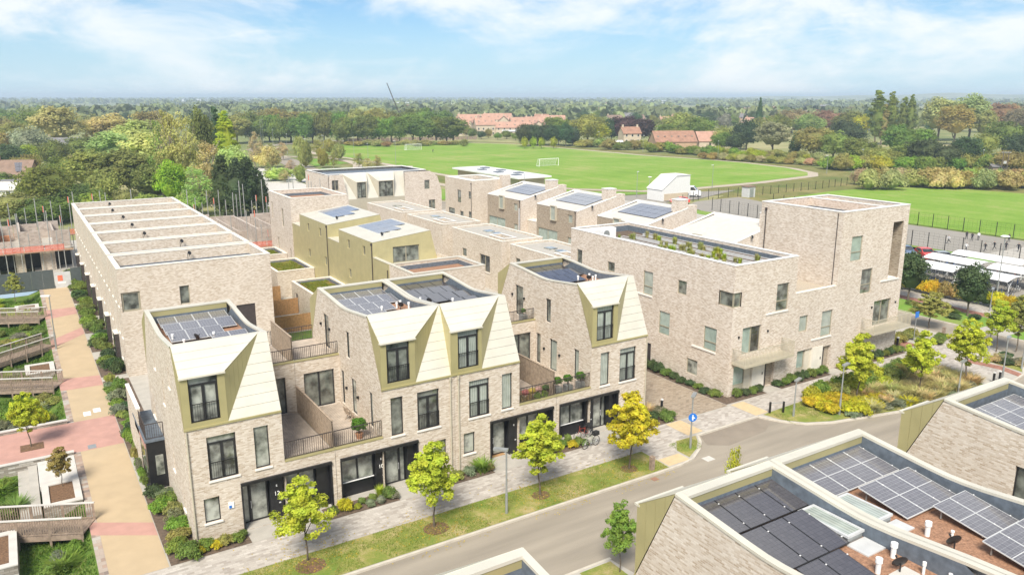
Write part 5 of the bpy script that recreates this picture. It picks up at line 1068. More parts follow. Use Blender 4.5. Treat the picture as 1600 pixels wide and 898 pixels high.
# trees and bushes: kind, x, y, height, width, colour, stand
TREES = [
  ('broad', 2.0, 498.6, 13.7, 23.6, 'olive', 'L'), ('broad', 13.9, 464.3, 18.6, 21.1, 'green', 'L'), ('tall', 18.1, 378.1, 20.2, 21.1, 'feather', 'L'), ('broad', 7.6, 345.8, 12.9, 15.7, 'silver', 'Lsilver'), ('broad', 0.0, 318.6, 8.4, 15.1, 'dark', 'L'), ('broad', 6.8, 320.2, 7.7, 9.2, 'lime', 'L'),
  ('conifer', 48.2, 757.0, 14.4, 10.6, 'dark', 'L'), ('conifer', 55.4, 752.5, 14.9, 9.5, 'dark', 'L'), ('conifer', 63.7, 730.2, 13.6, 10.3, 'dark', 'L'), ('broad', 44.6, 526.4, 13.4, 19.4, 'olive', 'L'), ('tall', 39.1, 382.9, 16.6, 23.1, 'feather', 'L'), ('broad', 4.9, 419.1, 12.5, 17.1, 'olive', 'L'),
  ('broad', -0.7, 377.4, 9.9, 10.2, 'brown', 'L'), ('broad', -0.1, 657.1, 15.0, 22.1, 'green', 'L'), ('tall', 36.3, 287.2, 16.6, 20.2, 'feather', 'L'), ('tall', 25.9, 246.7, 14.5, 17.2, 'feather', 'L'), ('broad', 62.2, 440.2, 16.7, 20.7, 'olive', 'L'), ('tall', 31.5, 216.2, 16.0, 18.1, 'feather', 'L'),
  ('tall', 23.2, 203.4, 12.2, 14.9, 'green', 'L'), ('tall', 16.1, 210.7, 12.1, 11.8, 'brown', 'Lbrown'), ('broad', 6.1, 189.5, 9.8, 12.8, 'green', 'L'), ('broad', 12.5, 241.9, 8.6, 11.3, 'green', 'L'), ('broad', 0.2, 177.1, 6.2, 11.0, 'olive', 'L'), ('broad', 4.4, 172.5, 5.3, 9.7, 'green', 'L'),
  ('broad', 11.0, 186.4, 6.2, 10.1, 'green', 'L'), ('broad', 19.8, 185.3, 5.0, 5.7, 'brown', 'L'), ('tall', 25.8, 186.3, 9.7, 10.6, 'green', 'L'), ('tall', 28.6, 179.8, 10.8, 7.6, 'lime', 'Llime'), ('sparse', 30.2, 186.0, 23.3, 9.0, 'feather', 'Ltall'), ('sparse', 32.8, 184.3, 22.2, 7.9, 'feather', 'Ltall'),
  ('sparse', 29.2, 191.6, 20.7, 7.2, 'olive', 'Ltall'), ('tall', 40.7, 207.2, 21.1, 7.3, 'green', 'L'), ('poplar', 47.8, 223.3, 22.4, 4.2, 'dark', 'L'), ('poplar', 49.0, 218.9, 22.2, 6.8, 'ygreen', 'Lpop'), ('sparse', 36.8, 181.8, 16.0, 8.4, 'feather', 'Ltall'), ('tall', 43.8, 190.4, 13.1, 8.1, 'feather', 'L'),
  ('sparse', 31.2, 167.2, 11.0, 7.7, 'feather', 'Ltall'), ('conifer', 35.6, 164.5, 13.0, 8.5, 'dark', 'Lcon'), ('conifer', 40.9, 165.4, 13.0, 9.2, 'dark', 'Lcon'), ('conifer', 38.0, 163.0, 12.3, 9.0, 'dark', 'Lcon'), ('conifer', 42.9, 164.1, 9.2, 5.3, 'dark', 'Lcon'), ('sparse', 70.6, 274.0, 13.0, 6.5, 'straw', 'Ltall'),
  ('bush', 74.3, 271.7, 6.7, 8.6, 'straw', 'L'), ('bush', 64.9, 228.3, 3.9, 8.4, 'feather', 'L'), ('broad', 16.9, 194.3, 8.2, 8.4, 'olive', 'L'), ('broad', 24.2, 342.5, 9.4, 14.5, 'green', 'L'), ('broad', 13.9, 309.8, 9.9, 10.8, 'green', 'L'), ('broad', -2.6, 237.8, 5.5, 8.1, 'green', 'L'),
  ('broad', 4.8, 281.7, 7.0, 8.9, 'olive', 'L'), ('bush', 13.9, 181.3, 4.5, 7.8, 'fresh', 'L'), ('bush', 7.8, 175.1, 4.0, 7.4, 'fresh', 'L'), ('bush', 23.4, 180.8, 3.9, 6.7, 'olive', 'L'), ('bush', 30.5, 170.9, 4.5, 6.5, 'olive', 'L'), ('tall', 99.9, 420.1, 14.5, 16.8, 'olive', 'M'),
  ('broad', 108.8, 429.5, 16.3, 13.0, 'green', 'M'), ('broad', 112.8, 422.4, 14.3, 13.2, 'green', 'M'), ('broad', 118.2, 425.9, 15.0, 17.5, 'fresh', 'M'), ('broad', 118.7, 410.6, 13.7, 13.1, 'green', 'M'), ('broad', 127.1, 419.1, 13.5, 18.1, 'green', 'M'), ('broad', 128.5, 402.5, 15.7, 13.5, 'green', 'M'),
  ('broad', 135.6, 408.7, 14.6, 13.5, 'green', 'M'), ('broad', 138.0, 398.9, 17.0, 12.5, 'green', 'M'), ('broad', 145.1, 398.6, 16.1, 14.2, 'fresh', 'M'), ('broad', 143.2, 383.5, 14.0, 12.3, 'green', 'M'), ('broad', 154.7, 394.6, 13.5, 14.6, 'green', 'M'), ('tall', 152.9, 378.1, 15.6, 13.2, 'green', 'M'),
  ('broad', 164.5, 390.7, 13.0, 15.5, 'fresh', 'M'), ('tall', 170.1, 386.7, 13.3, 14.2, 'fresh', 'M'), ('broad', 171.8, 380.6, 13.7, 14.4, 'green', 'M'), ('tall', 179.8, 382.4, 15.8, 14.4, 'green', 'M'), ('tall', 179.0, 370.2, 13.2, 17.6, 'green', 'M'), ('broad', 187.5, 370.0, 13.9, 14.6, 'green', 'M'),
  ('broad', 192.9, 369.2, 12.5, 14.8, 'green', 'M'), ('tall', 195.4, 366.4, 13.7, 17.0, 'green', 'M'), ('broad', 129.2, 526.3, 14.1, 18.0, 'olive', 'M2'), ('broad', 135.1, 509.0, 15.4, 17.6, 'olive', 'M2'), ('broad', 150.1, 525.2, 16.6, 18.3, 'olive', 'M2'), ('broad', 160.6, 523.7, 14.3, 18.5, 'brown', 'M2'),
  ('broad', 164.2, 500.7, 14.3, 17.9, 'olive', 'M2'), ('broad', 176.1, 503.6, 14.0, 18.2, 'brown', 'M2'), ('broad', 187.9, 505.0, 14.8, 18.4, 'green', 'M2'), ('broad', 195.3, 494.7, 16.2, 18.3, 'olive', 'M2'), ('broad', 195.9, 468.6, 17.0, 17.5, 'olive', 'M2'), ('broad', 211.5, 478.4, 15.2, 18.1, 'green', 'M2'),
  ('broad', 220.7, 473.1, 16.6, 18.1, 'green', 'M2'), ('broad', 222.7, 453.2, 17.2, 17.6, 'green', 'M2'), ('broad', 234.6, 453.6, 15.1, 17.8, 'green', 'M2'), ('bush', 128.9, 378.7, 2.9, 5.4, 'pale', 'Mb'), ('bush', 131.4, 372.3, 3.2, 6.9, 'brown', 'Mb'), ('bush', 137.5, 375.6, 2.5, 4.4, 'russet', 'Mb'),
  ('bush', 142.9, 376.9, 2.1, 5.4, 'brown', 'Mb'), ('bush', 145.0, 369.6, 2.3, 7.3, 'brown', 'Mb'), ('bush', 150.7, 371.5, 2.7, 7.9, 'pale', 'Mb'), ('bush', 151.7, 361.9, 3.0, 7.5, 'pale', 'Mb'), ('bush', 154.9, 357.8, 2.4, 6.2, 'russet', 'Mb'), ('bush', 163.7, 366.1, 1.7, 5.8, 'pale', 'Mb'),
  ('bush', 168.5, 365.3, 2.5, 7.0, 'pale', 'Mb'), ('bush', 167.8, 352.9, 3.2, 6.5, 'pale', 'Mb'), ('bush', 173.2, 353.5, 2.9, 7.6, 'brown', 'Mb'), ('bush', 180.9, 358.4, 1.9, 5.1, 'pale', 'Mb'), ('bush', 183.9, 353.7, 2.2, 7.3, 'olive', 'Mb'), ('bush', 188.9, 353.1, 2.0, 6.3, 'olive', 'Mb'),
  ('bush', 186.6, 339.0, 3.3, 4.7, 'olive', 'Mb'), ('sparse', 90.5, 341.2, 7.3, 4.9, 'pale', 'Mp'), ('sparse', 89.2, 320.6, 6.2, 5.5, 'pale', 'Mp'), ('sparse', 88.1, 302.1, 7.5, 5.7, 'straw', 'Mp'), ('bush', 97.9, 311.2, 8.3, 6.2, 'olive', 'Mp'), ('bush', 84.9, 265.0, 8.4, 4.4, 'olive', 'Mp'),
  ('sparse', 107.1, 317.6, 7.3, 6.9, 'olive', 'Mp'), ('bush', 114.9, 325.8, 5.5, 6.1, 'olive', 'Mp'), ('bush', 89.8, 261.9, 6.7, 4.2, 'olive', 'Mp'), ('sparse', 92.9, 260.0, 6.3, 4.2, 'olive', 'Mp'), ('bush', 106.1, 290.8, 5.9, 5.1, 'olive', 'Mp'), ('sparse', 62.6, 229.8, 5.7, 3.2, 'pale', 'Mp'),
  ('sparse', 72.0, 239.3, 5.6, 4.2, 'straw', 'Mp'), ('bush', 68.7, 219.8, 4.7, 4.2, 'olive', 'Mp'), ('sparse', 69.8, 213.2, 4.4, 2.8, 'pale', 'Mp'), ('sparse', 64.9, 222.2, 4.0, 4.1, 'straw', 'Mp'), ('sparse', 99.9, 255.6, 5.7, 5.1, 'pale', 'Mp'), ('sparse', 99.0, 244.9, 4.7, 4.4, 'straw', 'Mp'),
  ('sparse', 105.4, 252.1, 4.6, 4.2, 'pale', 'Mp'), ('broad', 208.8, 320.6, 11.2, 7.9, 'dark', 'Hedge'), ('broad', 214.5, 323.2, 11.3, 8.0, 'dark', 'Hedge'), ('broad', 220.8, 326.3, 10.4, 8.2, 'dark', 'Hedge'), ('broad', 227.0, 329.4, 10.9, 8.3, 'dark', 'Hedge'), ('broad', 226.5, 322.5, 10.2, 8.2, 'dark', 'Hedge'),
  ('broad', 231.4, 323.5, 10.1, 8.2, 'dark', 'Hedge'), ('broad', 228.1, 313.0, 11.5, 8.0, 'dark', 'Hedge'), ('broad', 236.0, 318.0, 10.1, 8.2, 'dark', 'Hedge'), ('broad', 259.2, 336.3, 14.7, 18.2, 'olive', 'R'), ('broad', 267.6, 377.2, 12.5, 16.9, 'green', 'R'), ('broad', 264.0, 333.2, 10.5, 13.5, 'ygreen', 'R'),
  ('broad', 273.6, 334.4, 12.9, 10.2, 'dark', 'R'), ('broad', 285.9, 305.7, 10.2, 13.1, 'green', 'R'), ('broad', 309.8, 318.9, 15.5, 26.3, 'olive', 'R'), ('broad', 308.7, 305.0, 13.7, 18.2, 'fresh', 'R'), ('broad', 273.6, 288.1, 8.5, 12.4, 'olive', 'R'), ('broad', 294.7, 274.8, 9.7, 16.8, 'olive', 'R'),
  ('broad', 272.9, 255.1, 8.1, 11.5, 'green', 'R'), ('broad', 282.1, 249.3, 14.0, 13.8, 'dark', 'R'), ('broad', 265.4, 240.0, 8.8, 9.9, 'dark', 'R'), ('conifer', 440.1, 379.3, 23.6, 7.1, 'dark', 'R'), ('tall', 272.2, 226.5, 13.6, 15.6, 'silver', 'R'), ('conifer', 271.2, 214.1, 10.1, 8.3, 'dark', 'R'),
  ('broad', 268.6, 203.4, 12.0, 16.7, 'olive', 'R'), ('broad', 269.8, 195.0, 10.8, 13.8, 'olive', 'R'), ('broad', 305.5, 214.8, 13.7, 16.5, 'dark', 'R'), ('broad', 261.5, 178.7, 9.1, 14.9, 'green', 'R'), ('poplar', 366.2, 242.0, 28.2, 8.9, 'green', 'R'), ('poplar', 372.1, 238.3, 28.8, 7.3, 'green', 'R'),
  ('poplar', 377.0, 235.2, 24.8, 5.7, 'green', 'R'), ('poplar', 380.2, 233.2, 27.3, 5.7, 'green', 'R'), ('poplar', 368.9, 240.3, 21.1, 7.0, 'olive', 'R'), ('tall', 289.8, 182.3, 13.5, 11.4, 'green', 'R'), ('broad', 279.2, 167.5, 12.7, 14.9, 'green', 'R'), ('tall', 426.9, 245.0, 24.2, 22.9, 'pale', 'R'),
  ('tall', 440.7, 236.3, 25.3, 22.9, 'pale', 'R'), ('tall', 399.1, 221.3, 20.5, 19.1, 'olive', 'R'), ('tall', 434.9, 225.4, 17.0, 13.5, 'olive', 'R'), ('broad', 261.2, 153.8, 10.5, 13.0, 'dark', 'R'), ('broad', 262.7, 147.1, 8.7, 13.2, 'dark', 'R'), ('tall', 268.1, 143.7, 11.2, 10.6, 'dark', 'R'),
  ('broad', 338.7, 167.3, 14.5, 16.5, 'green', 'R'), ('broad', 299.5, 141.7, 11.8, 12.1, 'dark', 'R'), ('broad', 550.5, 275.2, 19.5, 26.8, 'russet', 'R'), ('broad', 499.5, 239.4, 17.0, 18.7, 'russet', 'R'), ('broad', 435.2, 347.9, 15.4, 27.6, 'russet', 'R'), ('broad', 454.3, 335.9, 15.4, 23.4, 'russet', 'R'),
  ('broad', 415.4, 319.7, 13.7, 19.6, 'olive', 'R'), ('broad', 436.3, 306.5, 15.2, 19.6, 'green', 'R'), ('broad', 399.9, 329.5, 13.7, 15.6, 'green', 'R'), ('broad', 367.6, 314.1, 12.1, 16.2, 'olive', 'R'), ('broad', 428.9, 292.7, 13.3, 11.4, 'yellow', 'R'), ('bush', 265.6, 134.4, 5.6, 10.3, 'green', 'R'),
  ('broad', 266.8, 128.6, 7.5, 12.1, 'olive', 'R'), ('tall', 265.9, 162.9, 7.8, 11.2, 'olive', 'R'), ('broad', 248.9, 161.5, 7.1, 13.0, 'olive', 'R'), ('broad', 312.0, 160.8, 10.6, 9.7, 'olive', 'R'), ('broad', 279.3, 330.7, 14.3, 20.5, 'purple', 'Rpurple'), ('broad', 282.5, 321.6, 12.4, 18.9, 'purple', 'Rpurple'),
  ('broad', 227.2, 402.7, 6.1, 6.6, 'green', 'Tfront'), ('broad', 228.0, 393.9, 4.9, 5.8, 'dark', 'Tfront'), ('broad', 234.9, 397.8, 5.7, 5.1, 'brown', 'Tfront'), ('broad', 240.2, 386.2, 4.9, 7.2, 'green', 'Tfront'), ('broad', 237.3, 372.2, 4.4, 5.6, 'olive', 'Tfront'), ('broad', 232.4, 383.1, 4.2, 5.0, 'fresh', 'Tfront'),
  ('broad', 277.8, 406.5, 6.1, 10.2, 'green', 'Tfront'), ('broad', 231.2, 417.5, 7.0, 7.6, 'olive', 'Tfront'), ('broad', 292.7, 416.8, 7.9, 9.7, 'green', 'Tfront'), ('broad', 311.0, 426.3, 8.9, 10.9, 'olive', 'Tfront'), ('bush', 239.8, 320.5, 3.1, 8.1, 'fresh', 'Belt'), ('bush', 233.2, 305.0, 3.2, 10.1, 'olive', 'Belt'),
  ('bush', 238.5, 305.3, 3.2, 6.8, 'green', 'Belt'), ('bush', 238.6, 299.1, 3.9, 8.1, 'olive', 'Belt'), ('bush', 231.2, 283.8, 4.3, 9.4, 'olive', 'Belt'), ('bush', 233.6, 280.8, 3.1, 7.9, 'green', 'Belt'), ('bush', 236.5, 278.5, 4.0, 5.9, 'green', 'Belt'), ('bush', 241.1, 278.1, 4.0, 8.2, 'olive', 'Belt'),
  ('bush', 247.2, 279.4, 3.7, 8.7, 'olive', 'Belt'), ('bush', 235.3, 260.5, 3.4, 5.6, 'fresh', 'Belt'), ('bush', 240.2, 260.6, 3.7, 9.3, 'olive', 'Belt'), ('bush', 242.5, 257.9, 4.2, 7.1, 'fresh', 'Belt'), ('bush', 240.5, 250.7, 3.7, 8.9, 'fresh', 'Belt'), ('bush', 239.3, 244.5, 2.5, 8.5, 'olive', 'Belt'),
  ('bush', 240.8, 241.1, 3.4, 7.7, 'fresh', 'Belt'), ('bush', 239.8, 235.4, 2.5, 7.0, 'pale', 'Belt'), ('bush', 240.8, 231.8, 4.0, 7.1, 'fresh', 'Belt'), ('bush', 245.6, 231.8, 3.7, 5.5, 'ygreen', 'Belt'), ('bush', 250.6, 232.0, 2.5, 5.5, 'olive', 'Belt'), ('bush', 250.4, 227.3, 3.0, 5.5, 'fresh', 'Belt'),
  ('bush', 246.1, 219.1, 2.3, 8.1, 'ygreen', 'Belt'), ('bush', 247.9, 216.5, 3.6, 5.4, 'ygreen', 'Belt'), ('bush', 243.7, 208.7, 3.3, 6.4, 'ygreen', 'Belt'), ('bush', 249.3, 209.4, 2.9, 5.5, 'pale', 'Belt'), ('bush', 255.1, 210.3, 3.1, 7.3, 'olive', 'Belt'), ('bush', 257.6, 208.4, 2.3, 7.0, 'olive', 'Belt'),
  ('bush', 253.9, 201.4, 3.2, 4.9, 'olive', 'Belt'), ('bush', 255.6, 198.9, 3.1, 6.5, 'olive', 'Belt'), ('bush', 255.4, 195.0, 2.2, 7.2, 'ygreen', 'Belt'), ('bush', 253.5, 189.9, 3.2, 5.7, 'pale', 'Belt'), ('bush', 227.5, 221.6, 2.6, 5.4, 'brown', 'Belt'), ('bush', 228.5, 217.6, 2.6, 5.4, 'brown', 'Belt'),
  ('bush', 229.5, 213.6, 2.6, 5.3, 'straw', 'Belt'), ('bush', 230.5, 209.7, 2.6, 5.3, 'olive', 'Belt'), ('bush', 231.4, 205.9, 2.5, 5.2, 'straw', 'Belt'), ('bush', 232.4, 202.2, 2.5, 5.2, 'brown', 'Belt'), ('bush', 233.3, 198.5, 2.5, 5.2, 'straw', 'Belt'), ('bush', 234.2, 194.9, 2.5, 5.1, 'olive', 'Belt'),
  ('bush', 235.1, 191.3, 2.5, 5.1, 'olive', 'Belt'), ('bush', 236.0, 187.8, 2.4, 5.0, 'brown', 'Belt'), ('bush', 236.8, 184.4, 2.4, 5.0, 'straw', 'Belt'), ('bush', 237.7, 181.0, 2.4, 4.9, 'straw', 'Belt'), ('bush', 238.5, 177.7, 2.4, 4.9, 'olive', 'Belt'), ('bush', 239.3, 174.4, 2.4, 4.9, 'olive', 'Belt'),
  ('bush', 231.3, 167.3, 3.9, 8.5, 'fresh', 'Belt2'), ('bush', 229.1, 161.9, 5.2, 6.5, 'olive', 'Belt2'), ('bush', 234.1, 161.6, 4.4, 7.4, 'ygreen', 'Belt2'), ('bush', 238.4, 160.8, 4.4, 8.7, 'olive', 'Belt2'), ('bush', 240.6, 158.5, 4.3, 8.8, 'ygreen', 'Belt2'), ('bush', 245.2, 157.9, 4.0, 6.7, 'ygreen', 'Belt2'),
  ('bush', 249.0, 156.6, 3.7, 8.3, 'fresh', 'Belt2'), ('bush', 250.2, 153.8, 3.8, 9.1, 'fresh', 'Belt2'), ('bush', 252.0, 151.4, 4.0, 8.5, 'fresh', 'Belt2'), ('bush', 250.2, 146.8, 4.5, 7.5, 'fresh', 'Belt2'), ('bush', 255.3, 146.4, 4.5, 7.9, 'green', 'Belt2'), ('bush', 263.9, 147.8, 4.3, 6.5, 'green', 'Belt2'),
  ('bush', 262.2, 143.4, 4.9, 9.0, 'fresh', 'Belt2'), ('bush', 265.2, 141.8, 5.2, 8.9, 'olive', 'Belt2'), ('bush', 269.8, 140.9, 3.7, 7.7, 'green', 'Belt2'), ('bush', 274.7, 140.2, 4.7, 7.5, 'ygreen', 'Belt2'), ('bush', 273.8, 136.4, 3.9, 7.9, 'olive', 'Belt2'), ('bush', 280.4, 136.5, 4.5, 7.2, 'green', 'Belt2'),
  ('bush', 274.3, 130.3, 5.5, 7.2, 'fresh', 'Belt2'), ('bush', 196.2, 132.4, 4.2, 6.0, 'straw', 'Thicket'), ('bush', 187.0, 123.9, 5.1, 5.9, 'pale', 'Thicket'), ('bush', 191.9, 125.0, 5.0, 7.4, 'olive', 'Thicket'), ('bush', 193.1, 123.6, 5.3, 7.0, 'pale', 'Thicket'), ('bush', 192.4, 121.0, 4.9, 7.3, 'pale', 'Thicket'),
  ('bush', 201.0, 124.3, 4.7, 6.0, 'straw', 'Thicket'), ('bush', 204.4, 124.2, 4.6, 7.5, 'pale', 'Thicket'), ('bush', 203.6, 121.5, 4.3, 8.1, 'pale', 'Thicket'), ('bush', 205.0, 120.3, 4.5, 7.4, 'olive', 'Thicket'), ('bush', 205.5, 118.4, 5.0, 8.1, 'pale', 'Thicket'), ('bush', 205.0, 116.1, 4.4, 6.3, 'straw', 'Thicket'),
  ('bush', 210.0, 116.8, 4.9, 7.4, 'pale', 'Thicket'), ('bush', 207.6, 113.4, 4.9, 5.8, 'straw', 'Thicket'), ('bush', 211.1, 113.4, 4.8, 7.8, 'olive', 'Thicket'), ('bush', 214.6, 113.3, 4.9, 6.7, 'olive', 'Thicket'), ('bush', 219.1, 113.7, 4.7, 6.1, 'olive', 'Thicket'), ('bush', 213.3, 108.6, 4.9, 6.1, 'pale', 'Thicket'),
  ('bush', 222.0, 111.1, 4.4, 6.8, 'straw', 'Thicket'), ('bush', 227.0, 111.7, 4.1, 5.9, 'pale', 'Thicket'), ('bush', 217.9, 105.2, 4.8, 8.0, 'pale', 'Thicket'), ('bush', 225.4, 107.0, 4.9, 7.6, 'pale', 'Thicket'), ('bush', 229.6, 107.1, 4.0, 6.2, 'pale', 'Thicket'), ('bush', 225.7, 103.3, 4.8, 7.6, 'olive', 'Thicket'),
  ('broad', 202.6, 310.1, 5.5, 3.5, 'ygreen', 'Sap'), ('broad', 205.9, 308.0, 5.5, 3.5, 'ygreen', 'Sap'), ('broad', 209.1, 306.0, 5.5, 3.5, 'ygreen', 'Sap'), ('broad', 213.9, 303.0, 5.5, 3.5, 'ygreen', 'Sap'), ('broad', 340.0, 447.7, 8.6, 12.4, 'russet', 'Fill'), ('tall', 363.7, 452.4, 9.6, 10.7, 'olive', 'Fill'),
  ('broad', 360.0, 412.9, 8.2, 9.3, 'dark', 'Fill'), ('conifer', 388.8, 416.3, 9.5, 9.1, 'green', 'Fill'), ('broad', 399.9, 414.8, 10.0, 10.0, 'dark', 'Fill'), ('broad', 429.8, 416.5, 11.2, 12.8, 'dark', 'Fill'), ('broad', 400.6, 373.8, 12.8, 11.0, 'silver', 'Fill'), ('broad', 440.8, 381.7, 10.6, 9.3, 'dark', 'Fill'),
  ('broad', 424.9, 356.4, 11.6, 9.8, 'fresh', 'Fill'), ('conifer', 477.1, 377.9, 8.0, 10.4, 'russet', 'Fill'), ('broad', 486.1, 371.6, 9.7, 10.8, 'green', 'Fill'), ('tall', 470.3, 342.4, 9.4, 13.9, 'green', 'Fill'), ('broad', 505.2, 345.5, 8.9, 11.9, 'green', 'Fill'), ('tall', 511.6, 341.7, 12.5, 14.4, 'green', 'Fill'),
  ('broad', 513.4, 315.0, 10.9, 14.2, 'olive', 'Fill'), ('conifer', 548.2, 320.2, 8.1, 12.6, 'dark', 'Fill'), ('conifer', 584.6, 324.8, 12.1, 10.9, 'fresh', 'Fill'), ('broad', 559.9, 300.4, 12.1, 14.9, 'green', 'Fill'), ('tall', 575.5, 291.2, 12.8, 14.8, 'green', 'Fill'), ('broad', 589.4, 283.5, 9.7, 9.2, 'russet', 'Fill'),
  ('broad', 210.8, 588.0, 13.6, 10.8, 'green', 'Fill'), ('broad', 223.5, 593.0, 8.4, 13.0, 'dark', 'Fill'), ('conifer', 246.3, 581.3, 13.0, 12.7, 'green', 'Fill'), ('tall', 274.5, 622.1, 8.7, 14.9, 'green', 'Fill'), ('broad', 257.9, 549.1, 12.0, 10.1, 'green', 'Fill'), ('broad', 394.3, 517.6, 13.3, 10.8, 'dark', 'Fill'),
  ('broad', 425.7, 528.1, 13.7, 12.8, 'dark', 'Fill'), ('conifer', 432.8, 525.3, 11.4, 13.4, 'fresh', 'Fill'), ('broad', 423.7, 488.4, 11.6, 10.8, 'dark', 'Fill'), ('broad', 414.2, 457.3, 10.0, 9.2, 'olive', 'Fill'), ('broad', 448.3, 466.1, 11.4, 10.1, 'olive', 'Fill'), ('broad', 459.0, 446.8, 12.4, 14.7, 'dark', 'Fill'),
  ('broad', 460.0, 422.6, 9.9, 12.9, 'green', 'Fill'), ('broad', 494.0, 431.6, 12.8, 9.0, 'dark', 'Fill'), ('broad', 514.9, 445.3, 10.2, 12.5, 'silver', 'Fill'), ('conifer', 506.4, 405.5, 12.8, 14.7, 'olive', 'Fill'), ('tall', 515.0, 400.4, 9.2, 11.2, 'silver', 'Fill'), ('broad', 524.2, 379.5, 12.6, 11.4, 'green', 'Fill'),
  ('tall', 602.0, 424.7, 13.9, 9.8, 'green', 'Fill'), ('broad', 546.8, 367.4, 13.7, 11.9, 'dark', 'Fill'), ('broad', 563.9, 369.9, 14.0, 14.5, 'fresh', 'Fill'), ('broad', 572.2, 356.3, 11.9, 12.5, 'dark', 'Fill'), ('broad', 586.2, 344.2, 8.4, 9.3, 'fresh', 'Fill'), ('broad', 659.9, 360.3, 12.3, 10.6, 'olive', 'Fill'),
  ('broad', 654.3, 347.8, 9.1, 14.1, 'green', 'Fill'), ('broad', 668.3, 346.5, 12.9, 13.9, 'dark', 'Fill'), ('broad', 717.4, 350.6, 9.5, 14.7, 'green', 'Fill'), ('broad', 200.8, 719.8, 9.2, 9.1, 'green', 'Fill'), ('broad', 237.1, 789.0, 13.7, 12.0, 'green', 'Fill'), ('conifer', 234.2, 723.5, 11.0, 14.6, 'green', 'Fill'),
  ('broad', 261.6, 753.0, 12.3, 14.5, 'fresh', 'Fill'), ('tall', 257.1, 703.4, 9.0, 9.9, 'green', 'Fill'), ('broad', 269.5, 676.4, 14.0, 11.4, 'green', 'Fill'), ('broad', 302.0, 720.8, 9.7, 13.6, 'silver', 'Fill'), ('broad', 303.0, 690.8, 8.2, 14.3, 'green', 'Fill'), ('tall', 321.2, 671.6, 11.0, 12.6, 'dark', 'Fill'),
  ('conifer', 368.3, 736.9, 10.2, 9.2, 'dark', 'Fill'), ('broad', 470.3, 602.5, 9.7, 12.9, 'russet', 'Fill'), ('broad', 452.2, 569.0, 11.3, 14.8, 'green', 'Fill'), ('broad', 532.0, 623.8, 8.1, 13.4, 'dark', 'Fill'), ('broad', 494.4, 573.0, 8.3, 13.6, 'fresh', 'Fill'), ('tall', 503.9, 560.3, 9.4, 9.3, 'green', 'Fill'),
  ('broad', 519.2, 553.8, 13.3, 12.3, 'silver', 'Fill'), ('tall', 538.4, 546.6, 13.5, 12.4, 'dark', 'Fill'), ('broad', 533.1, 514.2, 13.7, 10.8, 'dark', 'Fill'), ('broad', 564.9, 526.2, 11.9, 13.4, 'green', 'Fill'), ('conifer', 633.2, 566.5, 11.1, 11.2, 'fresh', 'Fill'), ('conifer', 615.7, 539.6, 11.0, 12.4, 'silver', 'Fill'),
  ('broad', 592.6, 501.0, 8.7, 11.2, 'russet', 'Fill'), ('broad', 653.3, 526.9, 12.7, 10.6, 'green', 'Fill'), ('broad', 661.0, 505.6, 11.8, 13.2, 'silver', 'Fill'), ('conifer', 635.3, 462.2, 11.6, 9.3, 'russet', 'Fill'), ('conifer', 730.8, 518.9, 8.3, 12.0, 'green', 'Fill'), ('conifer', 692.2, 482.7, 10.5, 12.7, 'green', 'Fill'),
  ('conifer', 683.5, 449.6, 12.2, 9.6, 'olive', 'Fill'), ('conifer', 742.0, 466.7, 11.1, 13.3, 'olive', 'Fill'), ('broad', 717.6, 430.2, 9.6, 13.5, 'dark', 'Fill'), ('tall', 767.3, 451.5, 13.3, 12.1, 'silver', 'Fill'), ('tall', 799.6, 452.7, 9.3, 10.9, 'green', 'Fill'), ('broad', 814.7, 443.9, 14.0, 11.6, 'green', 'Fill'),
  ('broad', 828.8, 431.3, 8.8, 10.0, 'green', 'Fill'), ('broad', 790.2, 398.5, 13.5, 11.6, 'silver', 'Fill'), ('broad', 761.5, 368.4, 9.3, 13.0, 'fresh', 'Fill'), ('conifer', 254.8, 994.2, 9.9, 9.6, 'dark', 'Fill'), ('broad', 239.6, 885.0, 11.1, 12.8, 'olive', 'Fill'), ('tall', 296.8, 998.5, 12.6, 9.6, 'dark', 'Fill'),
  ('conifer', 283.5, 906.8, 8.3, 11.3, 'russet', 'Fill'), ('tall', 313.6, 955.0, 10.5, 14.3, 'dark', 'Fill'), ('broad', 292.6, 875.2, 10.5, 9.4, 'dark', 'Fill'), ('conifer', 347.5, 984.9, 8.6, 11.4, 'silver', 'Fill'), ('conifer', 354.2, 937.1, 8.2, 12.2, 'olive', 'Fill'), ('broad', 365.4, 908.6, 10.2, 11.8, 'olive', 'Fill'),
  ('broad', 377.8, 917.8, 11.7, 9.5, 'green', 'Fill'), ('broad', 405.3, 930.4, 9.8, 14.8, 'fresh', 'Fill'), ('broad', 360.1, 802.5, 13.9, 11.3, 'dark', 'Fill'), ('conifer', 424.7, 870.7, 12.9, 9.4, 'dark', 'Fill'), ('broad', 381.9, 778.7, 10.8, 12.3, 'green', 'Fill'), ('broad', 457.3, 885.7, 11.8, 11.8, 'olive', 'Fill'),
  ('broad', 466.7, 871.5, 12.2, 11.7, 'green', 'Fill'), ('broad', 484.3, 868.3, 8.5, 10.5, 'silver', 'Fill'), ('broad', 509.7, 853.3, 12.2, 10.8, 'dark', 'Fill'), ('conifer', 471.4, 766.0, 11.3, 9.7, 'green', 'Fill'), ('broad', 489.9, 774.7, 11.8, 14.3, 'green', 'Fill'), ('tall', 541.4, 806.6, 10.0, 9.8, 'fresh', 'Fill'),
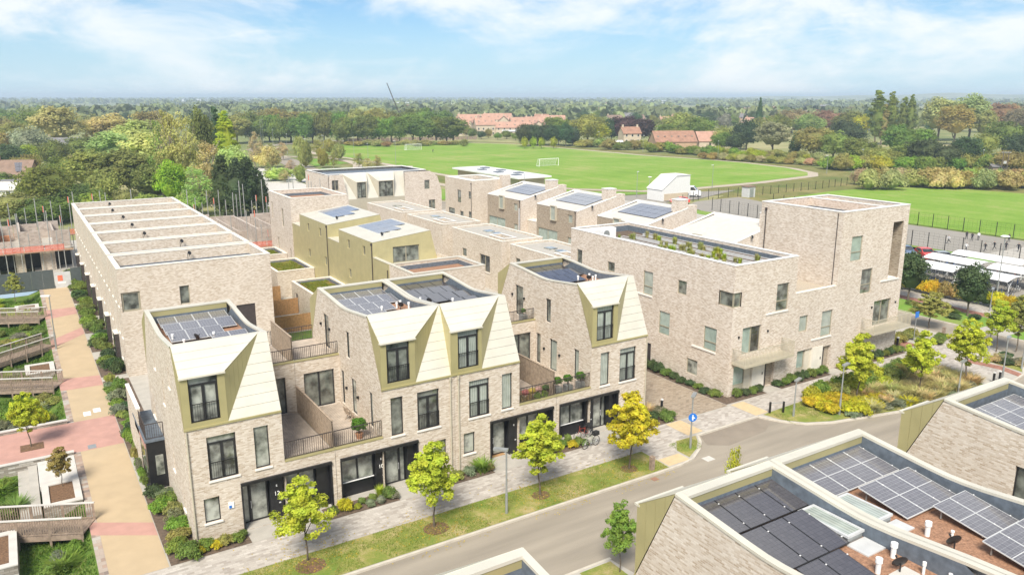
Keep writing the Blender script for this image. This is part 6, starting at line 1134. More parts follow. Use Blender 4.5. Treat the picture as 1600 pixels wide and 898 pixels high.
  ('tall', 537.6, 789.9, 12.6, 12.9, 'green', 'Fill'), ('broad', 494.0, 707.2, 9.9, 13.0, 'fresh', 'Fill'), ('conifer', 549.8, 736.9, 10.8, 12.0, 'green', 'Fill'), ('broad', 564.2, 747.2, 8.0, 13.6, 'russet', 'Fill'), ('broad', 572.0, 734.1, 10.9, 13.4, 'dark', 'Fill'), ('broad', 565.3, 678.3, 9.4, 12.9, 'fresh', 'Fill'),
  ('broad', 569.8, 673.5, 11.9, 10.2, 'green', 'Fill'), ('broad', 597.0, 678.2, 11.0, 12.5, 'green', 'Fill'), ('broad', 654.7, 715.4, 11.6, 13.7, 'green', 'Fill'), ('broad', 651.4, 684.9, 8.0, 9.3, 'green', 'Fill'), ('broad', 699.0, 727.8, 9.0, 14.4, 'silver', 'Fill'), ('conifer', 673.9, 672.5, 8.1, 12.7, 'green', 'Fill'),
  ('broad', 638.9, 626.2, 13.9, 14.8, 'russet', 'Fill'), ('broad', 695.7, 656.3, 13.3, 10.3, 'green', 'Fill'), ('broad', 774.2, 711.2, 9.1, 11.4, 'olive', 'Fill'), ('broad', 711.9, 615.9, 9.3, 14.4, 'dark', 'Fill'), ('broad', 814.4, 693.4, 10.7, 13.2, 'dark', 'Fill'), ('broad', 713.4, 581.6, 13.5, 13.9, 'green', 'Fill'),
  ('broad', 747.9, 588.5, 10.7, 10.2, 'dark', 'Fill'), ('conifer', 738.7, 566.3, 8.3, 14.8, 'dark', 'Fill'), ('tall', 861.4, 647.4, 11.6, 13.9, 'dark', 'Fill'), ('broad', 801.9, 587.2, 12.2, 13.5, 'green', 'Fill'), ('broad', 778.9, 547.8, 13.4, 11.9, 'russet', 'Fill'), ('broad', 906.7, 627.5, 11.6, 10.6, 'silver', 'Fill'),
  ('broad', 886.5, 578.5, 13.8, 10.0, 'fresh', 'Fill'), ('broad', 797.8, 509.5, 8.1, 10.8, 'green', 'Fill'), ('conifer', 868.9, 546.4, 9.3, 10.9, 'olive', 'Fill'), ('broad', 912.9, 545.2, 9.9, 10.9, 'olive', 'Fill'), ('broad', 852.5, 490.3, 12.6, 9.2, 'green', 'Fill'), ('broad', 977.4, 546.1, 9.8, 10.7, 'silver', 'Fill'),
  ('tall', 861.6, 470.7, 11.1, 14.0, 'dark', 'Fill'), ('broad', 964.6, 519.1, 10.5, 11.1, 'fresh', 'Fill'), ('broad', 985.0, 513.5, 9.3, 11.8, 'olive', 'Fill'), ('broad', 980.8, 484.0, 8.2, 13.2, 'green', 'Fill'), ('broad', 924.5, 445.0, 9.9, 13.9, 'green', 'Fill'), ('conifer', 5.2, 782.7, 8.6, 12.4, 'silver', 'Fill'),
  ('broad', 18.0, 809.0, 12.4, 9.7, 'olive', 'Fill'), ('tall', 29.3, 731.4, 9.8, 11.5, 'olive', 'Fill'), ('broad', 41.1, 767.2, 12.4, 12.4, 'green', 'Fill'), ('tall', 55.9, 798.2, 11.8, 11.6, 'green', 'Fill'), ('tall', 66.0, 750.3, 9.0, 12.2, 'green', 'Fill'), ('broad', 87.4, 743.3, 10.8, 14.1, 'dark', 'Fill'),
  ('broad', 90.8, 681.6, 13.1, 9.7, 'dark', 'Fill'), ('broad', 106.3, 691.9, 13.7, 11.3, 'silver', 'Fill'), ('conifer', 139.0, 740.1, 12.5, 11.7, 'dark', 'Fill'), ('broad', 126.4, 660.3, 8.1, 10.9, 'green', 'Fill'), ('broad', 155.1, 696.1, 11.7, 9.7, 'fresh', 'Fill'), ('broad', -1.1, 958.5, 12.0, 13.2, 'green', 'Fill'),
  ('broad', 11.9, 1072.1, 11.3, 11.0, 'russet', 'Fill'), ('broad', 22.8, 925.9, 8.3, 9.2, 'silver', 'Fill'), ('tall', 44.7, 1064.8, 9.3, 13.7, 'green', 'Fill'), ('broad', 56.0, 1063.4, 12.2, 9.7, 'dark', 'Fill'), ('conifer', 56.3, 910.0, 11.8, 14.5, 'russet', 'Fill'), ('tall', 83.9, 999.8, 9.0, 10.8, 'fresh', 'Fill'),
  ('broad', 82.0, 921.4, 10.9, 13.6, 'silver', 'Fill'), ('conifer', 99.3, 890.2, 12.4, 10.3, 'olive', 'Fill'), ('broad', 120.0, 1019.0, 9.6, 9.9, 'olive', 'Fill'), ('conifer', 134.4, 956.0, 9.4, 11.9, 'green', 'Fill'), ('tall', 142.7, 950.4, 10.4, 10.6, 'green', 'Fill'), ('broad', 146.3, 869.7, 9.8, 13.1, 'green', 'Fill'),
  ('broad', 172.6, 992.1, 9.8, 10.4, 'fresh', 'Fill'), ('broad', 172.9, 886.0, 9.7, 10.2, 'dark', 'Fill'), ('conifer', 178.1, 881.4, 12.2, 11.9, 'silver', 'Fill'), ('broad', 192.8, 856.1, 8.5, 12.5, 'green', 'Fill'), ('conifer', 205.2, 850.6, 11.8, 11.9, 'green', 'Fill'), ('broad', 11.2, 1447.7, 8.1, 12.6, 'dark', 'Fill'),
  ('conifer', 12.7, 1204.6, 13.1, 12.9, 'dark', 'Fill'), ('broad', 22.3, 1274.1, 11.8, 12.7, 'green', 'Fill'), ('broad', 44.4, 1370.4, 11.3, 10.6, 'dark', 'Fill'), ('tall', 41.8, 1189.0, 9.6, 10.9, 'olive', 'Fill'), ('tall', 66.7, 1410.4, 9.4, 13.8, 'fresh', 'Fill'), ('broad', 72.2, 1328.2, 10.9, 14.9, 'fresh', 'Fill'),
  ('conifer', 77.6, 1193.1, 10.9, 9.4, 'fresh', 'Fill'), ('tall', 101.9, 1380.0, 11.0, 11.0, 'dark', 'Fill'), ('broad', 97.2, 1208.2, 11.7, 14.6, 'green', 'Fill'), ('tall', 105.9, 1158.8, 12.0, 13.5, 'green', 'Fill'), ('broad', 122.3, 1230.2, 13.1, 13.6, 'silver', 'Fill'), ('broad', 133.5, 1220.0, 11.8, 15.0, 'russet', 'Fill'),
  ('broad', 156.0, 1287.2, 8.9, 13.7, 'silver', 'Fill'), ('broad', 146.0, 1132.5, 13.2, 9.1, 'dark', 'Fill'), ('broad', 159.9, 1120.4, 13.0, 14.1, 'silver', 'Fill'), ('tall', 164.7, 1082.8, 12.5, 13.7, 'fresh', 'Fill'), ('tall', 180.8, 1141.8, 11.8, 13.3, 'dark', 'Fill'), ('conifer', 198.1, 1178.4, 11.9, 10.9, 'russet', 'Fill'),
  ('conifer', 183.7, 1060.8, 9.2, 14.6, 'dark', 'Fill'), ('broad', 238.5, 1232.0, 12.0, 13.0, 'silver', 'Fill'), ('tall', 235.6, 1159.5, 10.0, 10.3, 'fresh', 'Fill'), ('tall', 256.9, 1256.6, 8.9, 10.7, 'green', 'Fill'), ('tall', 264.8, 1177.0, 9.5, 9.6, 'green', 'Fill'), ('tall', 286.0, 1238.8, 11.1, 9.3, 'olive', 'Fill'),
  ('broad', 281.1, 1183.1, 8.9, 10.9, 'dark', 'Fill'),
]
# ------------------------------------------------------------------ street trees
ST = [('street0', 10.6, 36.75, 4.7, 3.1, 'ygreen', 'young yellow-green street tree in the verge outside number 12'),
      ('street1', 17.7, 36.25, 5.1, 3.4, 'ygreen', 'young yellow-green street tree in front of the porch of number 10'),
      ('street2', 24.8, 36.1, 5.2, 3.3, 'ygreen', 'young yellow-green street tree between lamp post and the doormat porch'),
      ('street3', 31.6, 35.85, 5.3, 3.5, 'yellow', 'young street tree with bright golden leaves by the bicycles'),
      ('street1', 54.6, 35.3, 5.6, 3.6, 'ygreen', 'yellow-green tree in the planted verge before the apartment block, nearest the lamps'),
      ('street0', 60.4, 33.6, 5.2, 3.5, 'ygreen', 'yellow-green tree rising from the straw grasses in the planted verge'),
      ('street2', 65.9, 32.9, 5.6, 3.7, 'ygreen', 'yellow-green tree at the far tip of the planted verge'),
      ('street3', 79.2, 43.9, 3.9, 4.0, 'olive', 'rusty tinged small tree at the mouth of the side street'),
      ('street1', 76.8, 35.9, 5.2, 3.4, 'lime', 'green tree at the right edge by the dark planting bed'),
      ('street2', 78.6, 35.0, 5.4, 3.6, 'olive', 'olive tree at the right edge behind the one in the bed'),
      ('tall0', 87.9, 51.6, 6.0, 4.6, 'dark', 'dark green tree on the side street beside the tower edge'),
      ('tall1', 87.1, 44.2, 6.0, 4.2, 'dark', 'dark green tree before the bicycle shelters'),
      ('street0', 23.7, 27.3, 3.9, 2.0, 'fresh', 'small green tree beside the foreground gold flank'),
      ('sparse1', 29.6, 25.6, 6.8, 1.6, 'ygreen', 'thin yellow tree tip peeping over the foreground parapet'),
      ('street2', -1.1, 60.4, 4.0, 2.6, 'ygreen', 'yellowish young tree in the pink paved crossing'),
      ('street1', .35, 52.6, 2.7, 1.7, 'brown', 'small reddish tree in the square mulch planter'),
      ('street0', -1.3, 107.5, 3.4, 2.2, 'olive', 'small tree in front of the dark hoarding')]
PAL['ygreen'] = (.49, .56, .055)
for k, x, y, h, w, c, lab in ST: plant(k, x, y, h, w*(1.12 if k[:6] == 'street' else 1), c, lab, 'tree', var=.05)
PAL['ygreen'] = (.45, .49, .05)
# ------------------------------------------------------------------ shrubs in the beds
def shr(kind, x, y, h, w, col, lab, group=None, z=0.0): return plant(kind, x, y, h, w, col, lab, 'shrub', group, z=z, var=.1)
for x, y, h, w, c in ((8.0, 40.55, .5, .8, 'fresh'), (7.4, 40.6, .55, .9, 'olive'), (6.9, 40.5, .45, .7, 'yellow'), (6.4, 40.7, .6, .9, 'fresh'), (5.9, 40.4, .5, .8, 'yellow'), (8.3, 40.8, .45, .6, 'green')): shr('shrub', x, y, h, w, c, 'low shrub in the mulch bed under the front window of number 12', 'bed under number 12')
for k in range(34):
    y = 40.4+k*.93+vr.uniform(-.3, .3); x = 5.2+vr.uniform(-.45, .35) if y < 49 or y > 54.5 else 4.72
    if y > 71.5: continue
    c = vr.choice(['green', 'fresh', 'dark', 'green', 'grey', 'olive']); shr('shrub', x if y < 49 or y > 54.5 else 4.68, y, vr.uniform(.5, 1.0), vr.uniform(.9, 1.5) if y < 49 or y > 54.5 else .5, c, '%s shrub in the path-side strip %s' % (CN[c], 'at the corner of number 12' if y < 45 else 'before the black bay' if y < 49 else 'squeezed under the black bay' if y < 54.5 else 'just beyond the black bay' if y < 63 else 'at the start of the row houses'), 'shrubs beside the buff path')
for i in range(7):
    for k in range(5):
        c = vr.choice(['green', 'fresh', 'dark', 'green']); shr('shrub', 5.4+vr.uniform(-.4, .4), 73.9+7.1*i+k*1.05+(1.0 if i else 0)*.4, vr.uniform(.6, 1.1), vr.uniform(1.3, 1.9), c, '%s shrub in the bed before the %s house of the brick row' % (CN[c], ords[i]), 'shrubs before the row houses')
shr('ball', 15.55, 40.25, .5, .62, 'grey', 'clipped grey-green ball, left of the front pair outside number 10'); shr('ball', 16.2, 40.28, .5, .62, 'grey', 'clipped grey-green ball, right of the front pair outside number 10'); shr('ball', 15.95, 40.9, .45, .6, 'green', 'clipped ball behind the pair outside number 10'); shr('ball', 15.25, 40.85, .42, .55, 'green', 'small dark green ball left of the clipped pair')
shr('shrub', 14.1, 40.55, .75, .95, 'yellow', 'bright yellow shrub in the bed outside number 10'); shr('shrub', 16.9, 40.6, .65, .95, 'green', 'spreading green shrub at the porch end of the bed of number 10'); shr('tuft', 16.5, 41.1, .8, .6, 'lime', 'upright lime plant behind the balls of number 10'); shr('shrub', 17.15, 40.3, .45, .6, 'grey', 'small grey plant at the bed corner by the porch of number 10'); shr('shrub', 13.4, 40.7, .4, .7, 'green', 'low plant left of the yellow shrub'); shr('shrub', 14.8, 40.4, .3, .5, 'lime', 'tiny lime plant between the yellow shrub and the balls')
shr('tuft', 23.4, 40.7, .9, 1.3, 'fresh', 'rounded green grassy bush under the small window'); shr('shrub', 22.5, 40.7, .5, 1.0, 'grey', 'grey-green low shrub beside the grassy bush'); shr('shrub', 23.9, 40.4, .5, .5, 'russet', 'orange plant beside the doormat porch'); shr('shrub', 21.5, 40.6, .5, 1.0, 'olive', 'olive low shrub behind the street tree of number 10')
shr('shrub', 30.4, 40.4, .5, .75, 'yellow', 'yellow shrub below the red bicycle'); shr('shrub', 31.0, 40.5, .55, .8, 'green', 'green shrub right of the yellow one by the bicycles'); shr('shrub', 29.8, 40.8, .55, .8, 'fresh', 'green shrub left of the yellow one by the bicycles'); shr('shrub', 31.3, 40.2, .45, .6, 'fresh', 'green shrub between the two bicycles'); shr('ball', 30.6, 41.2, .7, .55, 'green', 'leafy pot plant beside the red bicycle'); shr('shrub', 28.9, 40.6, .6, 1.1, 'green', 'green shrub hidden behind the third street tree')
for x, y, h, w, c, k in ((38.2, 41.0, .7, 1.3, 'dark', 'shrub'), (39.3, 40.5, .7, 1.4, 'green', 'shrub'), (38.6, 42.0, 1.0, 1.2, 'straw', 'tuft'), (39.4, 41.6, .6, 1.2, 'grey', 'shrub'), (37.4, 40.7, .7, 1.2, 'dark', 'shrub'), (38.0, 42.4, 1.0, 1.1, 'straw', 'tuft')): shr(k, x, y, h, w, c, 'plant in the corner bed between golden tree and the drive', 'corner bed by the drive')
for k in range(11): shr('shrub', 45.85+vr.uniform(-.15, .15), 42.0+k*.95, vr.uniform(.4, .65) if k < 7 else .9, vr.uniform(.9, 1.2), vr.choice(['dark', 'green', 'dark']), 'low dark hedge plant along the side of the apartment block', 'hedge along the apartment block side')
for x0, x1 in ((47.2, 49.7), (52.0, 57.9), (60.4, 61.4), (65.0, 69.2)):
    n = int((x1-x0)/.75)+1
    for k in range(n): shr('shrub', x0+(x1-x0)*k/max(1, n-1), 40.8+vr.uniform(-.12, .12), vr.uniform(.5, .8), vr.uniform(.8, 1.1), vr.choice(['dark', 'dark', 'green']), 'dark evergreen plant in the bed at the foot of the apartment block front', 'hedge along the apartment block front')
# big planted verge
def inpoly(x, y, P):
    c = False; j = len(P)-1
    for i in range(len(P)):
        if (P[i][1] > y) != (P[j][1] > y) and x < (P[j][0]-P[i][0])*(y-P[i][1])/(P[j][1]-P[i][1])+P[i][0]: c = not c
        j = i
    return c
PV_ = [(50.2, 37.4), (50.2, 34.0), (53.2, 33.2), (57, 32.3), (61.2, 31.9), (66.5, 31.7), (66.5, 34.0), (67.4, 35.8), (65.2, 37.8), (53.4, 37.8)]
cnt = 0
for gx in range(50, 68):
    for gy in range(31, 39):
        x, y = gx+vr.uniform(.1, .9), gy+vr.uniform(.1, .9)
        if not inpoly(x, y, PV_): continue
        t = (y-32.0)/(38-32.0)
        if x < 53.5 and y < 36.8: shr('shrub', x, y, vr.uniform(.6, .9), vr.uniform(1.3, 1.7), 'yellow', 'golden leaved shrub at the near tip of the planted verge', 'golden shrubs in the planted verge')
        elif y > 35.9: shr('shrub', x, y, vr.uniform(.8, 1.15), vr.uniform(1.4, 1.8), vr.choice(['fresh', 'olive', 'ygreen', 'green']), 'green hedge shrub along the footway side of the planted verge', 'hedge shrubs in the planted verge')
        elif x > 58 or vr.random() < .3: shr('tuft', x, y, vr.uniform(.7, 1.0), vr.uniform(1.2, 1.7), vr.choice(['straw', 'straw', 'pale']), 'straw coloured grass clump in the planted verge', 'straw grasses in the planted verge')
        else: shr(vr.choice(['shrub', 'tuft']), x, y, vr.uniform(.5, .75), vr.uniform(1.1, 1.5), vr.choice(['brown', 'straw', 'yellow', 'grey']), 'tawny plant between golden shrubs and straw grasses', 'tawny plants in the planted verge')
for gx in range(51, 66): shr('shrub', gx+vr.uniform(0, .7), 33.35-(gx-51)*.1+vr.uniform(0, .4), vr.uniform(.35, .5), vr.uniform(1.0, 1.4), 'grey', 'low grey-green plant along the kerb of the planted verge', 'grey edging plants by the kerb')
for k in range(9): shr('shrub', 73.4+vr.uniform(0, 3), 32.6+vr.uniform(0, 2.4), .55, 1.3, vr.choice(['straw', 'dark', 'grey']), 'low plant in the bed at the right edge', 'bed at the right edge')
for k in range(17):
    plant('bush', 93.3+vr.uniform(-.3, .3), 39.5+k*1.2, vr.uniform(1.5, 1.9), 2.2, vr.choice(['green', 'dark', 'brown', 'olive', 'yellow']), 'bush in the clipped hedge before the bicycle shelters', 'shrub', 'hedge before the bicycle shelters')
for k in range(12): shr('shrub', 84.0+vr.uniform(0, 3.6), 41.5+k*1.5, vr.uniform(.4, .8), vr.uniform(1.2, 1.8), vr.choice(['fresh', 'green', 'grey', 'dark']), 'low green plant in the side street verge', 'side street verge plants')
for k in range(4): shr('shrub', 74.3+k*.7, 40.2+k*.25, .6, 1.3, 'green', 'low hedge plant in the traffic island', 'traffic island plants')
for k in range(5): shr('shrub', 71.0+k*.9, 42.6+k*.1, .8, 1.5, 'olive', 'olive shrub behind the tower corner balcony', 'shrubs behind the tower corner')
# gardens left of the path
for k in range(95):
    y = vr.choice([vr.uniform(41, 45.2), vr.uniform(47.8, 57), vr.uniform(64.2, 71.5), vr.uniform(64.2, 71.5), vr.uniform(75.5, 84), vr.uniform(89, 96), vr.uniform(101, 111)]); x = vr.uniform(-4.5, .7)
    if 47.5 < y < 57 and x > -1.5: continue
    c = vr.choice(['fresh', 'green', 'fresh', 'lime', 'olive', 'grey']); kd = vr.choice(['shrub', 'shrub', 'tuft']); sec = 'below the nearest boardwalk' if y < 45.3 else 'between nearest boardwalk and pink paving' if y < 57.5 else 'between pink paving and second boardwalk' if y < 72 else 'between second and third boardwalk' if y < 84.5 else 'between third and fourth boardwalk' if y < 97 else 'beyond the farthest boardwalk'
    shr(kd, x, y, vr.uniform(.4, .95), vr.uniform(.9, 1.7), c, '%s %s in the sunken garden %s' % (CN[c], 'grass clump' if kd == 'tuft' else 'plant', sec), 'plants in the sunken gardens', z=gz(x, y)-.05)
shr('shrub', -.9, 65.9, 1.6, 2.2, 'yellow', 'large yellow-leaved shrub by the second boardwalk', z=-.5)
blades('verge_grass_blades', [(-3, 33.9, 34.65, 37.35), (36.2, 38.3, 35.4, 37.2), (46.6, 50.4, 34.8, 37.4)], 30000, .075, (.22, .29, .05), 3, .014, 'short worn grass in the street verges')
blades('garden_grass_blades', [(-3.4, 1.2, 41, 57.3), (-3.4, 1.2, 64, 111)], 26000, .2, (.10, .185, .025), 5, lambda x, y: gz(x, y), 'long grass in the sunken gardens')
blades('roof_grass_blades', [(26.2, 29.2, 80.1, 86.2), (26.2, 29.2, 93.4, 99.2), (26.4, 29.2, 104.3, 108.2)], 5000, .16, (.20, .24, .03), 6, 2.98, 'sedum and grass tufts on the garage roofs')
for k in range(46): shr('tuft', vr.choice([47.9, 49.4, 51.0])+vr.uniform(-.2, .2), vr.uniform(43, 57.8), vr.uniform(.5, .95), vr.uniform(.28, .5), vr.choice(['lime', 'olive', 'pale']), 'wispy plant in the roof trays of the apartment block', 'roof tray plants', z=10.2)

# ------------------------------------------------------------------ lamps, signs, posts
def lamp(x, y, h, label, ang=0.0, head='grey_metal', sign=False, cam_=False, group='street lamps', flat_head=False):
    r = thing('lamp_post', (x, y, 0), label, 'lamp post', group)
    m = MB(); m.cyl((x, y, 0), (x, y, h*.32), .085, .08, n=10); m.cyl((x, y, h*.32), (x, y, h), .055, .045, n=10); m.build('column', 'grey_metal', r)
    dx, dy = math.cos(ang), math.sin(ang)
    m = MB()
    if flat_head: m.cyl((x, y, h), (x, y, h+.12), .5, .3, n=14)
    else:
        m.obox((x-dx*.1, y-dy*.1), (x+dx*.75, y+dy*.75), .26, h-.02, h+.1)
    hd = m.build('lamp_head', head, r)
    if not flat_head: m = MB(); m.obox((x+dx*.15, y+dy*.15), (x+dx*.7, y+dy*.7), .2, h-.03, h-.021); m.build('lens', 'white_plastic', hd)
    if sign:
        m = MB(); c = Vector((x-.05, y-.12, 2.35)); n = Vector((-.45, -.9, 0)).normalized(); m.cyl(c, c+n*.025, .3, n=24); sg = m.build('sign', 'blue_sign', r)
        m = MB(); f = c+n*.027; u = Vector((n.y, -n.x, 0))*-1
        m.cyl(f+Vector((0, 0, .14))+u*0, f+Vector((0, 0, .14))+n*.004, .045, n=10); m.face([f+u*.06+Vector((0, 0, .08)), f-u*.06+Vector((0, 0, .08)), f-u*.04+Vector((0, 0, -.2)), f+u*.04+Vector((0, 0, -.2))]); m.face([f+u*.05+Vector((0, 0, .06)), f+u*.17+Vector((0, 0, -.06)), f+u*.14+Vector((0, 0, -.09)), f+u*.03+Vector((0, 0, 0))])
        m.build('symbol', 'number_white', sg)
    return r
lamp(21.9, 35.3, 3.95, 'grey street lamp in the verge between the second and third tree', math.pi*.75)
lamp(37.15, 35.95, 3.75, 'street lamp carrying a round blue sign at the drive crossing', .6, sign=True)
lamp(47.8, 35.9, 2.8, 'short lamp post with a camera beside the knee rail', .3); lamp(51.0, 34.25, 3.9, 'street lamp among the golden shrubs of the planted verge', .2)
lamp(62.9, 31.8, 2.7, 'thin grey post at the far end of the straw grasses', .2); lamp(69.3, 31.6, 3.7, 'street lamp beside the black bollards at the red footway', .3); lamp(73.8, 32.2, 4.2, 'street lamp at the right edge beyond the red footway', .3)
lamp(1.68, 84.3, 5.2, 'tall lamp post on the left edge of the buff path', 2.6, head='white_metal'); lamp(93.6, 44.6, 8.2, 'tall white headed lamp before the bicycle shelters', .4, head='white_metal', flat_head=True)
lamp(91.3, 44.0, 2.5, 'short sign post beside the tall white headed lamp', .4); lamp(76.4, 36.4, 4.0, 'lamp column behind the right edge trees', .4)
for k, (x, y, h) in enumerate(((106.3, 422, 7.5), (107.2, 402, 12), (109, 405, 12), (112, 399, 7.5), (96.5, 324, 8.5), (91, 283, 8.5), (105.6, 306, 8.5), (148, 417, 12), (155, 412, 12), (110.3, 286, 8.5), (102.9, 254, 8), (116.5, 262, 8), (203, 365, 10), (230, 400, 10), (126.1, 144, 6), (155.5, 148, 6), (216, 158, 5.5), (244, 165, 6), (264.6, 149, 6.5), (267.8, 138, 6.5), (104.5, 160, 5.5), (84, 139, 6.5), (245, 330, 7), (238, 300, 7), (232, 262, 7), (228, 215, 7), (170, 400, 9))):
    lamp(x, y, h, 'slender lamp post on the paths around the playing field', vr.uniform(0, 6), head='white_metal', group='lamp posts around the playing field')
lamp(127.1, 140.7, 5.0, 'white mushroom headed lamp beside the white sloped hut', head='white_metal', flat_head=True)
def post(name, x, y, h, w, mat, label, cat='bollard'):
    r = thing(name, (x, y, 0), label, cat); m = MB(); m.box(x-w/2, x+w/2, y-w/2, y+w/2, 0, h*.9); m.build('shaft', mat, r); m = MB(); m.box(x-w/2-.008, x+w/2+.008, y-w/2-.008, y+w/2+.008, h*.9+.004, h); m.build('cap', 'white_metal' if mat == 'black_metal' else mat, r)
post('bollard', 68.0, 31.65, .95, .14, 'black_metal', 'left one of two black bollards at the red footway'); post('bollard', 68.75, 31.55, .95, .14, 'black_metal', 'right one of two black bollards at the red footway'); post('bollard', 70.3, 41.8, 1.0, .16, 'black_metal', 'black bollard at the foot of the tower corner'); post('bollard', 39.8, 41.7, 1.15, .14, 'black_metal', 'black bollard in the corner bed by the drive')
post('timber_post', 32.75, 34.95, .95, .26, 'board_wood', 'square timber post in the verge beside the golden tree', 'post'); post('timber_post', 77.3, 41.3, 1.0, .26, 'board_wood', 'square timber post on the traffic island', 'post')
r = thing('knee_rail', (47.2, 37.0, 0), 'low black rail on two posts at the tip of the planted verge', 'rail')
for x, y in ((46.76, 37.26), (47.73, 36.8)): m = MB(); m.box(x-.06, x+.06, y-.06, y+.06, 0, .9); m.build('post', 'black_metal', r)
m = MB(); m.bar((46.76, 37.26, .82), (47.73, 36.8, .82), .04); m.build('rail', 'grey_metal', r)
r = thing('sign_post', (73.5, 42.1, 0), 'slim post with a small blue sign behind the tower balcony', 'sign'); m = MB(); m.cyl((73.5, 42.1, 0), (73.5, 42.1, 3.0), .04, n=8); m.build('pole', 'grey_metal', r); m = MB(); m.box(73.2, 73.8, 42.03, 42.06, 2.4, 3.0); m.build('sign', 'blue_sign', r)
for x, y, w, l, mt, nm, lab in ((32.2, 34.05, .45, .4, 'rust_roof', 'drain_cover', 'rusty drain grate beside the kerb'), (37.2, 34.3, .7, .6, 'concrete_pale', 'manhole_cover', 'pale manhole cover in the road'), (40.6, 31.0, .8, .8, 'rust_roof', 'manhole_cover', 'reddish patch cover in the road'), (2.45, 58.2, .5, .7, 'grey_metal', 'manhole_cover', 'grey access cover in the pink crossing'), (2.7, 64.9, .5, .9, 'number_white', 'path_slab', 'left one of two white slabs set in the buff path'), (3.4, 65.3, .5, .9, 'number_white', 'path_slab', 'right one of two white slabs set in the buff path')):
    m = MB(); m.box(x-w/2, x+w/2, y-l/2, y+l/2, (-.098 if y < 37 else .013), (-.085 if y < 37 else .024)); tag(m.build(nm, mt), lab, nm.replace('_', ' '))

# ------------------------------------------------------------------ bicycles
def bicycle_parts(root, col, basket=False):
    """local frame: x forwards, z up, wheels .33 m radius"""
    for cx in (-.52, .52):
        m = MB(); n = 20
        for k in range(n):
            a, b = 6.2832*k/n, 6.2832*(k+1)/n; m.cyl((cx+.33*math.cos(a), 0, .34+.33*math.sin(a)), (cx+.33*math.cos(b), 0, .34+.33*math.sin(b)), .022, n=5, cap=False)
        w = mk(m, 'wheel', 'dark_rubber', root); m = MB()
        for k in range(10):
            a = 6.2832*k/10; m.cyl((cx, 0, .34), (cx+.31*math.cos(a), 0, .34+.31*math.sin(a)), .006, n=3, cap=False)
        m.cyl((cx, -.04, .34), (cx, .04, .34), .035, n=8); mk(m, 'spokes', 'light_grey', w)
    m = MB()
    for a, b, r_ in (((-.05, 0, .30), (-.2, 0, .82), .022), ((-.05, 0, .30), (.34, 0, .72), .024), ((-.17, 0, .74), (.34, 0, .78), .02), ((-.52, 0, .34), (-.05, 0, .3), .016), ((-.52, 0, .34), (-.17, 0, .72), .014), ((.34, 0, .68), (.52, 0, .34), .02), ((.33, 0, .68), (.29, 0, .98), .02)): m.cyl(a, b, r_, n=6)
    mk(m, 'frame', col, root)
    m = MB(); m.prism([(-.33, -.08), (-.33, .08), (-.05, .02), (-.05, -.02)], .84, .9); mk(m, 'saddle', 'dark_rubber', root)
    m = MB(); m.cyl((.27, -.28, 1.0), (.27, .28, 1.0), .016, n=6); m.cyl((.27, -.28, 1.0), (.16, -.3, 1.0), .018, n=6); m.cyl((.27, .28, 1.0), (.16, .3, 1.0), .018, n=6); mk(m, 'handlebar', 'dark_frame', root)
    m = MB(); m.cyl((-.05, -.02, .3), (-.05, .02, .3), .09, n=10); m.bar((-.05, .03, .3), (.07, .06, .2), .02); m.bar((-.05, -.03, .3), (-.17, -.06, .4), .02); m.box(.04, .12, .05, .13, .18, .2); m.box(-.2, -.12, -.13, -.05, .4, .42); mk(m, 'crank', 'grey_metal', root)
    m = MB(); m.box(-.75, -.3, -.07, .07, .72, .74); mk(m, 'carrier', 'dark_frame', root)
    if basket:
        m = MB(); m.box(-.72, -.34, -.17, .17, .745, 1.0); mk(m, 'basket', 'dark_rubber', root)
def mk(m, name, mat, parent):
    me = bpy.data.meshes.new(name); me.from_pydata(m.v, [], m.f); me.materials.append(M[mat]); o = bpy.data.objects.new(name, me); COL.objects.link(o); o.parent = parent; return o
def bicycle(x, y, rz, col, label, basket=False, lean=.08, group=None, s=1.0):
    o = bpy.data.objects.new('bicycle', None); COL.objects.link(o); o.location = (x, y, .035); o.rotation_euler = (lean, 0, rz); o.scale = (s, s, s); tag(o, label, 'bicycle', group); bicycle_parts(o, col, basket); return o
plain('bike_red', (.30, .05, .03), .4); plain('bike_green', (.25, .28, .2), .4); plain('bike_dark', (.03, .035, .05), .4)
bicycle(31.9, 41.12, math.pi+.05, 'bike_red', 'red bicycle with a basket standing in the porch of the drive-side house', True)
bicycle(31.5, 39.75, math.pi+.12, 'bike_green', 'pale bicycle with black basket standing on the edge of the footway', True)
def copy_tree(o, parent=None):
    c = o.copy(); COL.objects.link(c); c.parent = parent
    for ch in list(o.children): copy_tree(ch, c)
    return c
proto = None
for k in range(44):
    row = k % 4; x = 99.5+row*3.6+vr.uniform(-.3, .3); y = 46.0+(k//4)*1.15+vr.uniform(-.3, .3)+row*.8
    if proto is None: proto = bicycle(x, y, vr.uniform(-.3, .3), 'bike_dark', 'bicycle parked under the white shelters', group='bicycles under the shelters'); continue
    b = copy_tree(proto); b.location = (x, y, .04); b.rotation_euler = (vr.uniform(-.1, .1), 0, vr.uniform(-.4, .4)+(3.14 if vr.random() < .5 else 0))
    for ch in b.children:
        if ch.name.startswith('frame') and vr.random() < .7: ch.data = ch.data.copy(); ch.data.materials[0] = M[vr.choice(['bike_red', 'blue_sign', 'bike_green', 'light_grey'])]
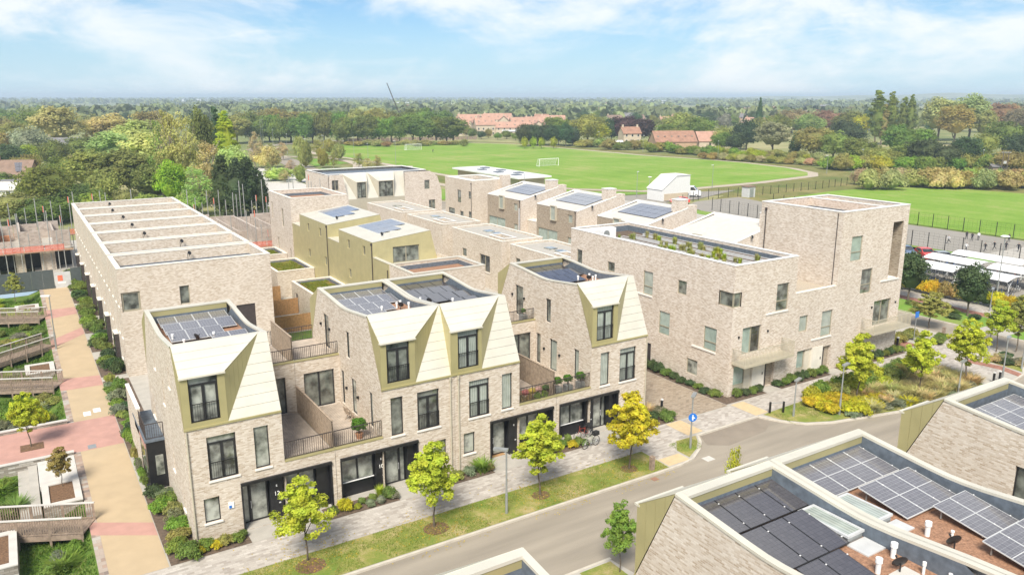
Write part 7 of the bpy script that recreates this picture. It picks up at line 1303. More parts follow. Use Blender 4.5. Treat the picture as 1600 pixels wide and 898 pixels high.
# bicycle shelters: white canopies on forked posts
for k, (x0, x1, y0, y1, lab) in enumerate(((97.6, 102.0, 52.0, 57.2, 'left front'), (97.8, 102.2, 45.6, 50.4, 'right front'), (103.6, 107.8, 52.2, 59.5, 'left rear'), (103.8, 108.0, 45.0, 51.2, 'right rear'), (109.2, 113.0, 49.5, 58.8, 'farthest'))):
    r = thing('bicycle_shelter', ((x0+x1)/2, (y0+y1)/2, 0), 'white canopy bicycle shelter, %s one of the group' % lab, 'shelter', 'bicycle shelters')
    m = MB(); n = 8
    for i in range(n):
        a, b = i/n, (i+1)/n; za, zb = 2.25+.35*math.sin(math.pi*a), 2.25+.35*math.sin(math.pi*b); xa, xb = x0+(x1-x0)*a, x0+(x1-x0)*b
        m.face([(xa, y0, za), (xb, y0, zb), (xb, y1, zb), (xa, y1, za)]); m.face([(xa, y0, za-.06), (xb, y0, zb-.06), (xb, y1, zb-.06), (xa, y1, za-.06)]); m.face([(xa, y0, za-.06), (xb, y0, zb-.06), (xb, y0, zb), (xa, y0, za)]); m.face([(xa, y1, za-.06), (xb, y1, zb-.06), (xb, y1, zb), (xa, y1, za)])
    m.face([(x0, y0, 2.19), (x0, y1, 2.19), (x0, y1, 2.25), (x0, y0, 2.25)]); m.face([(x1, y0, 2.19), (x1, y1, 2.19), (x1, y1, 2.25), (x1, y0, 2.25)])
    m.build('canopy', 'white_plastic', r)
    for yy in (y0+.8, y1-.8):
        m = MB(); xm = (x0+x1)/2; m.cyl((xm, yy, 0), (xm, yy, 1.2), .06, n=8); m.cyl((xm, yy, 1.2), (xm-1.3, yy, 2.42), .05, n=6); m.cyl((xm, yy, 1.2), (xm+1.3, yy, 2.42), .05, n=6); m.build('post', 'white_metal', r)

# ------------------------------------------------------------------ things on the decks
def planter_tree(x, y, z, label, box=True, h=.55, cone=False):
    r = thing('potted_shrub', (x, y, z), label, 'potted plant'); m = MB()
    if box: m.box(x-.25, x+.25, y-.25, y+.25, z, z+.5); m.build('pot', 'grey_metal', r)
    else:
        m.cyl((x, y, z), (x, y, z+.34), .17, .25, n=14); m.build('pot', 'clay_pot', r)
    kz = z+.5 if box else z+.33
    m = MB(); m.cyl((x, y, kz-.05), (x, y, kz+.5), .025, n=6); m.build('stem', 'bark', r)
    cm = VEG['conifer0' if cone else 'ball0'][0]; c = bpy.data.objects.new('foliage', cm); COL.objects.link(c); c.parent = r; c.location = (0, 0, kz-z+(.0 if cone else .16)); c.scale = (.3, .3, .5) if cone else (h*.68, h*.68, h*.66); c.color = (.10, .22, .025, 1)
planter_tree(15.9, 42.5, 3.4, 'round leafy shrub in a clay pot on the deck of number 10', False, .75)
for x, lab in ((30.3, 'left'), (31.2, 'middle'), (32.3, 'right')): planter_tree(x, 42.15, 3.4, 'clipped ball shrub in a grey box planter, %s of three on the deck' % lab, True, .52)
planter_tree(30.6, 49.3, 6.6, 'cone shaped box tree in a planter on the upper terrace', True, .5, True)
planter_tree(32.2, 49.4, 6.6, 'bare grey planter shrub beside the upper terrace door', True, .3)
r = thing('flower_trough', (28.4, 42.3, 3.4), 'long trough of pink and yellow flowers on the deck beside the screen', 'planter'); m = MB(); m.box(26.95, 29.4, 42.0, 42.7, 3.4, 3.8); m.build('trough', 'screen_wood', r)
for k, c in enumerate(((.62, .42, .25), (.55, .22, .2), (.62, .5, .12), (.6, .4, .35), (.08, .15, .03))):
    o = bpy.data.objects.new('flowers', VEG['ball1'][0]); COL.objects.link(o); o.parent = r; o.location = (-1.2+k*.55, .05, .36); o.scale = (.34, .3, .22); o.color = (*c, 1)
for k in range(4): shr('shrub', 27.2+k*.62, 41.85, .55, .55, vr.choice(['green', 'russet', 'fresh']), 'trailing plant behind the deck railing by the flower trough', 'plants behind the deck railing', z=3.4)
def chair(x, y, z, rz, label):
    o = bpy.data.objects.new('garden_chair', None); COL.objects.link(o); o.location = (x, y, z); o.rotation_euler = (0, 0, rz); tag(o, label, 'chair')
    m = MB()
    for k in range(5): m.box(-.22, .22, -.2+k*.09, -.13+k*.09, .42, .44)
    mk(m, 'seat', 'screen_wood', o); m = MB()
    for k in range(4): m.box(-.22, .22, .22+k*.03, .24+k*.03, .52+k*.11, .6+k*.11)
    mk(m, 'backrest', 'screen_wood', o)
    for sx in (-.22, .22): m = MB(); m.bar((sx, -.24, 0), (sx, .33, .95), .035); m.bar((sx, .24, 0), (sx, -.2, .43), .035); mk(m, 'leg', 'screen_wood', o)
chair(16.45, 45.5, 3.4, 1.9, 'folding wooden chair on the deck of number 10 by the door'); chair(16.5, 44.6, 3.4, 1.4, 'second folding wooden chair on the deck of number 10')
chair(31.0, 46.5, 3.4, 1.4, 'dark chair at the back of the topiary deck'); chair(31.0, 45.6, 3.4, 1.8, 'dark chair before the other on the topiary deck')
m = MB(); m.box(24.9, 25.9, 41.9, 42.25, .04, .06); tag(m.build('doormat', 'doormat'), 'tan doormat at the glazed porch door', 'doormat')
r = thing('utility_box', (7.97, 41.42, 1.8), 'small white and blue notice box on the wall of number 12', 'box'); m = MB(); m.box(7.83, 8.13, 41.39, 41.446, 1.6, 1.95); m.build('box', 'white_plastic', r); m = MB(); m.box(7.86, 8.0, 41.38, 41.389, 1.62, 1.78); m.build('label', 'blue_sign', r)
for x, nm in ((21.57, 'left'), (22.14, 'right')):
    r = thing('downpipe', (x, 41.4, 0), 'bronze rainwater pipe down the shared wall of the middle houses, %s of two' % nm, 'downpipe'); m = MB(); m.cyl((x, 41.38, .02), (x, 41.38, 6.5), .05, n=8); m.build('pipe', 'champagne', r)
    m = MB(); m.cyl((x, 41.38, 6.3), (x, 41.38, 6.52), .085, n=8); m.build('hopper', 'champagne', r)
for x, nm in ((6.06, 'at the corner of number 12'), (37.75, 'at the drive corner of the last mansard house')):
    r = thing('downpipe', (x, 41.4, 0), 'bronze rainwater pipe %s' % nm, 'downpipe'); m = MB(); m.cyl((x, 41.38, .02), (x, 41.38, 6.5), .045, n=8); m.build('pipe', 'champagne', r)

# ------------------------------------------------------------------ boardwalks in the sunken gardens
def boardwalk(p0, p1, w, label):
    """p0 at the path, p1 away to the left, deck on beams with slatted balustrades"""
    r = thing('boardwalk', ((p0[0]+p1[0])/2, (p0[1]+p1[1])/2, 0), label, 'boardwalk', 'timber boardwalks')
    d = Vector((p1[0]-p0[0], p1[1]-p0[1])); L_ = d.length; d.normalize(); n = Vector((-d.y, d.x)); at = lambda t, s: (p0[0]+d.x*t+n.x*s, p0[1]+d.y*t+n.y*s)
    k = int(L_/.16)
    for i in range(k):
        m = MB(); m.obox(at(i*L_/k+.01, 0)[:2] and at((i+.5)*L_/k, -w/2), at((i+.5)*L_/k, w/2), L_/k-.014, .02, .065); m.build('plank', 'board_wood', r)
    for s in (-w/2+.04, w/2-.04):
        m = MB(); m.obox(at(0, s), at(L_, s), .08, -.22, .018); m.build('beam', 'board_wood', r)
        m = MB(); m.obox(at(-.05, s), at(L_+.05, s), .13, 1.05, 1.11); m.build('handrail', 'concrete_pale', r)
        m = MB(); m.obox(at(0, s), at(L_, s), .05, .12, .19); m.build('bottom_rail', 'board_wood', r)
        np_ = max(2, int(L_/1.5))
        for i in range(np_+1):
            q = at(i*(L_-.1)/np_+.05, s); m = MB(); m.box(q[0]-.06, q[0]+.06, q[1]-.06, q[1]+.06, -.7, 1.048); m.build('post', 'board_wood', r)
        nb = int(L_/.13); 
        for i in range(nb):
            q = at((i+.5)*L_/nb, s); m = MB(); m.box(q[0]-.022, q[0]+.022, q[1]-.022, q[1]+.022, .19, 1.048); m.build('baluster', 'board_wood', r)
boardwalk((1.3, 46.5), (-4.8, 49.5), 1.75, 'timber boardwalk with slatted rails nearest the viewer'); boardwalk((1.25, 72.9), (-4.6, 75.8), 1.9, 'timber boardwalk joining the path beside the yellow shrub')
boardwalk((1.2, 86.1), (-5.2, 81.0), 1.9, 'timber boardwalk running askew at the tall path lamp'); boardwalk((1.1, 97.2), (-4.6, 99.9), 1.9, 'timber boardwalk farthest along the path')
def stone_planter(x0, x1, y0, y1, h, label, z0=-.7):
    r = thing('stone_planter', ((x0+x1)/2, (y0+y1)/2, 0), label, 'planter'); m = MB(); m.ring(x0, x1, y0, y1, .3, z0, h); m.build('wall', 'dry_stone', r); m = MB(); m.ring(x0-.03, x1+.03, y0-.03, y1+.03, .38, h+.002, h+.07); m.build('coping', 'concrete_pale', r); m = MB(); m.box(x0+.31, x1-.31, y0+.31, y1-.31, z0, h-.02); m.build('mulch', 'mulch', r)
stone_planter(-.75, 1.25, 50.0, 53.3, .12, 'square stone planter of bark mulch around the reddish tree'); stone_planter(-5.0, -2.15, 43.5, 47.4, .45, 'stone walled planter at the bottom left corner')
stone_planter(-1.0, 1.2, 76.9, 79.8, .12, 'stone edged mulch square beyond the yellow shrub'); stone_planter(-1.4, .9, 101.8, 104.2, .12, 'stone edged mulch square near the hoarding')
m = MB(); m.box(-1.75, -.35, 59.7, 60.9, .016, .03); tag(m.build('mulch_bed', 'mulch'), 'rectangle of bark mulch set in the pink paving', 'mulch bed')
m = MB(); m.box(-.85, 1.28, 53.4, 57.4, -.5, .02); tag(m.build('stone_terrace', 'concrete_pale'), 'pale stone slab terrace beside the square planter', 'terrace')
m = MB(); m.box(-2.0, -.9, 49.9, 57.4, -.7, -.35); m.box(-1.4, -.9, 49.9, 57.4, -.34, -.15); tag(m.build('stone_steps', 'concrete'), 'pale stone steps down into the sunken garden', 'steps')

# ------------------------------------------------------------------ building site
r = thing('hoarding', (0, 112.6, 0), 'dark grey site hoarding closing the end of the path', 'hoarding')
for k in range(9): m = MB(); m.box(-8+k*1.23, -8+k*1.23+1.22, 112.55, 112.62, 0, 2.4); m.build('panel', 'hoarding', r)
r = thing('site_gate', (4.1, 112.5, 0), 'grey site gate panel with an orange mark', 'gate'); m = MB(); m.box(3.15, 4.9, 112.5, 112.57, 0, 2.0); m.build('panel', 'light_grey', r)
m = MB(); m.box(3.45, 4.0, 112.48, 112.499, .9, 1.6); m.build('emblem', 'orange_mesh', r); m = MB(); m.box(3.42, 4.3, 112.48, 112.498, .55, .75); m.build('lettering', 'number_white', r)
r = thing('hoarding', (5.4, 112.6, 0), 'short dark hoarding panel between gate and the last row house', 'hoarding'); m = MB(); m.box(4.95, 6.1, 112.55, 112.62, 0, 2.4); m.build('panel', 'hoarding', r)
def site(x0, x1, y0, y1, label, seed):
    q = random.Random(seed); r = thing('unfinished_building', ((x0+x1)/2, y0, 0), label, 'building site')
    m = MB(); m.box(x0, x1, y0, y1, 2.75, 3.0); m.build('floor_slab', 'concrete', r); m = MB(); m.box(x0+.3, x1-.3, y0+3.0, y0+3.2, 0, 2.749); m.build('back_wall', 'black_metal', r)
    x = x0
    while x < x1-1.0:
        w = q.uniform(.9, 1.8); m = MB(); m.box(x, x+w, y0+.1, y0+.45, 0, 2.745); m.build('brick_pier', 'brick', r); x += w+q.uniform(1.6, 2.6)
    x = x0
    while x < x1-1.5:
        w = q.uniform(1.5, 3.2); h = q.uniform(4.2, 5.6); m = MB(); m.box(x, min(x1, x+w), y0+1.0, y0+1.25, 3.003, h); m.build('block_wall', 'blockwork', r)
        m = MB(); m.box(x+.05, x+.3, y0+1.26, y1-.5, 3.003, q.uniform(4.6, 5.9)); m.build('block_wall', 'blockwork', r)
        x += w+q.uniform(.5, 1.4)
    x = x0
    while x < x1-2:
        w = q.uniform(2, 4); m = MB(); m.box(x, min(x1, x+w), y1-.3, y1-.05, 3.003, q.uniform(4.8, 5.8)); m.build('block_wall', 'blockwork', r); x += w+.05
    for k in range(6):
        xx, yy = q.uniform(x0+1, x1-1), q.uniform(y0+2, y1-1); m = MB(); m.box(xx, xx+q.uniform(.6, 1.6), yy, yy+.8, 3.003, 3.0+q.uniform(.3, .9)); m.build('pallet_load', q.choice(['white_plastic', 'terracotta', 'light_grey']), r)
    return r
site(-14, 6.3, 125.2, 136, 'half built blockwork house left of the row with orange edge netting', 3); site(19.6, 46, 112.5, 128, 'half built blockwork house between the row and the tall brick house', 8)
def scaffold(x0, x1, y, zlo, zhi, label, seed, n):
    q = random.Random(seed); r = thing('scaffold', ((x0+x1)/2, y, 0), label, 'scaffold', 'scaffolding on the building site')
    for k in range(n):
        x = x0+(x1-x0)*k/(n-1)+q.uniform(-.3, .3); zt = q.uniform(zlo, zhi); yy = y+q.choice([0, 1.1])
        m = MB(); m.cyl((x, yy, 0), (x+q.uniform(-.1, .1), yy, zt), .06, n=6); m.build('pole', 'scaffold', r)
        if q.random() < .28: m = MB(); m.cyl((x, yy-.003, zt-.9), (x, yy-.003, zt+.02), .06, n=6); m.build('pole_cap', 'orange_mesh', r)
    for zz in (2.9, 3.9): m = MB(); m.bar((x0, y-.08, zz), (x1, y-.08, zz), .05); m.build('ledger', 'scaffold', r)
    m = MB(); m.box(x0, x1, y-.05, y+1.15, 2.78, 2.84); m.build('boards', 'fence_wood', r)
    for k in range(int((x1-x0)/2.4)): m = MB(); xx = x0+k*2.4; m.box(xx, xx+2.3, y-.12, y-.1, 2.95, 3.75); m.build('safety_net', 'net', r)
m_, t_, b_ = newmat('net'); b_.inputs['Base Color'].default_value = (.75, .18, .12, 1); b_.inputs['Alpha'].default_value = .38
scaffold(-14, 6.2, 123.9, 5.2, 9.2, 'scaffold of upright poles in front of the left half built house', 4, 21); scaffold(-14, 18, 137.5, 6.5, 9.3, 'scaffold poles standing behind the left half built house', 5, 30); scaffold(19.8, 45, 111.2, 4.5, 9.0, 'scaffold poles in front of the half built house behind the row', 6, 26); scaffold(19.8, 46, 129.5, 7.0, 11.0, 'tall scaffold poles behind the half built house', 7, 32)

# fallen leaves under the street trees
q = random.Random(77); v = []; f = []
for tx, ty in ((10.6, 36.75), (17.7, 36.25), (24.8, 36.1), (31.6, 35.85), (54.6, 35.3), (60.4, 33.6)):
    for k in range(260):
        x, y = tx+q.gauss(0, 1.6), ty+q.gauss(0, 1.3)
        if y < 34.7: y = 34.3-abs(q.gauss(0, .25)); z = -.088
        else: z = .035 if y < 37.4 else .017
        if x > 34: continue
        a = q.uniform(0, 6.28); u = Vector((math.cos(a), math.sin(a), q.uniform(-.2, .2)))*.055; w = Vector((-math.sin(a), math.cos(a), q.uniform(-.2, .2)))*.04; p = Vector((x, y, z)); i = len(v); v += [p-u, p-w, p+u, p+w]; f.append((i, i+1, i+2, i+3))
me = bpy.data.meshes.new('fallen_leaves'); me.from_pydata(v, [], f); me.materials.append(M['leaf']); o = bpy.data.objects.new('fallen_leaves', me); COL.objects.link(o); o.color = (.5, .38, .06, 1); tag(o, 'scattered fallen yellow leaves on verge, footway and gutter', 'leaves', kind='stuff')
# ------------------------------------------------------------------ trees of the middle and far distance
KN = {'broad': 'broadleaf tree', 'tall': 'tall broadleaf tree', 'poplar': 'poplar', 'conifer': 'conifer', 'sparse': 'thin pale-limbed tree', 'bush': 'bush'}
SN = {'L': 'in the wood behind the building site', 'Lsilver': 'in the far left of the wood', 'Lbrown': 'behind the left half built house', 'Llime': 'above the scaffold poles', 'Ltall': 'rising above the building site', 'Lpop': 'standing on the wood edge', 'Lcon': 'in the dark clump behind the scaffold', 'M': 'in the tree belt behind the field', 'M2': 'behind the long tree belt', 'Mb': 'along the fence beyond the playing field', 'Mp': 'beside the estate road left of the field', 'Hedge': 'in the dense dark hedge at the field corner', 'R': 'in the trees right of the farmhouse', 'Rpurple': 'behind the farmhouse', 'Belt': 'in the shrubs along the field path', 'Belt2': 'in the scrub below the poplars', 'Thicket': 'in the long thicket behind the right meadow', 'Sap': 'in front of the dense dark hedge', 'Tfront': 'in front of the red roofed townhouses', 'Fill': 'in the wooded suburb toward the horizon'}
NTH = ['leftmost', 'second from left', 'third from left', 'fourth from left', 'fifth from left', 'sixth from left', 'seventh from left', 'eighth from left', 'ninth from left', 'tenth from left', 'eleventh from left', 'twelfth from left']
same = {}
for t in sorted(TREES, key=lambda t: math.atan2(t[1], t[2])): same.setdefault((t[0], t[5], t[6]), []).append(t)
for kind, x, y, h, w, col, st in TREES:
    lab = '%s %s %s' % (CN[col], KN[kind], SN[st]); grp = same[(kind, col, st)]
    if 1 < len(grp) <= 12 and st != 'Fill': lab += ', '+NTH[[g_[1:3] for g_ in grp].index((x, y))]
    plant(kind, x, y, h, w, col, lab, 'bush' if kind == 'bush' else 'tree', '%s %s' % (KN[kind], SN[st]), z=-.2)
# continuous woodland and suburbs out to the horizon: one mass
r_ = random.Random(31); v = []; f = []
tmpl = []
for s in range(5):
    q = random.Random(s); tv = []; tf = []
    for k in range(34):
        d = Vector((q.gauss(0, 1), q.gauss(0, 1), q.gauss(0, .9)+.25)).normalized(); p = Vector((d.x, d.y, .55+d.z*.6))*q.uniform(.8, 1.05); n = (d+Vector((q.gauss(0, .35), q.gauss(0, .35), q.gauss(0, .35)))).normalized(); u = n.orthogonal().normalized()*q.uniform(.24, .4); w_ = n.cross(u); i = len(tv); tv += [p-u, p-w_, p+u, p+w_]; tf.append((i, i+1, i+2, i+3))
    tmpl.append((tv, tf))
for k in range(9000):
    d = 700*math.exp(r_.random()**.85*2.75); a = YAW+r_.uniform(-.66, .66); x, y = math.sin(a)*d, math.cos(a)*d
    if noise.noise(Vector((x*.0021, y*.0021, 2))) < .02 and d > 900: continue
    s = r_.uniform(5, 9)*(1+min(1.0, d/6000)); hh = r_.uniform(6.5, 11.5)*(1+min(.25, d/14000)); tv, tf = tmpl[k % 5]; i = len(v); ca, sa = math.cos(k), math.sin(k)
    v += [(x+(p.x*ca-p.y*sa)*s, y+(p.x*sa+p.y*ca)*s, p.z*hh) for p in tv]; f += [tuple(i+j for j in q) for q in tf]
me = bpy.data.meshes.new('distant_woodland'); me.from_pydata(v, [], f); me.materials.append(M['leaf_wood']); o = bpy.data.objects.new('distant_woodland', me); COL.objects.link(o); o.color = (.18, .215, .085, 1); tag(o, 'distant mass of trees and hedges reaching to the horizon', 'woodland', kind='stuff')
# low hills on the right horizon
m = MB(); n = 60
for k in range(n):
    a0, a1 = YAW+.12+.62*k/n, YAW+.12+.62*(k+1)/n; h = lambda t: 1+32*max(0, min(1, (t-YAW-.14)/.3))*(1+.15*math.sin(t*31)+.1*math.sin(t*67)); D_ = 5200
    m.face([(math.sin(a0)*D_*.8, math.cos(a0)*D_*.8, -1), (math.sin(a1)*D_*.8, math.cos(a1)*D_*.8, -1), (math.sin(a1)*D_, math.cos(a1)*D_, h(a1)), (math.sin(a0)*D_, math.cos(a0)*D_, h(a0))])
    m.face([(math.sin(a0)*D_, math.cos(a0)*D_, h(a0)), (math.sin(a1)*D_, math.cos(a1)*D_, h(a1)), (math.sin(a1)*D_*1.3, math.cos(a1)*D_*1.3, -1), (math.sin(a0)*D_*1.3, math.cos(a0)*D_*1.3, -1)])
struct('hills', m, 'country_ground')

# ------------------------------------------------------------------ houses beyond the field
def gable_house(x, y, w, d, h, rh, rz, wall, roof, label, name='house', wn=3, floors=2, chim=1, lights=0, group=None, cat='house'):
    """w along local x (ridge), d deep, wall height h, roof rise rh"""
    o = bpy.data.objects.new(name, None); COL.objects.link(o); o.location = (x, y, -.15); o.rotation_euler = (0, 0, rz); tag(o, label, cat, group)
    m = MB(); a, b = w/2, d/2; m.box(-a, a, -b, b, 0, h)
    for s in (-a, a): m.face([(s, -b, h), (s, b, h), (s, 0, h+rh)])
    mk(m, 'wall', wall, o)
    m = MB(); e = .35
    for s in (-1, 1): m.face([(-a-e, s*(b+e), h-e*rh/b), (a+e, s*(b+e), h-e*rh/b), (a+e, 0, h+rh+.06), (-a-e, 0, h+rh+.06)]); m.face([(-a-e, s*(b+e), h-e*rh/b-.15), (a+e, s*(b+e), h-e*rh/b-.15), (a+e, 0, h+rh-.1), (-a-e, 0, h+rh-.1)])
    rf = mk(m, 'roof', roof, o)
    for k in range(chim):
        m = MB(); cx = (-a+.8) if k == 0 else (a-.8); m.box(cx-.4, cx+.4, -.4, .4, h+rh*.6, h+rh+1.1); mk(m, 'chimney', wall if wall != 'house_white' else 'house_brick', rf)
    for k in range(lights):
        m = MB(); t = -a+w*(k+.5)/lights; zz = h+rh*.45; yy = -b*.55; m.box(t-.4, t+.4, yy-.4, yy+.4, zz+.0, zz+.35); mk(m, 'rooflight', 'glass_grey', rf)
    for fl in range(floors):
        for k in range(wn):
            t = -a+w*(k+.5)/wn; z0 = .9+fl*2.7
            if z0+1.3 > h: continue
            m = MB(); m.box(t-.55, t+.55, -b-.05, -b-.005, z0, z0+1.3); wi = mk(m, 'window', 'white_plastic', o); m = MB(); m.box(t-.47, t+.47, -b-.07, -b-.052, z0+.08, z0+1.22); mk(m, 'pane', 'glass_dark', wi)
    m = MB(); m.box(-a*.1-.5, -a*.1+.5, -b-.06, -b-.004, 0, 2.1); mk(m, 'door', 'bronze_dark', o)
    return o
AZ = -YAW
gable_house(20, 366, 12, 7, 5.2, 2.4, AZ+.2, 'house_brick', 'roof_slate', 'grey roofed house with a white gable among the left trees', lights=0)
gable_house(1.5, 252, 9.5, 7, 3.6, 3.4, AZ+.1, 'house_brick', 'roof_brown', 'brown tiled house with solar panels at the left edge'); 
ph = bpy.data.objects[-1] if False else None
for i in range(3):
    for j in range(2):
        m = MB(); X0, Y0 = 1.4+i*1.05, 249.4; m.cur = 0; m.face([(X0, 248.2+j*1.15, 4.1+j*1.12), (X0+1.0, 248.2+j*1.15, 4.1+j*1.12), (X0+1.0, 249.3+j*1.15, 5.17+j*1.12), (X0, 249.3+j*1.15, 5.17+j*1.12)], uv=[(0, 0), (1, 0), (1, 1.6), (0, 1.6)])
        if i == 0 and j == 0: PVR = thing('solar_array', (2.5, 249, 4), 'small solar array on the brown roof at the left edge', 'solar panels')
        m.build('solar_panel', 'pv_grid', PVR)
gable_house(-1.5, 222, 8, 6, 2.6, 1.4, AZ, 'house_white', 'concrete_pale', 'low pale roofed outbuilding at the left edge'); gable_house(1.2, 232, 6, 5, 2.4, 1.2, AZ+.3, 'house_white', 'roof_slate', 'small white shed below the brown tiled house', chim=0)
TT = [(228, 448, 13, 9, 7, 4.5, .1, 'red'), (300, 430, 15, 9, 7, 4.5, .15, 'red'), (318, 470, 18, 9, 7, 4.5, .1, 'red'), (352, 500, 18, 9, 7, 4.5, .0, 'red'), (270, 480, 18, 9, 9, 5, .1, 'red'), (300, 495, 20, 9, 9, 5, .2, 'red'), (236, 436, 13, 9, 6.5, 4.5, .1, 'red'), (250, 428, 12, 9, 8.0, 5, .25, 'red'), (262, 421, 14, 9, 6.0, 4, .05, 'red'), (275, 425, 14, 9, 7.5, 5.5, .3, 'red'), (289, 428, 16, 9, 6.0, 4, .1, 'red'), (305, 446, 16, 9, 7.0, 5, .2, 'red'), (262, 455, 16, 9, 8.5, 5, .15, 'red'), (285, 462, 16, 9, 8.0, 5, .0, 'red'), (322, 452, 15, 9, 6.5, 4.5, .25, 'red'), (246, 455, 12, 9, 8, 5, .2, 'red'), (340, 480, 14, 9, 6, 4.2, .1, 'red')]
TT.sort(key=lambda t: t[0]/t[1]); NTH += ['%s from left' % q for q in 'thirteenth fourteenth fifteenth sixteenth seventeenth eighteenth'.split()]
for k, (x, y, w, d, h, rh, rz, c) in enumerate(TT): gable_house(x, y, w, d, h*.85, rh*.8, AZ+rz+(1.57 if k % 3 == 1 else 0), 'house_cream', 'roof_red', 'cream townhouse with red tiled roof beyond the field, '+NTH[k], name='townhouse', wn=4, floors=3, lights=3, group='red roofed townhouses')
gable_house(259, 408, 14, 6, 3.2, .6, AZ, 'house_cream', 'light_grey', 'flat grey garage block in front of the red roofed townhouses', wn=2, floors=1, chim=0)
gable_house(270.5, 316, 9.5, 7.5, 5.4, 3.0, AZ+.25, 'house_cream', 'rust_roof', 'cream farmhouse with brown roof and two chimneys', chim=2, name='farmhouse')
gable_house(269, 283, 20, 11, 3.0, 4.6, AZ+.15, 'house_brick', 'rust_roof', 'long dark barn roof with skylights beside the farmhouse', name='barn', wn=0, chim=0, lights=6); gable_house(286, 277, 12, 10, 3.0, 4.2, AZ+.15, 'house_cream', 'roof_red', 'orange tiled end of the barn beside the farmhouse', name='barn', wn=0, chim=0)
gable_house(247, 300, 8, 3, 2.4, .6, AZ+.2, 'house_white', 'coping_white', 'white wall and shed between farmhouse and barn', name='shed', wn=0, chim=0)
gable_house(263.5, 131, 5, 4, 2.3, .9, AZ, 'board_wood', 'roof_slate', 'small grey shed at the right end of the thicket', name='shed', wn=1, chim=0, floors=1); gable_house(276, 178, 9, 4, 2.2, .8, AZ, 'house_brick', 'roof_brown', 'low brown shed roof in the scrub right of the field', name='shed', wn=0, chim=0)
hr = random.Random(12)
for k in range(80):
    v_ = hr.uniform(158, 200); d = 23.5*1272/(v_-150.2); u = hr.choice([hr.uniform(700, 1100), hr.uniform(620, 1350), hr.uniform(1150, 1350)]); a = YAW+math.atan((u-800)/1272)
    gable_house(math.sin(a)*d, math.cos(a)*d, hr.uniform(9, 16), 8, hr.uniform(4.5, 6), hr.uniform(2.5, 4), AZ+hr.uniform(-.8, .8), hr.choice(['house_cream', 'house_white', 'house_brick']), hr.choice(['roof_red', 'roof_brown', 'roof_slate', 'rust_roof']), 'small house half hidden in the wooded suburb toward the horizon', group='distant suburb houses', chim=1)
for k in range(12):
    d = hr.uniform(1500, 4200); a = YAW+hr.uniform(-.42, .35); o = gable_house(math.sin(a)*d, math.cos(a)*d, hr.uniform(50, 110), 30, 8, 2, AZ, 'house_white', 'light_grey', 'long pale warehouse on the hazy plain', name='warehouse', wn=0, chim=0, group='distant warehouses', cat='warehouse')
# crane
r = thing('crane', (255, 562, 0), 'dark slender crane jib slanting above the tree belt', 'crane'); m = MB(); base = Vector((255, 562, 8)); tip = base+Vector((-9.4*math.cos(YAW)+0, 9.4*math.sin(YAW), 25)); 
for o_ in ((.4, 0), (-.4, 0), (0, .5)): m.cyl(base+Vector((o_[0], o_[1], 0)), tip+Vector((o_[0]*.4, o_[1]*.4, 0)), .16, n=4)
for k in range(14):
    p, q = base.lerp(tip, k/14), base.lerp(tip, (k+1)/14); s_ = .4*(1-k/14*.6); m.cyl(p+Vector((s_, 0, 0)), q+Vector((-s_, 0, 0)), .07, n=3)
m.build('jib', 'bronze_dark', r); m = MB(); m.box(252.5, 257.5, 560, 564, 0, 8); m.build('cab', 'orange_mesh', r)

# ------------------------------------------------------------------ goals, fences, vehicles, hut
def goal(x, y, label, w=7.5):
    r = thing('football_goal', (x, y, -.07), label, 'goal'); h, d = 2.44, 2.0
    m = MB()
    for s in (0, w): m.cyl((x+s, y, -.07), (x+s, y, h), .09, n=8); m.cyl((x+s, y, h), (x+s, y+d*.5, h), .05, n=6); m.cyl((x+s, y+d*.5, h), (x+s, y+d, -.05), .05, n=6); m.cyl((x+s, y, -.02), (x+s, y+d, -.02), .05, n=6)
    m.cyl((x, y, h), (x+w, y, h), .09, n=8); m.cyl((x, y+d, -.02), (x+w, y+d, -.02), .05, n=6); m.build('frame', 'white_plastic', r)
    m = MB()
    for k in range(1, 25): m.bar((x+w*k/25, y+d*.5, h), (x+w*k/25, y+d, 0), .022)
    for k in range(1, 9): t = k/9; m.bar((x, y+d*.5+d*.5*t, h*(1-t)), (x+w, y+d*.5+d*.5*t, h*(1-t)), .022)
    m.build('net', 'white_plastic', r)
goal(151.5, 329, 'white football goal at the far end of the playing field'); goal(154.4, 227, 'white football goal nearer the houses on the playing field', 8)
def mesh_fence(pts, h, step, label, rails=True):
    r = thing('mesh_fence', (pts[0][0], pts[0][1], 0), label, 'fence', 'dark mesh fences')
    for a, b in zip(pts[:-1], pts[1:]):
        L_ = math.hypot(b[0]-a[0], b[1]-a[1]); n = max(1, int(L_/step))
        for k in range(n+1):
            t = k/n; m = MB(); m.bar((a[0]+(b[0]-a[0])*t, a[1]+(b[1]-a[1])*t, -.1), (a[0]+(b[0]-a[0])*t, a[1]+(b[1]-a[1])*t, h), .09); m.build('post', 'black_metal', r)
        m = MB()
        for k in range(7): zz = .1+(h-.15)*k/6; m.bar((*a, zz), (*b, zz), .012)
        for k in range(int(L_/.8)): t = k/(L_/.8); m.bar((a[0]+(b[0]-a[0])*t, a[1]+(b[1]-a[1])*t, 0), (a[0]+(b[0]-a[0])*t, a[1]+(b[1]-a[1])*t, h-.05), .01)
        m.build('mesh_panel', 'dark_frame', r)
mesh_fence([(143.2, 50), (143.2, 84), (143.4, 118)], 2.4, 2.8, 'dark mesh fence between the school court and the meadow'); mesh_fence([(121.2, 50), (121.6, 72), (125.4, 119)], 2.6, 2.6, 'dark mesh fence along the near side of the school court'); mesh_fence([(126, 128.5), (135.3, 132.9), (148, 132.4)], 2.2, 3.0, 'dark mesh fence beside the white van'); mesh_fence([(150, 131.5), (180, 132.5), (192, 133.8), (203, 134.8)], 2.0, 3.0, 'dark mesh fence along the grass bank to the thicket')
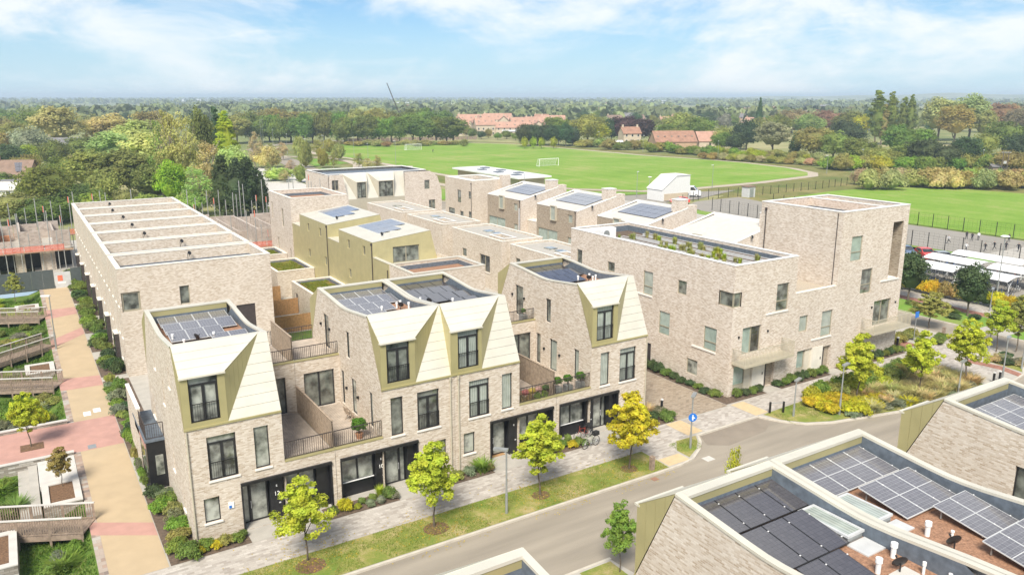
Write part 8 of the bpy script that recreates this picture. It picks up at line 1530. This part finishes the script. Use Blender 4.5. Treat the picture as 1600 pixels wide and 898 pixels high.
r = thing('timber_fence', (180, 412, 0), 'long pale timber fence in front of the tree belt', 'fence')
for k in range(30): m = MB(); m.box(152+k*2.4, 152+k*2.4+2.36, 408-k*.55, 408.1-k*.55, -.2, 1.6); m.build('panel', 'board_wood', r)
r = thing('hut', (129, 136, 0), 'white hut with a tall one-sided sloping roof behind the solar houses', 'hut')
m = MB(); P = [(125.8, 0), (134.5, 0), (134.5, 5.6), (130.0, 5.6), (125.8, 2.6)]
m.tri([[(a, b) for a, b in P]], lambda x, z: (x, 135.0, z)); m.tri([[(a, b) for a, b in P]], lambda x, z: (x, 140.0, z)); m.face([(134.5, 135, 0), (134.5, 140, 0), (134.5, 140, 5.6), (134.5, 135, 5.6)]); m.face([(125.8, 135, 0), (125.8, 140, 0), (125.8, 140, 2.6), (125.8, 135, 2.6)]); m.build('wall', 'white_metal', r)
m = MB(); m.face([(125.6, 134.8, 2.62), (130.05, 134.8, 5.65), (130.05, 140.2, 5.65), (125.6, 140.2, 2.62)]); m.face([(130.05, 134.8, 5.65), (134.7, 134.8, 5.65), (134.7, 140.2, 5.65), (130.05, 140.2, 5.65)]); m.build('roof', 'coping_white', r); m = MB(); m.box(126.5, 133.9, 134.93, 134.99, .1, 1.6); m.build('lower_cladding', 'house_cream', r)
r = thing('storage_shed', (149.5, 130.6, 0), 'small grey storage shed with brown top at the court corner', 'shed'); m = MB(); m.box(148.4, 150.8, 129.6, 131.6, -.1, 2.4); m.build('wall', 'light_grey', r); m = MB(); m.prism([(148.2, 129.4), (151.0, 129.4), (151.0, 131.8), (148.2, 131.8)], 2.402, 2.6); m.build('roof', 'roof_brown', r); m = MB(); m.box(148.9, 150.2, 129.52, 129.59, 0, 2.0); m.build('door', 'grey_metal', r)
def car(x, y, rz, mat, label, van=False, cat='car'):
    o = bpy.data.objects.new('parked_van' if van else 'parked_car', None); COL.objects.link(o); o.location = (x, y, 0.0); o.rotation_euler = (0, 0, rz); tag(o, label, cat)
    L_, W_ = (5.4, 1.95) if van else (4.3, 1.78)
    if van: prof = [(-2.7, .35), (-2.7, 2.35), (-2.5, 2.5), (.9, 2.5), (1.7, 1.55), (2.55, 1.25), (2.7, .9), (2.7, .35)]; glass = [(.95, 2.3), (1.6, 1.55), (.2, 1.55), (.2, 2.3)]; gl2 = None
    else: prof = [(-2.1, .32), (-2.15, .85), (-1.95, 1.0), (-1.35, 1.42), (.1, 1.45), (.95, 1.0), (1.9, .86), (2.15, .65), (2.15, .32)]; glass = [(-1.45, 1.02), (-1.15, 1.36), (.05, 1.38), (.75, 1.02)]; gl2 = None
    m = MB(); n = len(prof); rows = []
    for s, ins in ((-W_/2, .0), (-W_/2+.05, .0), (W_/2-.05, .0), (W_/2, .0)):
        rows.append([(px*(.985 if abs(s) > W_/2-.01 else 1), s*(1-.16*max(0, (pz-.9)/.6)) if not van else s, pz) for px, pz in prof])
    for a, b in zip(rows[:-1], rows[1:]):
        for k in range(n): m.face([a[k], a[(k+1) % n], b[(k+1) % n], b[k]])
    m.face(rows[0]); m.face(rows[-1][::-1]); body = mk(m, 'body', mat, o)
    for s in (-1, 1):
        m = MB(); m.face([(px, s*(W_/2*(1-.16*max(0, (pz-.9)/.6)) if not van else W_/2)+s*.012, pz) for px, pz in glass]); mk(m, 'side_window', 'glass_dark', o)
    m = MB(); a_, b_ = ((.93, 2.46), (1.68, 1.6)) if van else ((.14, 1.42), (.9, 1.03)); wq = W_/2*.86
    m.face([(a_[0]+.03, -wq*.95, a_[1]), (a_[0]+.03, wq*.95, a_[1]), (b_[0]+.03, wq, b_[1]+.02), (b_[0]+.03, -wq, b_[1]+.02)]); mk(m, 'windscreen', 'glass_dark', o)
    for cx in (-L_*.3, L_*.31):
        for s in (-1, 1):
            m = MB(); m.cyl((cx, s*(W_/2-.2), .33), (cx, s*(W_/2+.01), .33), .33, n=16); wh = mk(m, 'wheel', 'dark_rubber', o); m = MB(); m.cyl((cx, s*(W_/2+.011), .33), (cx, s*(W_/2+.03), .33), .2, n=12); mk(m, 'rim', 'light_grey', wh)
    for s in (-1, 1): m = MB(); xf = L_/2-(.02 if not van else .1); m.box(xf-.12, xf+.02, s*W_*.36-.18, s*W_*.36+.18, .62, .78); mk(m, 'headlight', 'white_plastic', o); m = MB(); m.box(-L_/2+.0, -L_/2+.06, s*W_*.38-.12, s*W_*.38+.12, .75, .95); mk(m, 'tail_light', 'red_paint', o)
    return o
car(113.6, 62.2, -2.2, 'car_silver', 'silver car parked beside the bicycle shelters'); car(114.2, 65.2, -2.2, 'car_red', 'red car parked behind the silver one'); car(113.4, 67.9, -2.2, 'car_blue', 'blue-grey car half hidden by the tower edge')
car(138.2, 138.6, -.9, 'car_white', 'white van parked beside the white sloped hut', True, 'van'); car(127.0, 130.4, 2.6, 'car_red', 'red car in front of the white sloped hut')
r = thing('power_pole', (255.2, 124.8, 0), 'twin timber power pole with insulators at the right end of the thicket', 'power pole')
for dx in (-.8, .8): m = MB(); m.cyl((255.2+dx*.85, 124.8-dx*.55, -.1), (255.2+dx*.85, 124.8-dx*.55, 7.2), .13, n=7); m.build('pole', 'bark', r)
m = MB(); m.bar((254.0, 125.6, 7.0), (256.4, 124.0, 7.0), .2); m.build('crossbar', 'grey_metal', r); m = MB(); m.box(254.9, 255.5, 124.5, 125.1, 3.6, 4.4); m.build('transformer', 'light_grey', r)

# ------------------------------------------------------------------ schoolchildren on the court
def person(x, y, rz, pose, top, label, h=1.5):
    me = bpy.data.meshes.new('body')
    sw = {'run': .55, 'walk': .3, 'stand': .08, 'kick': .8}[pose]; V = []; E_ = []; Rr = []
    def a(p, r, par=None):
        V.append(p); Rr.append(r)
        if par is not None: E_.append((par, len(V)-1))
        return len(V)-1
    pel = a((0, 0, .92), .13); wa = a((.02, 0, 1.1), .12, pel); ch = a((.05*sw, 0, 1.32), .155, wa); ne = a((.08*sw, 0, 1.47), .055, ch); hd = a((.1*sw, 0, 1.58), .095, ne); a((.11*sw, 0, 1.72), .085, hd)
    for s in (-1, 1):
        g_ = s*sw; hip = a((0, s*.1, .86), .095, pel); kn = a((g_*.34, s*.11, .5+.05*abs(sw)), .068, hip); an = a((g_*.55-(.16 if g_ < 0 else 0), s*.11, .1+(.18 if g_ < -.4 else 0)), .042, kn); a((g_*.55+.14-(.16 if g_ < 0 else 0), s*.11, .05+(.16 if g_ < -.4 else 0)), .04, an)
        sh = a((.05*sw, s*.2, 1.38), .062, ch); el = a((-g_*.3+.02, s*.26, 1.14), .045, sh); wr = a((-g_*.3+.18*sw+.06, s*.24, .95+.12*sw), .034, el); a((-g_*.3+.2*sw+.1, s*.23, .88+.14*sw), .036, wr)
    me.from_pydata(V, E_, []); o = bpy.data.objects.new('person', me); COL.objects.link(o)
    sk = o.modifiers.new('skin', 'SKIN'); 
    for i, q in enumerate(me.skin_vertices[0].data): q.radius = (Rr[i], Rr[i]); q.use_root = (i == 0)
    sb = o.modifiers.new('sub', 'SUBSURF'); sb.levels = sb.render_levels = 1
    dg = bpy.context.evaluated_depsgraph_get(); m2 = bpy.data.meshes.new_from_object(o.evaluated_get(dg)); bpy.data.objects.remove(o)
    for mt in ('cloth_black', top, 'skin', 'hair_dark'): m2.materials.append(M[mt])
    for p in m2.polygons:
        c = p.center; p.use_smooth = True
        p.material_index = 0 if c.z < .93 and abs(c.y) < .19 else (3 if c.z > 1.66 or (c.z > 1.55 and c.x < .04*sw) else (2 if c.z > 1.47 or (abs(c.y) > .18 and c.z < 1.0) else 1))
    o = bpy.data.objects.new('person', m2); COL.objects.link(o); o.location = (x, y, -.06); o.rotation_euler = (0, 0, rz); o.scale = (h/1.8,)*3; tag(o, label, 'person'); return o
KD = [(129.2, 70.2, 2.4, 'run', 'cloth_white', 'child in white top bending to run at the left of the court'), (135.5, 70.7, 1.0, 'stand', 'cloth_black', 'child in dark blazer standing near the back fence'), (134.8, 69.4, .6, 'walk', 'cloth_black', 'dark clothed child walking with legs apart near the back fence'), (136.4, 69.2, .2, 'stand', 'cloth_white', 'child in white shirt behind the walking child'), (124.7, 64.9, -.4, 'run', 'cloth_white', 'child in white shirt striding nearest the shelters'), (127.2, 63.3, 2.8, 'run', 'cloth_black', 'dark clothed child running left in mid court'), (129.7, 63.2, 2.6, 'run', 'cloth_black', 'dark clothed child running behind the first runner'), (130.8, 62.0, .3, 'stand', 'cloth_black', 'dark clothed child standing by the lamp column'), (131.3, 60.4, 3.3, 'kick', 'cloth_black', 'dark clothed child leaning with outstretched arms'), (139.0, 65.6, 1.2, 'stand', 'cloth_black', 'dark clothed child at the back right of the court'), (139.0, 62.8, 1.2, 'walk', 'cloth_white', 'child in white shirt and dark trousers at the right edge'), (154.8, 308.9, 1.0, 'walk', 'cloth_black', 'lone person walking on the playing field')]
for k in KD: person(*k)
r = thing('coat', (117.5, 62.0, 0), 'x', 'x') if False else None

# ------------------------------------------------------------------ haze: pale air round the whole place
m = MB(); m.box(-14100, 26100, -9100, 26100, -2.0, 44); hz = m.build('haze', 'dark_frame'); hz.data.materials.clear()
hm = bpy.data.materials.new('haze_air'); hm.use_nodes = True; ht = hm.node_tree; ht.nodes.clear(); ho = ht.nodes.new('ShaderNodeOutputMaterial'); hv = ht.nodes.new('ShaderNodeVolumePrincipled'); hv.inputs['Color'].default_value = (.70, .86, 1.0, 1); hv.inputs['Density'].default_value = .00029; hv.inputs['Anisotropy'].default_value = 0.0; ht.links.new(hv.outputs[0], ho.inputs['Volume'])
hz.data.materials.append(hm); hz['kind'] = 'stuff'; tag(hz, 'pale bluish air thickening toward the horizon', 'haze')
